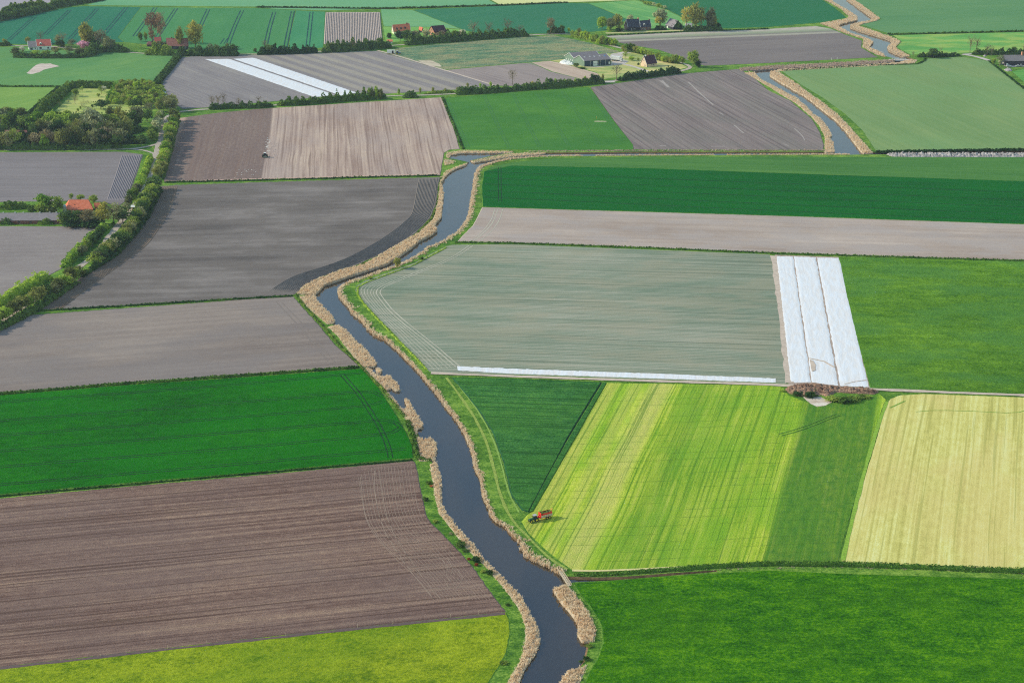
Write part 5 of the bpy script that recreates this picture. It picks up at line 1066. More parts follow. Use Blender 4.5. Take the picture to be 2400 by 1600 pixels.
for i in range(20):
    x = 4 + i * 16.5 + rnd.uniform(-5, 5)
    tree(x, 306 + rnd.uniform(-4, 4), 38 * rnd.uniform(.8, 1.15), 32 * rnd.uniform(.8, 1.2), rnd.choice(['broad', 'round', 'bush']), rnd.choice(['dark', 'green', 'bright', 'dark', 'olive', 'green']), lab[1], gw)
for i in range(15):
    x = 10 + i * 15 + rnd.uniform(-5, 5)
    if 60 < x < 250: y = 290
    else: y = 284
    tree(x, y + rnd.uniform(-3, 3), 26 * rnd.uniform(.8, 1.2), 25 * rnd.uniform(.8, 1.2), rnd.choice(['broad', 'round']), rnd.choice(['brown', 'green', 'olive', 'rust' if i == 5 else 'green', 'dark']), lab[2], gw)
for (x, y, h, w, k, m, l) in [
    (218, 318, 62, 50, 'broad', 'silver', 'large pale silvery tree standing out in the dense wood'),
    (172, 345, 52, 42, 'open', 'olive', 'spreading tree with a bare pale trunk at the front of the wood'),
    (105, 350, 34, 20, 'round', 'bright', 'small yellow-green tree at the front of the wood beside the hidden roof'),
    (150, 300, 34, 34, 'round', 'bright', 'bright green round tree at the back of the wood'),
    (282, 300, 50, 26, 'poplar', 'yellow', 'yellowish upright tree at the right of the wood'), (300, 322, 48, 26, 'poplar', 'olive', 'upright willow-green tree at the right end of the wood'),
    (262, 292, 40, 26, 'broad', 'olive', 'olive tree right of the silvery tree'), (322, 300, 48, 34, 'broad', 'grey', 'grey-green tree at the right end of the wood, behind the strip of lawn'),
    (248, 344, 44, 46, 'open', 'brown', 'greyish bare-branched tree at the front right of the wood'), (280, 344, 40, 40, 'broad', 'grey', 'grey leafy tree at the right corner of the wood'),
    (8, 284, 30, 30, 'broad', 'silver', 'pale blue-green tree at the left edge above the wood'), (345, 285, 28, 26, 'round', 'green', 'green tree near the upper end of the lane'),
    (352, 268, 26, 26, 'open', 'grey', 'greyish tree left of the road bend'), (330, 335, 20, 30, 'bush', 'dark', 'dark shrubbery right of the wood, behind the strip of lawn')]:
    tree(x, y, h, w, k, m, l, gw)
# plantation
for r in range(8):
    for i in range(9):
        y = 204 + r * 5.6; x0 = 284 - r * 3.6; x1 = 350 + r * 3.0
        tree(x0 + (x1 - x0) * (i + rnd.uniform(-.3, .3)) / 8, y + rnd.uniform(-1.5, 1.5), 17 * rnd.uniform(.75, 1.25), 11 * rnd.uniform(.8, 1.3), rnd.choice(['poplar', 'round']), rnd.choice(['green', 'olive', 'bright', 'green', 'green']), 'slender young tree in the square plantation beside the orchard', 'young plantation trees')
trow([(302, 252), (318, 252), (334, 252), (350, 253)], 6, 19, 18, ['round'], ['dark', 'green'], 'round-headed tree in the front row of the plantation', 'young plantation trees')
for (x, y, h, w, k, m, l) in [
    (192.6, 215, 13, 9, 'open', 'green', 'small orchard tree near the back hedge'), (238, 221, 18, 14, 'open', 'green', 'small orchard tree beside the white-blossomed one'), (244, 216, 14, 12, 'round', 'white', 'small white-blossomed orchard tree'),
    (231, 228, 9, 8, 'round', 'green', 'tiny orchard tree in the middle of the lawn'), (177, 226, 17, 16, 'round', 'green', 'round green orchard tree near the diagonal hedge'), (184, 222, 12, 8, 'bare', 'brown', 'bare little orchard tree next to the round green one'),
    (176, 244, 18, 17, 'bare', 'brown', 'bare spreading orchard tree at the left of the lawn'), (161, 241, 9, 9, 'bare', 'brown', 'low bare orchard tree at the far left of the lawn'), (195, 238, 7, 6, 'bare', 'brown', 'tiny bare orchard tree above the rows of posts'),
    (236, 256, 21, 27, 'round', 'dark', 'large dark round bush in the orchard garden'), (253, 249, 15, 13, 'round', 'dark', 'dark clipped bush beside the large round bush'), (216, 251, 7, 6, 'bush', 'dark', 'small dark topiary bush on the lawn'),
    (268, 238, 10, 11, 'bush', 'dark', 'dark round shrub at the lower left of the plantation'), (183, 263, 9, 7, 'poplar', 'green', 'small pointed tree at the bottom of the orchard lawn'), (189, 257, 9, 5, 'poplar', 'green', 'thin conifer left of the rows of posts'),
    (140, 250, 12, 12, 'bare', 'brown', 'leafless shrub at the left of the orchard lawn')]:
    tree(x, y, h, w, k, m, l, 'orchard and garden trees')
for (a, b, n) in [((190, 244), (207, 241), 8), ((191, 250), (205, 256), 8), ((205, 256), (217, 256), 5), ((254, 255), (268, 254), 6), ((272, 252), (290, 247), 7), ((207, 243), (220, 243), 4)]:
    for i in range(n):
        f = i / (n - 1); o = MB().tube([(0, 0, -.1), (0, 0, 1.6)], [.16, .13], 6).tube([(-.35, 0, 1.5), (.35, 0, 1.5)], [.1, .1], 4).build('post', M_woodd)
        o.location = G(a[0] + (b[0] - a[0]) * f, a[1] + (b[1] - a[1]) * f + (.6 if i % 2 else -.6), LZ); tag(o, 'dark wooden post in the rows of posts on the orchard lawn', 'post', 'posts in the orchard garden')
# around the farms
LT = [
 (203, 114, 58, 27, 'poplar', 'yellow', 'tall yellow-green tree behind the pink blossom tree'), (216, 114, 44, 24, 'poplar', 'olive', 'olive tree at the shoulder of the tall yellow-green one'), (198, 116, 20, 29, 'round', 'pink', 'round pink-blossomed tree right of the white house'),
 (238, 120, 47, 28, 'open', 'brown', 'brownish tree right of the tall yellow-green tree'), (256, 121, 32, 28, 'broad', 'grey', 'greyish spreading tree at the right of the shrubbery'), (226, 120, 32, 18, 'round', 'dark', 'dark tree in front of the brownish one'),
 (96, 101, 26, 20, 'bare', 'brown', 'bare tree behind the red-roofed house'), (148, 108, 30, 22, 'bare', 'brown', 'bare tree midway between the white house and the pink blossom'), (136, 108, 24, 14, 'open', 'grey', 'thin tree right of the white house'),
 (66, 104, 16, 12, 'round', 'olive', 'small olive tree at the left gable of the white house'), (110, 104, 12, 22, 'bush', 'dark', 'dark shrub behind the red roof'), (142, 110, 18, 20, 'bush', 'dark', 'dark bush right behind the white house'), (168, 112, 18, 22, 'open', 'grey', 'thin grey shrub in the middle of the garden'),
 (12, 106, 14, 11, 'round', 'olive', 'small yellowish tree at the far left edge'), (52, 122, 13, 14, 'round', 'white', 'white-blossomed shrub at the left of the white house garden'), (38, 132, 24, 18, 'bush', 'olive', 'olive bush at the left end of the garden hedge'),
 (84, 128, 11, 16, 'bush', 'bright', 'bright shrub in front of the white house'), (108, 129, 12, 18, 'bush', 'green', 'green shrub in front of the red-roofed wing'), (130, 128, 14, 18, 'open', 'olive', 'loose shrub in the garden of the white house'), (163, 131, 22, 26, 'open', 'grey', 'thin-branched tree at the front of the garden'), (128, 117, 7, 13, 'bush', 'red', 'reddish bush at the corner of the white house'), (188, 130, 18, 24, 'bush', 'olive', 'olive shrub below the pink blossom tree'), (75, 127, 5, 8, 'bush', 'rust', 'small rust-red shrub in the garden'),
 (358, 99, 67, 34, 'open', 'red', 'huge reddish poplar, left one of the pair'), (376.5, 100, 66, 31, 'open', 'red', 'huge reddish-brown poplar, right one of the pair'), (357, 99, 26, 18, 'open', 'red', 'small reddish tree at the foot of the poplar pair'),
 (422, 115, 51, 18, 'poplar', 'yellow', 'narrow yellow poplar in front of the red barn roof'), (459, 114, 62, 38, 'poplar', 'yellow', 'broad yellow poplar right of the red barn'), (330, 98, 21, 12, 'poplar', 'green', 'small pale tree left of the reddish poplars'), (342, 98, 22, 9, 'poplar', 'green', 'narrow young tree left of the reddish poplars'), (331, 114, 14, 9, 'bare', 'brown', 'small bare tree on the lawn left of the red barn'), (376, 120, 22, 22, 'broad', 'grey', 'grey-green tree in front of the small red sheds'), (386, 110, 12, 16, 'bush', 'dark', 'dark shrub at the left gable of the red barn'),
 (494, 126, 22, 16, 'open', 'grey', 'greyish tree in the thick garden hedge'), (508, 126, 21, 15, 'open', 'brown', 'brownish tree in the thick garden hedge'), (534, 127, 24, 14, 'round', 'olive', 'yellowish tree near the right end of the thick hedge'), (548, 128, 24, 20, 'round', 'dark', 'dark tree at the right end of the thick hedge'), (598, 122, 10, 8, 'bush', 'dark', 'lone dark bush on the verge'),
 (622, 118, 24, 15, 'bare', 'brown', 'bare tree above the first bush clump on the far road'), (632, 127, 22, 24, 'round', 'dark', 'dark bush clump left of the gateway on the far road'), (775, 121, 22, 20, 'bush', 'olive', 'olive bush at the left of the thicket'), (828, 120, 22, 16, 'bare', 'brown', 'bare tree above the thicket below the striped field'),
 (938, 97, 25, 24, 'round', 'dark', 'dark tree in front of the orange house'), (955, 99, 27, 25, 'broad', 'green', 'green tree in front of the orange house dormers'), (974, 98, 24, 24, 'broad', 'grey', 'grey-green tree between house and small shed'), (990, 100, 15, 15, 'round', 'bright', 'bright yellow-green bush among dark trees'), (999, 93, 24, 17, 'broad', 'silver', 'pale tree left of the brick house'), (1018, 98, 15, 22, 'bush', 'dark', 'dark bush in front of the brick gable'), (1036, 97, 24, 18, 'open', 'brown', 'thin bare-branched tree in front of the dark roof'), (1066, 95, 22, 26, 'broad', 'green', 'green tree right of the brick house'), (1083, 92, 21, 18, 'broad', 'white', 'pale blossoming shrub right of the brick house'), (1050, 98, 18, 20, 'broad', 'dark', 'dark tree below the dark roof'), (912, 90, 14, 12, 'bush', 'dark', 'dark bush left of the orange house'),
 (1111, 87, 35, 26, 'bare', 'brown', 'leftmost of the bare trees above the long dark hedge'), (1146, 86, 32, 22, 'bare', 'brown', 'middle bare tree above the long dark hedge'), (1190, 85, 38, 24, 'bare', 'brown', 'right bare tree above the long dark hedge'), (1218, 84, 24, 20, 'bare', 'brown', 'thin bare tree near the end of the long dark hedge'),
 (1290, 80, 36, 20, 'open', 'brown', 'brownish leafless tree at the far road bend'), (1317, 77, 18, 12, 'round', 'dark', 'small dark tree right of the brownish leafless one'), (1333, 77, 11, 7, 'poplar', 'bright', 'tiny bright tree on the verge at the far bend'),
 (1449, 73, 37, 26, 'round', 'olive', 'big round olive tree left of the black farmhouse'), (1432, 73, 30, 22, 'broad', 'grey', 'greyish tree left of the big olive tree'), (1411, 70, 28, 24, 'broad', 'bright', 'bright green tree at the left end of the farmhouse grove'), (1428, 74, 14, 10, 'bush', 'bright', 'small pale green bush in front of the farmhouse grove'), (1452, 74, 8, 18, 'bush', 'dark', 'dark low bush left of the black farmhouse'), (1477, 58, 23, 13, 'round', 'silver', 'pale tree rising behind the black farmhouse roof'),
 (1548, 62, 38, 30, 'broad', 'silver', 'large pale grey tree between farmhouse and barn'), (1544, 63, 28, 16, 'round', 'yellow', 'yellowish tree in front of the large pale grey one'), (1588, 69, 20, 22, 'bush', 'dark', 'dark bush at the barn gable'),
 (1608, 72, 52, 26, 'open', 'yellow', 'leftmost of the three tall yellowish far poplars'), (1628, 71, 62, 30, 'poplar', 'olive', 'tallest of the yellowish far poplars'), (1643, 71, 50, 24, 'open', 'olive', 'right-hand one of the tall yellowish far poplars'), (1663, 71, 52, 24, 'poplar', 'grey', 'grey-green tall tree right of the far poplars'), (1672, 70, 30, 16, 'poplar', 'yellow', 'narrow yellowish tree at the right of the far grove'), (1682, 70, 18, 14, 'bush', 'dark', 'dark bush at the right end of the far grove'),
 (1445, 189, 36, 27, 'bare', 'grey', 'tall thin bare tree standing at the farm entrance by the hedge'), (1201, 199, 34, 22, 'bare', 'brown', 'bare round tree on the road verge above the green field'), (1393, 196, 22, 22, 'round', 'dark', 'round dark tree at the right end of the long hedge'), (1288, 203, 18, 16, 'round', 'dark', 'dark rounded bush rising from the long hedge'), (1250, 208, 14, 14, 'round', 'dark', 'smaller dark bush rising from the long hedge'),
 (1350.5, 159, 11, 11, 'round', 'dark', 'round dark bush at the corner of the green shed'), (1364, 162, 5, 14, 'bush', 'green', 'low green bush in front of the green shed'), (1624, 157, 37, 23, 'round', 'green', 'lone tall green tree beside the lane mouth'), (1636, 158, 18, 14, 'bush', 'dark', 'dark bush at the foot of the lone tall tree'), (1618, 146, 22, 14, 'round', 'bright', 'bright crown leaning beside the lone tall tree'),
 (1465, 138, 16, 12, 'open', 'green', 'young garden tree right of the truck'), (1480, 143, 11, 13, 'round', 'bright', 'small bright garden tree right of the truck'), (1496, 143, 7, 6, 'round', 'green', 'tiny tree in the garden of the small brick house'), (1496, 153, 6, 5, 'bush', 'dark', 'dark shrub left of the small brick house'), (1466, 130, 14, 9, 'open', 'olive', 'loose bush beside the yard entrance'),
 (2187, 136, 22, 22, 'round', 'dark', 'round dark green tree by the far bridge road'), (2176, 135, 13, 12, 'round', 'green', 'green bush left of the round dark tree'), (2205, 125, 16, 10, 'bare', 'brown', 'small bare tree behind the low dark hedge'), (2273, 125, 38, 18, 'bare', 'brown', 'left one of the two tall bare trees by the gravel turn'), (2288, 125, 36, 16, 'bare', 'brown', 'right one of the two tall bare trees by the gravel turn'), (2313, 132, 28, 16, 'bare', 'grey', 'grey leafless tree left of the right-hand farm'), (2322, 142, 34, 12, 'bare', 'grey', 'slender bare tree in front of the right-hand farm'), (2343, 155, 24, 20, 'open', 'silver', 'pale loose tree at the gable of the right-hand farm'), (2328, 152, 14, 10, 'round', 'green', 'green bush left of the pale loose tree'), (2376, 126, 16, 12, 'round', 'dark', 'dark tree above the right-hand farm roof'), (2398, 122, 20, 10, 'bare', 'brown', 'bare tree at the right edge behind the farm'), (2140, 134, 13, 8, 'bare', 'grey', 'thin bare bush by the far bridge'), (2396, 205, 5, 8, 'bush', 'dark', 'small dark bush at the right edge'),
 (108, 500, 44, 38, 'round', 'bright', 'bright green rounded tree left of the orange roof'), (133, 500, 40, 34, 'round', 'green', 'green rounded tree touching the silo side'), (96, 505, 26, 24, 'round', 'green', 'smaller green tree at the left of the farm grove'), (76, 502, 22, 22, 'round', 'dark', 'dark tree left of the farm grove'), (118, 504, 20, 26, 'bush', 'olive', 'low olive bush in front of the farm grove'), (112, 480, 24, 26, 'bare', 'brown', 'bare treetop behind the farm grove'),
 (167, 468, 14, 10, 'round', 'green', 'small tree behind the orange roof at the left'), (189, 470, 14, 16, 'round', 'green', 'small tree behind the middle of the orange roof'), (220, 477, 20, 20, 'round', 'green', 'small tree behind the right end of the orange roof'),
 (158, 527, 34, 32, 'broad', 'dark', 'dark tree in front of the orange roof, at the silo'), (182, 528, 34, 34, 'broad', 'dark', 'dark tree in front of the middle of the orange roof'), (205, 528, 36, 34, 'broad', 'brown', 'brownish tree overlapping the orange roof'), (228, 527, 32, 30, 'broad', 'grey', 'grey tree right of the brownish one'), (246, 528, 52, 34, 'broad', 'yellow', 'tall yellow-green tree at the right end of the orange farm'), (268, 529, 50, 44, 'open', 'grey', 'large grey spreading tree right of the orange farm'), (288, 522, 32, 28, 'round', 'dark', 'dark tree between the farm and the lane'), (146, 527, 26, 20, 'round', 'green', 'green bush at the end of the long barn'), (218, 530, 18, 50, 'bush', 'dark', 'low dark undergrowth below the farm trees'), (175, 530, 16, 44, 'bush', 'dark', 'low dark undergrowth under the orange roof'), (266, 531, 12, 8, 'poplar', 'bright', 'tiny bright shrub at the field corner'),
 (932, 629, 26, 16, 'round', 'yellow', 'lone pale yellow-green tree at the river bend'), (988, 609, 8, 10, 'bush', 'green', 'small green bush in the reeds right of the lone tree'), (868, 654, 8, 10, 'bush', 'green', 'small green bush in the reeds left of the lone tree'),
 (998, 1173, 11, 12, 'bush', 'dark', 'single dark bush on the river bank beside the ploughed field'), (1021, 1223, 7, 12, 'bush', 'green', 'low green bush on the bank below the single dark bush'), (1057, 1252, 6, 9, 'bush', 'grey', 'small greyish bush on the left bank'), (1079, 1280, 15, 20, 'bush', 'dark', 'biggest dark bush on the left bank'), (1092, 1291, 5, 14, 'bush', 'dark', 'flat dark bush below the biggest one'), (1115, 1315, 13, 20, 'bush', 'dark', 'dark bush beside the rust-brown shrubs'), (1148, 1345, 12, 16, 'bush', 'dark', 'dark bush on the left bank near the reeds'), (1132, 1340, 6, 12, 'bush', 'green', 'small green bush on the left bank'), (1099, 1311, 6, 8, 'bush', 'rust', 'dark rust-brown shrub on the left bank'), (1116, 1325, 7, 9, 'bush', 'rust', 'brighter rust-red shrub on the left bank'), (1005, 1133, 7, 14, 'bush', 'green', 'leafy patch on the bank by the ploughed field corner'), (1012, 1140, 4, 8, 'bush', 'rust', 'small reddish scrub by the ploughed field corner'), (1190, 1418, 6, 10, 'bush', 'dark', 'small dark bush where ploughed field and meadow meet'), (1180, 1555, 7, 18, 'bush', 'green', 'low bush by the ditch near the bottom edge'),
 (1374, 1545, 9, 16, 'bush', 'dark', 'dark shrub in the water between the right-bank reed beds'), (1362, 1552, 6, 10, 'bush', 'dark', 'small dark shrub in the shallows'), (1381, 1515, 8, 14, 'bush', 'green', 'low green shrub below the broad reed bed'),
]
for (x, y, h, w, k, m, l) in LT:
    tree(x, y, h, w, k, m, l, None, 'bush' if (k == 'bush' or ' bush' in l.split(',')[0] or 'shrub' in l) else 'tree')
trow([(1493, 2), (1503, 6), (1514, 8)], 4, 7, 6, ['round'], ['green'], 'small round tree in the curved row at the far top', 'curved row of small trees at the far top', .5)
trow([(1512, 12), (1522, 14), (1534, 16), (1545, 19), (1558, 22)], 8, 9, 9, ['round'], ['silver', 'green'], 'round pollard tree in the curved row at the far top', 'curved row of small trees at the far top', .5)
ga = 'avenue of small trees leading to the green shed'
trow([(1343, 85), (1356, 87), (1370, 92), (1385, 97), (1400, 102), (1415, 105), (1430, 107), (1440, 108)], 15, 18, 12, ['poplar', 'round', 'bush'], ['bright', 'green', 'bright', 'olive'], 'bright small tree in the upper part of the farm avenue', ga, 1)
trow([(1461, 121), (1480, 122), (1497, 126), (1515, 132), (1532, 138), (1550, 145), (1570, 149), (1600, 150)], 20, 18, 11, ['poplar', 'round', 'poplar'], ['green', 'bright', 'green', 'olive'], 'small tree in the lower part of the farm avenue, behind the brick house', ga, 1)
gy = 'young roadside trees'
for (x, y) in [(935, 224), (985, 221), (1015, 219), (1044, 218), (1072, 216), (1096, 206), (1126, 207), (1150, 205), (1248, 202), (1302, 199), (1325, 198), (1348, 196), (1371, 193), (1413, 189), (1502, 176), (1475, 182)]:
    tree(x, y, 13 * rnd.uniform(.8, 1.2), 6.5, 'poplar', rnd.choice(['olive', 'yellow', 'bright']), 'thin young tree along the middle road', gy)
for (x, h, m) in [(866, 26, 'bright'), (873, 22, 'olive'), (883, 31, 'bright'), (893, 25, 'olive')]: tree(x, 233, h, 11, 'poplar', m, 'slender light tree rising from the roadside hedge', 'slender trees in the roadside hedge')
for (x, y, h) in [(497, 254, 30), (512, 250, 26), (524, 252, 34), (607, 246, 20), (560, 252, 22)]: tree(x, y, h, 16, 'bare', 'brown', 'thin bare tree above the left end of the roadside hedge', 'bare trees over the roadside hedge')

flush_trees()
# ------------------------------------------------------------------ buildings
WF, WP = M_white, M_glass
h = House('farmhouse', 'white house wing with red tiled roof beside the garden', 'house', (88, 117.5), (120.5, 117), (86.5, 113.3))
w, rf = h.body(3.9, 9.0, M_white, M_tile_r, trim=M_white); h.win(3, 1, 2.2, 1.5, M_dkgrey, WP); h.win(10, 1, 1.6, 1.4, M_dkgrey, WP); h.dormer(rf, 3.6, 2.2, 1.4, M_white, M_tile_k, WP, .12)
h = House('cottage', 'lower white cottage with grey roof joined to the red-roofed house', 'house', (68, 118), (87.3, 117.7), (66.5, 114.2))
h.body(2.9, 7.6, M_white, M_tile_g, trim=M_white); h.win(2.4, .3, 2.2, 1.9, M_dkgrey, WP); h.win(5.8, 1.0, .9, 1.1, M_dkgrey, WP)
h = House('barn', 'dark-walled barn with brownish red tiled roof between the yellow poplars', 'barn', (392.5, 116.5), (442, 116.8), (391, 111))
w, rf = h.body(3.4, 9.6, M_tar, M_tile_b); h.win(6.0, 1.0, 1.3, 1.3, M_white, WP); h.win(8.2, 1.0, 1.3, 1.3, M_white, WP); h.win(4, 0, .3, 3.0, M_white, M_white, name='door'); h.win(17, 0, .5, 3.0, M_white, WP, name='door'); h.chimney(rf, 5, .9, M_brickd)
h = House('shed', 'small shed with dark red roof at the foot of the reddish poplars', 'shed', (362, 107), (377, 106), (364, 102)); h.body(2.6, 6.6, M_brickd, M_tile_r)
h.win(2.5, 0, 1.6, 2.0, M_tar, M_tar, name='door')
h = House('shed', 'small round-ended shed with pale red roof left of the barn', 'shed', (344.5, 109.5), (357, 109), (345, 107)); h.body(1.9, 4.0, M_brickd, M_tile_b, hip=1.2)
h.win(2.0, 0, 1.2, 1.7, M_tar, M_tar, name='door')
h = House('farmhouse', 'long house with bright orange roof and three dormers far up the picture', 'house', (923, 80.5), (962, 77), (918, 77.3))
w, rf = h.body(2.7, 8.3, M_cream, M_tile_o, trim=M_white)
for u in (4.0, 8.3, 12.8): h.dormer(rf, u, 1.7, 1.5, M_tile_k, M_tile_o, WP, .2)
h.chimney(rf, 15.4, .9, M_brickd, w=1.2); h.win(.5 * h.D, 1, 1.0, 1.3, M_white, WP, 'gable')
h = House('shed', 'tiny shed with orange roof between the two far houses', 'shed', (981.5, 76), (988.5, 77.5), (985, 72.5)); h.body(2.2, 4.6, M_tar, M_tile_o)
h.win(1.6, 0, .9, 1.7, M_tar, M_tar, name='door')
h = House('shed', 'low shed with orange roof and white end half hidden in the hedge', 'shed', (909, 102.5), (920, 102.3), (907, 100.5)); h.body(2.0, 3.2, M_white, M_tile_o)
h.win(2.0, 0, 1.2, 1.6, M_tar, M_tar, name='door')
h = House('brick_house', 'brick house with steep dark plum roof in the far village', 'house', (1018.8, 84.5), (1047, 82.3), (1004, 82))
w, rf = h.body(3.4, 9.0, M_brick, M_tile_p); 
for v in (.25, .5, .75): h.win(h.D * v, .8, .8, 1.5, M_white, WP, 'gable')
h.win(h.D * .5, 4.6, .9, 1.2, M_white, WP, 'gable'); h.win(3.5, .8, 2.0, 1.6, M_tile_o, WP)
h = House('farmhouse', 'black tarred farmhouse with high black roof and white verges', 'house', (1472.5, 73), (1501, 71.8), (1463, 69.6))
w, rf = h.body(3.8, 10.8, M_tar, M_tile_k, trim=M_white); h.chimney(rf, h.L - .6, 1.1, M_brick); h.win(5.4, 1.2, 1.2, 1.1, M_white, WP); h.win(7.2, 1.2, 1.2, 1.1, M_white, WP); h.win(3.4, 0, .25, 2.6, M_white, M_white, name='door')
h.win(h.D * .5, 4.6, 1.1, 1.2, M_white, WP, 'gable')
h = House('farmhouse', 'lower black-roofed house with white dormer adjoining the tarred farmhouse', 'house', (1501.6, 72), (1525.5, 70.5), (1495, 68.8))
w, rf = h.body(3.6, 9.0, M_brickd, M_tile_k, trim=M_white); h.chimney(rf, h.L - .6, 1.0, M_brickd); h.dormer(rf, 4.2, 1.6, 1.5, M_white, M_white, WP, .15)
for u in (1.2, 2.6, 7.6, 9.0): h.win(u, .9, .9, 1.6, M_white, WP)
h.win(4.6, 0, 1.1, 2.3, M_white, M_shedg, name='door')
h = House('barn', 'black barn with white verges, its gable turned to the right', 'barn', (1560, 65), (1577, 70.5), (1581, 60))
h.body(2.8, 8.2, M_tar, M_tile_g, trim=M_white); h.win(3.5, 0, 2.2, 2.2, M_white, M_white, name='door'); h.win(6.8, .9, 1.2, 1.0, M_white, WP)
h = House('shed', 'small white-fronted shed with grey roof under the far poplars', 'shed', (1606, 69.5), (1620, 69), (1609, 66)); h.body(2.6, 5.2, M_tar, M_glassl, trim=M_white)
h.win(3.0, 0, 2.0, 2.1, M_white, M_tar, name='door')
# double green shed
h = House('farm_shed', 'large twin-gabled green farm shed with grey roofs and white verges', 'farm shed', (1369.5, 156.8), (1431, 152.5), (1323.5, 144.5))
w, rf = h.body(5.2, 9.0, M_shedg, M_tile_g, v1=h.D / 2, trim=M_white); m0 = h.m; k0 = h.k
mb = MB()
h.pbox(mb, .05, h.L - .05, -.12, -.02, .2, 5.0); dk = mb.build('front_shade_panel', M_shedd, h.root)  # dark panel over the front wall, its shade put into the colour
for u in (.22, .52, .60, .80): g = MB(); h.pbox(g, u * h.L - .12, u * h.L + .12, -.2, -.12, 0, 5.0); g.build('batten', M_metal, dk)
g = MB(); h.pbox(g, .41 * h.L - 1.9, .41 * h.L + 2.1, -.24, -.12, .1, 4.5); dd = g.build('door', M_white, h.root)
g = MB()
for i in range(4): h.pbox(g, .41 * h.L - 1.5 + i * .95, .41 * h.L - .9 + i * .95, -.28, -.24, 2.1, 2.5)
g.build('pane', M_glass, dd)
g = MB(); h.pbox(g, .92 * h.L, .92 * h.L + 1.2, -.24, -.12, .8, 3.0); g.build('window', M_white, h.root)
for f in (.10, .30, .47, .68, .86):
    g = MB(); v1, v2 = m0 * .52, m0 * .72; P = h.p
    z1, z2 = 5.2 + v1 * k0 + .28, 5.2 + v2 * k0 + .28; u = f * h.L
    g.add([P(u, v1, z1), P(u + 1.1, v1, z1), P(u + 1.1, v2, z2), P(u, v2, z2), P(u, v1, z1 - .15), P(u + 1.1, v1, z1 - .15), P(u + 1.1, v2, z2 - .15), P(u, v2, z2 - .15)], [(0, 1, 2, 3), (0, 4, 5, 1), (1, 5, 6, 2), (2, 6, 7, 3), (3, 7, 4, 0)])
    g.build('roof_light', M_glassl if f < .8 else M_blue, rf)
h.body(5.0, 8.9, M_shedg, M_tile_g, v0=h.D / 2, trim=M_white)
for v in (.60, .70, .80, .90): h.win(h.D * v, 2.3, 1.0, 1.1, M_white, M_glassl, 'gable')
h = House('brick_house', 'small pale brick house with very steep plum-black roof and cream gable', 'house', (1515.8, 158), (1539, 155), (1501.5, 154.6))
w, rf = h.body(3.0, 9.3, M_stone, M_tile_p, trim=M_white); h.chimney(rf, 1.6, .7, M_white); h.chimney(rf, 4.6, .7, M_brickd); h.win(5.6, 1.0, 1.2, 1.2, M_white, WP); h.win(7.6, 1.0, 1.2, 1.2, M_white, WP); h.win(1.1, .1, .9, 2.0, M_white, WP, name='door')
h.win(h.D * .5, 4.9, 1.0, 1.2, M_white, WP, 'gable'); h.win(h.D * .28, 0, 1.0, 2.1, M_white, M_tar, 'gable', name='door')
# right-hand farm
h = House('barn', 'long dark barn with grey roof at the right edge', 'barn', (2356, 154.5), (2430, 153.8), (2345, 150))
w, rf = h.body(4.4, 8.6, M_tar, M_tile_g); h.chimney(rf, 16.5, 2.6, M_brick, w=1.3); h.win(7.5, 0, 3.8, 3.4, M_dkgrey, M_tar, name='door'); h.win(14, .8, 1.0, 1.2, M_white, WP); h.win(h.D * .5, 1, 1.2, 1.4, M_white, M_cream, 'gable'); h.win(1.6, .1, 1.6, 2.0, M_white, M_white, name='door')
# orange farm
h = House('farmhouse', 'farm building with wide hipped orange roof beside the metal silo', 'house', (158, 500), (218, 499.5), (155.5, 488.5))
w, rf = h.body(2.5, 6.9, M_brick, M_tile_o, hip=2.0); g = MB(); h.pbox(g, 4.6, 5.2, h.m * .45, h.m * .45 + .5, 4.3, 5.0); g.build('roof_vent', M_dkgrey, rf); h.win(4, .6, 1.2, 1.2, M_white, WP); h.win(9, .6, 1.2, 1.2, M_white, WP)
h = House('shed', 'little orange-roofed outbuilding right of the hipped roof', 'shed', (223, 492), (237, 491.5), (222.5, 488.5)); h.body(2.0, 3.9, M_brick, M_tile_o)
h.win(1.5, 0, .9, 1.7, M_tar, M_tar, name='door')
h = House('long_barn', 'long low barn with dark grey roof and dull red wall at the left edge', 'barn', (-60, 525.5), (143, 524.5), (-62, 513))
w, rf = h.body(2.3, 5.2, M_brickd, M_tile_g)
for u in (18, 25, 30, 40, 46, 50): g = MB(); h.pbox(g, u, u + .9, h.m - .45, h.m + .45, 4.9, 5.75); g.build('roof_vent', M_metal, rf)
for u in range(6, 50, 7): h.win(u, .8, 1.6, .8, M_dkgrey, WP)
h = House('farmhouse', 'red-roofed house almost hidden in the dense wood', 'house', (16, 334), (66, 334), (14, 328)); h.body(3.0, 8.0, M_brick, M_tile_b); h.win(5, 1, 1.2, 1.4, M_white, WP); h.win(12, 1, 1.2, 1.4, M_white, WP)
h = House('hut', 'small hut with a pale flat roof squeezed between the lane trees', 'hut', (308.5, 494), (320, 493.5), (308, 489)); h.body(2.2, 2.6, M_wood, M_white)
h.win(1.5, 0, 1.0, 1.8, M_tar, M_glass, name='door')
r0 = empty('silo', G(152.6, 500, LZ)); tag(r0, 'pale metal silo at the left end of the orange roof', 'silo')
MB().tube([(0, 0, -.1), (0, 0, 4.9)], [1.15, 1.15], 16).build('tank', M_metal, r0); MB().tube([(0, 0, 4.9), (0, 0, 5.5), (0, 0, 5.7)], [1.2, .35, .3], 16).build('lid', M_metal, r0)
for i in range(4): a = i * 1.57 + .78; MB().tube([(1.16 * math.cos(a), 1.16 * math.sin(a), -.1), (1.16 * math.cos(a), 1.16 * math.sin(a), 4.6)], .07, 5).build('leg', M_dkgrey, r0)

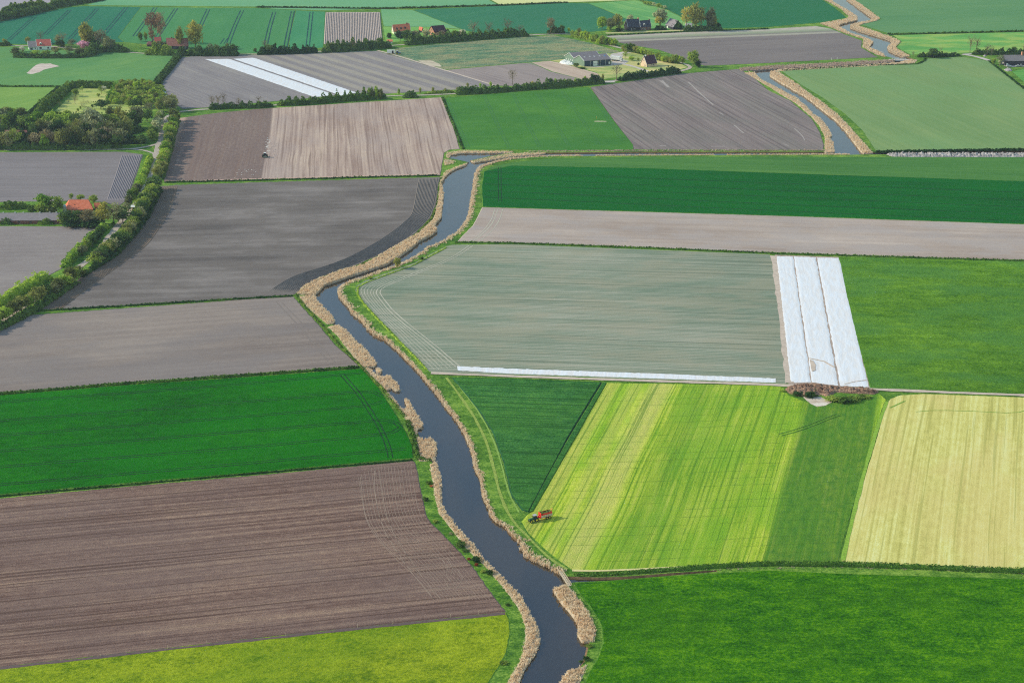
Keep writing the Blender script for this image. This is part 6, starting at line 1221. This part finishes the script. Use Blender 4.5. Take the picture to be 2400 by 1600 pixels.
# ------------------------------------------------------------------ bridges
a_, b_ = Vector(G(1312, 1338, LZ)), Vector(G(1333, 1370, LZ)); r0 = empty('footbridge', (a_ + b_) / 2, math.atan2((b_ - a_).y, (b_ - a_).x)); tag(r0, 'weathered plank footbridge where the side ditch meets the river', 'bridge')
Lb = (b_ - a_).length + 2.0
m = MB(); n = int(Lb / .3)
for i in range(n): m.box(-Lb / 2 + (i + .5) * Lb / n, 0, .12 + rnd.uniform(-.01, .01), Lb / n * .86, 1.3, .09)
m.build('deck', M_wood, r0)
for sy in (-.66, .66):
    m = MB().box(0, sy, 1.05, Lb, .09, .09).box(0, sy, .6, Lb, .06, .07); m.build('railing', M_wood, r0)
    for i in range(9): MB().box(-Lb / 2 + .2 + i * (Lb - .4) / 8, sy * 1.05, .1, .1, .1, 1.95).build('post', M_wood, r0)
MB().box(-.0, .45, -.02, Lb, .15, .18).box(0, -.45, -.02, Lb, .15, .18).build('beam', M_woodd, r0)
for q in (-.33, 0, .33): MB().box(Lb * q, .5, -.6, .2, .2, 1.4).box(Lb * q, -.5, -.6, .2, .2, 1.4).build('pile', M_woodd, r0)
a_, b_ = Vector(G(2093, 141, LZ)), Vector(G(2124, 141, LZ)); r0 = empty('road_bridge', (a_ + b_) / 2, math.atan2((b_ - a_).y, (b_ - a_).x)); tag(r0, 'small far road bridge with white railings', 'bridge')
Lb = (b_ - a_).length
MB().box(0, 0, .15, Lb + 6, 4.4, .35).build('deck', M_gravel, r0)
for sy in (-2.1, 2.1):
    MB().box(0, sy, 1.35, Lb, .16, .16).box(0, sy, .9, Lb, .12, .12).build('railing', M_white, r0)
    for i in range(6): MB().box(-Lb / 2 + .1 + i * (Lb - .2) / 5, sy, .85, .18, .18, 1.1).build('post', M_white, r0)
for sx in (-1, 1): MB().box(sx * (Lb / 2 - 1), 0, -.5, .8, 4.2, 1.2).build('abutment', M_stone, r0)

# ------------------------------------------------------------------ vehicles
def wheel(root, x, y, r, w, name='wheel'):
    t = MB().wheel(0, 0, 0, r, w).build(name, M_tyre, root, smooth=False); t.location = (x, y, r)
    MB().tube([(0, -w * .52, 0), (0, w * .52, 0)], [r * .5, r * .5], 12).build('hub', M_hub, t); return t
def tractor(px, ang, body, label, s=1.0, cabroof=None, dual=False):
    r0 = empty('tractor', G(px[0], px[1], FZ), ang); tag(r0, label, 'tractor')
    MB().box(1.25 * s, 0, 1.32 * s, 1.95 * s, .85 * s, .75 * s, tx=.94, ty=.8).box(2.3 * s, 0, 1.2 * s, .25 * s, .7 * s, .5 * s).build('hood', body, r0, .06)
    MB().box(-.1 * s, 0, .95 * s, 3.6 * s, .6 * s, .45 * s).box(2.05 * s, 0, .72 * s, .3 * s, 1.5 * s, .2 * s).build('chassis', M_dkgrey, r0)
    cb = MB().box(-.35 * s, 0, 2.05 * s, 1.45 * s, 1.45 * s, 1.45 * s, tx=.86, ty=.9).build('cab', M_glass, r0, .03)
    MB().box(-.35 * s, 0, 2.85 * s, 1.6 * s, 1.5 * s, .2 * s).build('roof', cabroof or body, cb, .05)
    for sx in (-1, 1):
        for sy in (-1, 1): MB().tube([(-.35 * s + sx * .68 * s, sy * .68 * s, 1.35 * s), (-.35 * s + sx * .6 * s, sy * .63 * s, 2.78 * s)], .05 * s, 4).build('pillar', body, cb)
    for sy in (-1, 1):
        MB().tube([(-.75 * s + 1.0 * s * math.cos(a), sy * .9 * s, .92 * s + 1.02 * s * math.sin(a)) for a in (.5, .95, 1.4, 1.85, 2.3)], .16 * s, 5).build('mudguard', body, r0)
        wheel(r0, -.75 * s, sy * .95 * s, .92 * s, .52 * s); wheel(r0, 1.75 * s, sy * .85 * s, .64 * s, .40 * s)
        if dual: wheel(r0, -.75 * s, sy * 1.5 * s, .9 * s, .45 * s)
        MB().tube([(.35 * s, sy * .7 * s, 2.1 * s), (.5 * s, sy * 1.15 * s, 2.15 * s)], .03 * s, 4).box(.5 * s, sy * 1.18 * s, 2.2 * s, .06 * s, .2 * s, .35 * s).build('mirror', M_tyre, cb)
        MB().box(2.44 * s, sy * .24 * s, 1.25 * s, .04, .16 * s, .16 * s).build('headlight', M_glassl, r0)
    MB().tube([(.75 * s, .3 * s, 1.6 * s), (.75 * s, .3 * s, 2.5 * s)], .06 * s, 6).build('exhaust', M_dkgrey, r0)
    return r0
# heading of the loader: to the left and towards the camera
pa, pb = Vector(G(1292, 1211, FZ)), Vector(G(1246, 1222.5, FZ)); ang = math.atan2((pb - pa).y, (pb - pa).x)
tractor((1251.5, 1221.0), ang, M_tgreen, 'green tractor pulling the red loader wagon in the mown field', .90, cabroof=M_metal)
# gulls follow the far tractor
far = tractor((621.5, 368.3), math.pi / 2 + .06, M_tgreen, 'dark green tractor ploughing the pinkish field, seen from behind', 1.12, cabroof=M_white, dual=True)
pl = empty('plough', G(621.3, 370.0, FZ), math.pi / 2 + .06); tag(pl, 'seedbed harrow mounted behind the ploughing tractor', 'harrow')
MB().box(0, 0, .9, .3, 3.0, .25).box(-.7, 0, .7, .2, 3.0, .2).box(.4, 0, .8, 1.0, .3, .3).build('frame', M_shedg, pl)
for i in range(8): MB().tube([(-.5, -1.4 + i * .4, .8), (-.9, -1.4 + i * .4, .35), (-.6, -1.4 + i * .4, 0)], .04, 4).build('tine', M_metal, pl)
# loader wagon, x forward
wg = empty('loader_wagon', G(1277, 1214.3, FZ), ang + .02); wg.scale = (.9, .9, .88); tag(wg, 'red loader wagon full of cut grass behind the green tractor', 'trailer')
MB().box(-.2, 0, 1.15, 5.9, 1.9, .22).box(3.5, 0, 1.0, 1.7, .22, .2).build('chassis', M_red, wg)
for sy in (-1, 1):
    MB().box(-.3, sy * 1.12, 1.8, 5.4, .07, 1.1).build('lower_side', M_metal, wg, .02)
    MB().box(-.5, sy * 1.14, 2.75, 4.8, .06, .8).build('upper_side', plain('maroon_paint', C(128, 44, 38), .4, .4) if sy < 0 else M_red, wg, .02)
    for i in range(7): MB().box(-2.7 + i * .86, sy * 1.18, 2.2, .09, .07, 1.9).build('rib', M_red, wg)
fb = MB().box(2.45, 0, 2.3, .12, 2.2, 2.3).build('front_board', M_red, wg, .03); MB().box(2.56, 0, 2.2, .05, .5, .5).build('emblem', M_tyre, fb)
MB().box(-2.95, 0, 2.1, .12, 2.2, 1.9).build('tailgate', M_red, wg, .03)
ld = MB()
for i in range(26): ld.box(-2.5 + rnd.uniform(0, 4.6), rnd.uniform(-.75, .75), 2.7 + rnd.uniform(0, .35), rnd.uniform(.5, 1.1), rnd.uniform(.5, .9), rnd.uniform(.35, .6), rnd.uniform(0, 3), .6, .6)
ld.box(-.3, 0, 1.95, 5.2, 2.1, 1.3).build('grass_load', M_silage, wg, .05)
MB().tube([(-2.7, .4, 3.0), (-3.0, .3, 3.7), (-3.5, .1, 3.9)], [.2, .18, .14], 6).box(-3.2, .2, 3.9, .9, .7, .12, .3).build('discharge_flap', M_orange, wg)
MB().tube([(3.0, .25, 1.2), (3.3, .25, 1.9), (2.9, .25, 2.3)], .14, 6).box(3.1, -.3, 1.3, .8, .9, .6).build('pickup', M_red, wg, .03)
for sx in (-1.7, -.5):
    for sy in (-1, 1): wheel(wg, sx, sy * .98, .6, .42)
def truck(px, ang, label, boxm, cabm, L=8.5, H=3.4):
    r0 = empty('truck', G(px[0], px[1], FZ), ang); tag(r0, label, 'truck')
    MB().box(-1.4, 0, 1.0 + H / 2 - .1, L, 2.5, H - .9).build('cargo_box', boxm, r0, .06); MB().box(-.6, 0, .85, L + 2.6, 1.1, .3).build('chassis', M_dkgrey, r0)
    cb = MB().box(L / 2 - .1, 0, 1.85, 2.1, 2.4, 2.3, tx=.88, ty=.96).build('cab', cabm, r0, .1); MB().box(L / 2 + .96, 0, 2.25, .1, 2.0, .85).build('windscreen', M_glass, cb)
    for sy in (-1, 1): MB().box(L / 2 + .1, sy * 1.2, 2.2, .9, .05, .7).build('side_window', M_glass, cb); MB().box(L / 2 + .98, sy * .85, 1.1, .06, .35, .22).build('headlight', M_glassl, cb)
    for sx in (L / 2 - .2, -L * .35, -L * .5, -.5):
        for sy in (-1, 1): wheel(r0, sx, sy * 1.05, .5, .32)
    return r0
pa, pb = Vector(G(1434, 141, FZ)), Vector(G(1456, 146, FZ))
truck((1446.5, 143.6), math.atan2((pb - pa).y, (pb - pa).x) * .55, 'white truck parked right of the twin-gabled green shed', M_white, M_white, 8.6, 3.9)
# box trailer with tractor in the vegetable field
bt = empty('box_trailer', G(916.6, 127.2, FZ), .02); tag(bt, 'pale box trailer with an open side at the corner of the vegetable field', 'trailer')
bx = MB().box(0, 0, 2.3, 7.2, 2.5, 2.9).build('cargo_box', M_white, bt, .05); MB().box(1.6, -1.27, 2.2, 1.7, .06, 2.5).build('door_opening', M_tar, bx)
MB().box(0, 0, .75, 7.6, 1.0, .25).build('chassis', M_red, bt); MB().box(5.0, -1.5, .6, 2.6, .5, .4).build('step', M_white, bt)
for sx in (-2.4, -1.3, 2.6):
    for sy in (-1, 1): wheel(bt, sx, sy * 1.05, .5, .35)
tractor((932.5, 127.4), .02, M_blue, 'dark blue tractor coupled to the pale box trailer', 1.12, cabroof=M_metal)
def car(px, ang, label, col, z=FZ + .1):
    r0 = empty('car', G(px[0], px[1], z), ang); tag(r0, label, 'car')
    MB().box(0, 0, .62, 4.3, 1.75, .6, tx=.95, ty=.92).build('body', col, r0, .1); c = MB().box(-.25, 0, 1.16, 2.6, 1.6, .56, tx=.72, ty=.82).build('cabin', M_glass, r0, .05)
    MB().box(-.3, 0, 1.45, 1.8, 1.3, .06).build('roof', col, c, .02)
    for sx in (-1.35, 1.35):
        for sy in (-1, 1): wheel(r0, sx, sy * .8, .32, .2)
    for sy in (-1, 1): MB().box(2.12, sy * .6, .7, .06, .35, .16).build('headlight', M_glassl, r0); MB().box(-2.12, sy * .62, .72, .06, .3, .16).build('tail_light', M_red, r0)
    return r0
car((368, 424.5), .04, 'light blue car parked at the field entrance beside the lane', M_blue)
car((2364, 156), .2, 'white car in front of the right-hand barn, nearest the gable', M_white); car((2386, 156.2), .1, 'white car at the right side of the barn door', M_white); car((2394, 156.4), -.1, 'pale car furthest right in front of the barn', M_metal)
car((1609, 72), .8, 'pale car under the small shed by the far poplars', M_metal); car((1458, 73.5), .1, 'white car left of the black farmhouse', M_white)

# ------------------------------------------------------------------ heaps, rocks, odd things
def heap(name, px, hmax, mat, label, cat, z=FZ - .05, step=.55, rough=.5, seed=3, kind=None, clods=0, cm=None):
    """irregular mound over a traced outline"""
    P = [Vector((G(x, y, z)[0], G(x, y, z)[1], 0)) for x, y in px]; x0 = min(p.x for p in P); x1 = max(p.x for p in P); y0 = min(p.y for p in P); y1 = max(p.y for p in P)
    X, Y = np.meshgrid(np.arange(x0, x1 + step, step), np.arange(y0, y1 + step, step)); D = np.full(X.shape, 1e9); ins = np.zeros(X.shape, bool)
    for i in range(len(P)):
        a, b = P[i], P[(i + 1) % len(P)]; dx, dy = b.x - a.x, b.y - a.y; t = np.clip(((X - a.x) * dx + (Y - a.y) * dy) / (dx * dx + dy * dy + 1e-9), 0, 1)
        D = np.minimum(D, np.hypot(X - a.x - t * dx, Y - a.y - t * dy)); c = ((a.y > Y) != (b.y > Y)) & (X < (dx) * (Y - a.y) / (dy if abs(dy) > 1e-9 else 1e-9) + a.x); ins ^= c
    Hh = np.where(ins, hmax * (1 - np.exp(-D / 1.2)) * (1 + rough * snoise(X, Y, 6, seed) + rough * .7 * snoise(X, Y, 2.3, seed + 1)) + nrs.uniform(-.22, .22, X.shape) * np.minimum(D, 1), -.3)
    V = np.stack([X + nrs.uniform(-.15, .15, X.shape), Y + nrs.uniform(-.15, .15, X.shape), z + np.clip(Hh, -.3, None)], -1).reshape(-1, 3)
    n, m = X.shape; I = np.arange(n * m).reshape(n, m); keep = (ins[:-1, :-1] | ins[1:, :-1] | ins[1:, 1:] | ins[:-1, 1:]).reshape(-1)
    F = np.stack([I[:-1, :-1], I[:-1, 1:], I[1:, 1:], I[1:, :-1]], -1).reshape(-1, 4)[keep]
    o = link(name, mesh_np(name, V, F, mat)); tag(o, label, cat, None, kind); return o
M_muck = field_mat('manure_soil', C(84, 64, 54), C(146, 118, 100), C(196, 164, 138), 0, streak=0, patch=.5, ps=5, grain=.6, gs=.7, bump=1.0, bd=.4, tint=C(138, 116, 98), tint_amt=.7, ts=5)
heap('soil_heap', [(1838, 912), (1850, 905), (1880, 901), (1912, 899), (1940, 905), (1990, 908), (2040, 911), (2062, 918), (2050, 924), (2000, 922), (1960, 919), (1940, 930), (1925, 925), (1900, 930), (1875, 928), (1850, 922)], 1.3, M_muck, 'long lumpy heap of brown earth and manure below the white covers', 'heap', rough=.45)
for (x, y, h_, w_, m_, l_) in [(1898, 930, 13, 26, 'dark', 'dark green bush on the front of the brown heap'), (1870, 925, 8, 24, 'dark', 'dark weeds on the left part of the brown heap'), (1912, 918, 7, 14, 'dark', 'small dark bush on top of the brown heap'), (1952, 938, 10, 30, 'green', 'green weed clump left of centre under the brown heap'), (1975, 942, 14, 32, 'green', 'largest green weed clump under the brown heap'), (2000, 938, 10, 30, 'green', 'green weed clump right of the largest one'), (2026, 932, 7, 26, 'green', 'rightmost low weed clump under the brown heap'), (1834, 917, 6, 14, 'bright', 'bright weeds at the left end of the brown heap'), (1913, 929, 4, 10, 'dark', 'tiny dark weed tuft above the sand patch')]:
    tree(x, y, h_, w_, 'bush', m_, l_, 'bushes round the brown heap', 'bush')
M_rub = field_mat('rubble', C(128, 126, 128), C(170, 168, 166), C(206, 204, 202), 0, streak=0, patch=.5, ps=6, grain=.6, gs=.7, bump=1.0, bd=.4)
heap('rubble', [(2076, 361.5), (2150, 361.2), (2400, 361.8), (2640, 361), (2640, 367.5), (2400, 368.4), (2150, 368.4), (2090, 367)], 1.5, M_rub, 'long bank of grey rubble along the right part of the canal', None, kind='stuff', rough=.6)
heap('sheeted_heap', [(1311, 147), (1318, 143.5), (1330, 144.5), (1346, 150), (1344, 153), (1328, 152), (1316, 150)], 1.9, M_white, 'white sheeted heap at the left gable of the green shed', 'heap', rough=.3)
heap('stone_heap', [(2352, 164), (2360, 160), (2370, 162), (2372, 167), (2360, 168)], .9, M_rub, 'small grey stone heap below the right-hand farm', 'heap')
heap('stone_heap', [(2304, 131), (2310, 129), (2312, 132.5), (2306, 133.5)], 1.4, M_rub, 'grey stone pile left of the right-hand farm', 'heap')
def bird(px, label, s=1.0, z=FZ, group=None, name='gull', standing=False):
    V = [(-.35, 0, .0), (-.1, .09, .02), (.2, .1, .03), (.38, .04, .06), (.5, 0, .06), (.38, -.04, .06), (.2, -.1, .03), (-.1, -.09, .02), (0, 0, .12), (.35, 0, .12), (0, 0, -.08), (.3, 0, -.04),
         (.1, .62, .16), (-.1, .6, .15), (.1, -.62, .16), (-.1, -.6, .15)]
    F = [(0, 1, 8), (1, 2, 8), (2, 9, 8), (2, 3, 9), (3, 4, 9), (4, 5, 9), (5, 6, 9), (6, 8, 9), (6, 7, 8), (7, 0, 8), (1, 0, 10), (2, 1, 10), (11, 2, 10), (3, 2, 11), (4, 3, 11), (5, 4, 11), (6, 5, 11), (10, 6, 11), (7, 6, 10), (0, 7, 10)]
    if not standing: F += [(1, 13, 12, 2), (7, 6, 14, 15)]
    me = bpy.data.meshes.new(name); me.from_pydata([(a * s, b * s, c * s) for a, b, c in V], [], F); me.materials.append(M_white); me.update()
    o = link(name, me, None, G(px[0], px[1], z)); o.rotation_euler = (0, 0, rnd.uniform(0, 6.28)); tag(o, label, 'bird', group); return o
for i in range(26): f = rnd.random(); bird((623 + rnd.gauss(2, 3.2) + f * 6, 354 - f * 30 + rnd.uniform(-3, 3)), 'white gull following the ploughing tractor', 1.15, FZ + rnd.uniform(.3, 3), 'gulls behind the far tractor')
for i in range(16): bird((rnd.uniform(548, 612), rnd.uniform(398, 418)), 'white gull on the dark strip of the ploughed pinkish field', 1.0, FZ + .15, 'gulls on the ploughed field')
bird((2261, 209), 'white bird standing alone in the pale green field', 2.0, FZ + .9, None, 'white_bird', True)
for (x, y) in [(1122, 1438), (1056, 1446), (921, 1462), (838, 1470), (669, 1490), (485, 1508), (393, 1519), (296, 1530), (235, 1537)]:
    o = MB().tube([(0, 0, -.2), (.02, 0, 1.3)], [.07, .06], 6).tube([(0, -.02, 1.05), (0, .12, 1.1)], .03, 4).build('fence_post', M_wood); o.location = G(x, y, FZ); tag(o, 'pale thin post on the edge between ploughed field and meadow', 'post', 'posts along the meadow edge')
for (x, y) in [(1949, 141), (1962, 140)]:
    o = MB().tube([(0, 0, -.2), (0, 0, 1.8)], [.16, .14], 6).box(0, 0, 1.85, .36, .36, .12).build('marker_post', M_white); o.location = G(x, y, LZ); tag(o, 'white marker post on the bank of the narrow upper canal', 'post', 'white marker posts')
o = MB().tube([(0, 0, -.2), (0, 0, 1.7)], .06, 6).box(0, 0, 1.5, .5, .5, .35).build('marker_post', M_orange); o.location = G(1398, 279, FZ); tag(o, 'yellow marker standing beside the bare patch in the far green field', 'post')
o = MB().tube([(0, 0, -.2), (0, 0, 1.7)], .1, 6).box(0, 0, 1.5, .5, .4, .8).build('marker_post', M_red); o.location = G(863, 116, FZ); tag(o, 'red marker on the verge below the thicket', 'post')
o = MB().tube([(0, 0, -.2), (0, 0, 2.2)], .12, 6).box(0, 0, 2.1, .9, .12, .7).build('road_sign', M_white); o.location = G(1634, 157, LZ); tag(o, 'small white sign at the lane mouth beside the lone tree', 'sign')
field('bare_patch', jag([(1392, 284), (1402, 283), (1420, 284), (1422, 286), (1405, 286.5), (1394, 286)], .8, 4), plain('thin_crop', C(150, 162, 122), nz=.2), z=FZ + .14, zb=None)
# ------------------------------------------------------------------ haze
hz = bpy.data.materials.new('haze'); hz.use_nodes = True; nt = hz.node_tree
nt.nodes.remove(nt.nodes['Principled BSDF']); pv = nt.nodes.new('ShaderNodeVolumePrincipled')
pv.inputs['Color'].default_value = (.72, .84, 1.0, 1); pv.inputs['Density'].default_value = 0.00005; pv.inputs['Anisotropy'].default_value = .2
nt.links.new(pv.outputs[0], nt.nodes['Material Output'].inputs['Volume'])
hb = MB().box(0, 3800, 142, 17000, 9400, 288).build('haze', hz); tag(hb, None, None, None, 'stuff'); hb.display_type = 'WIRE'
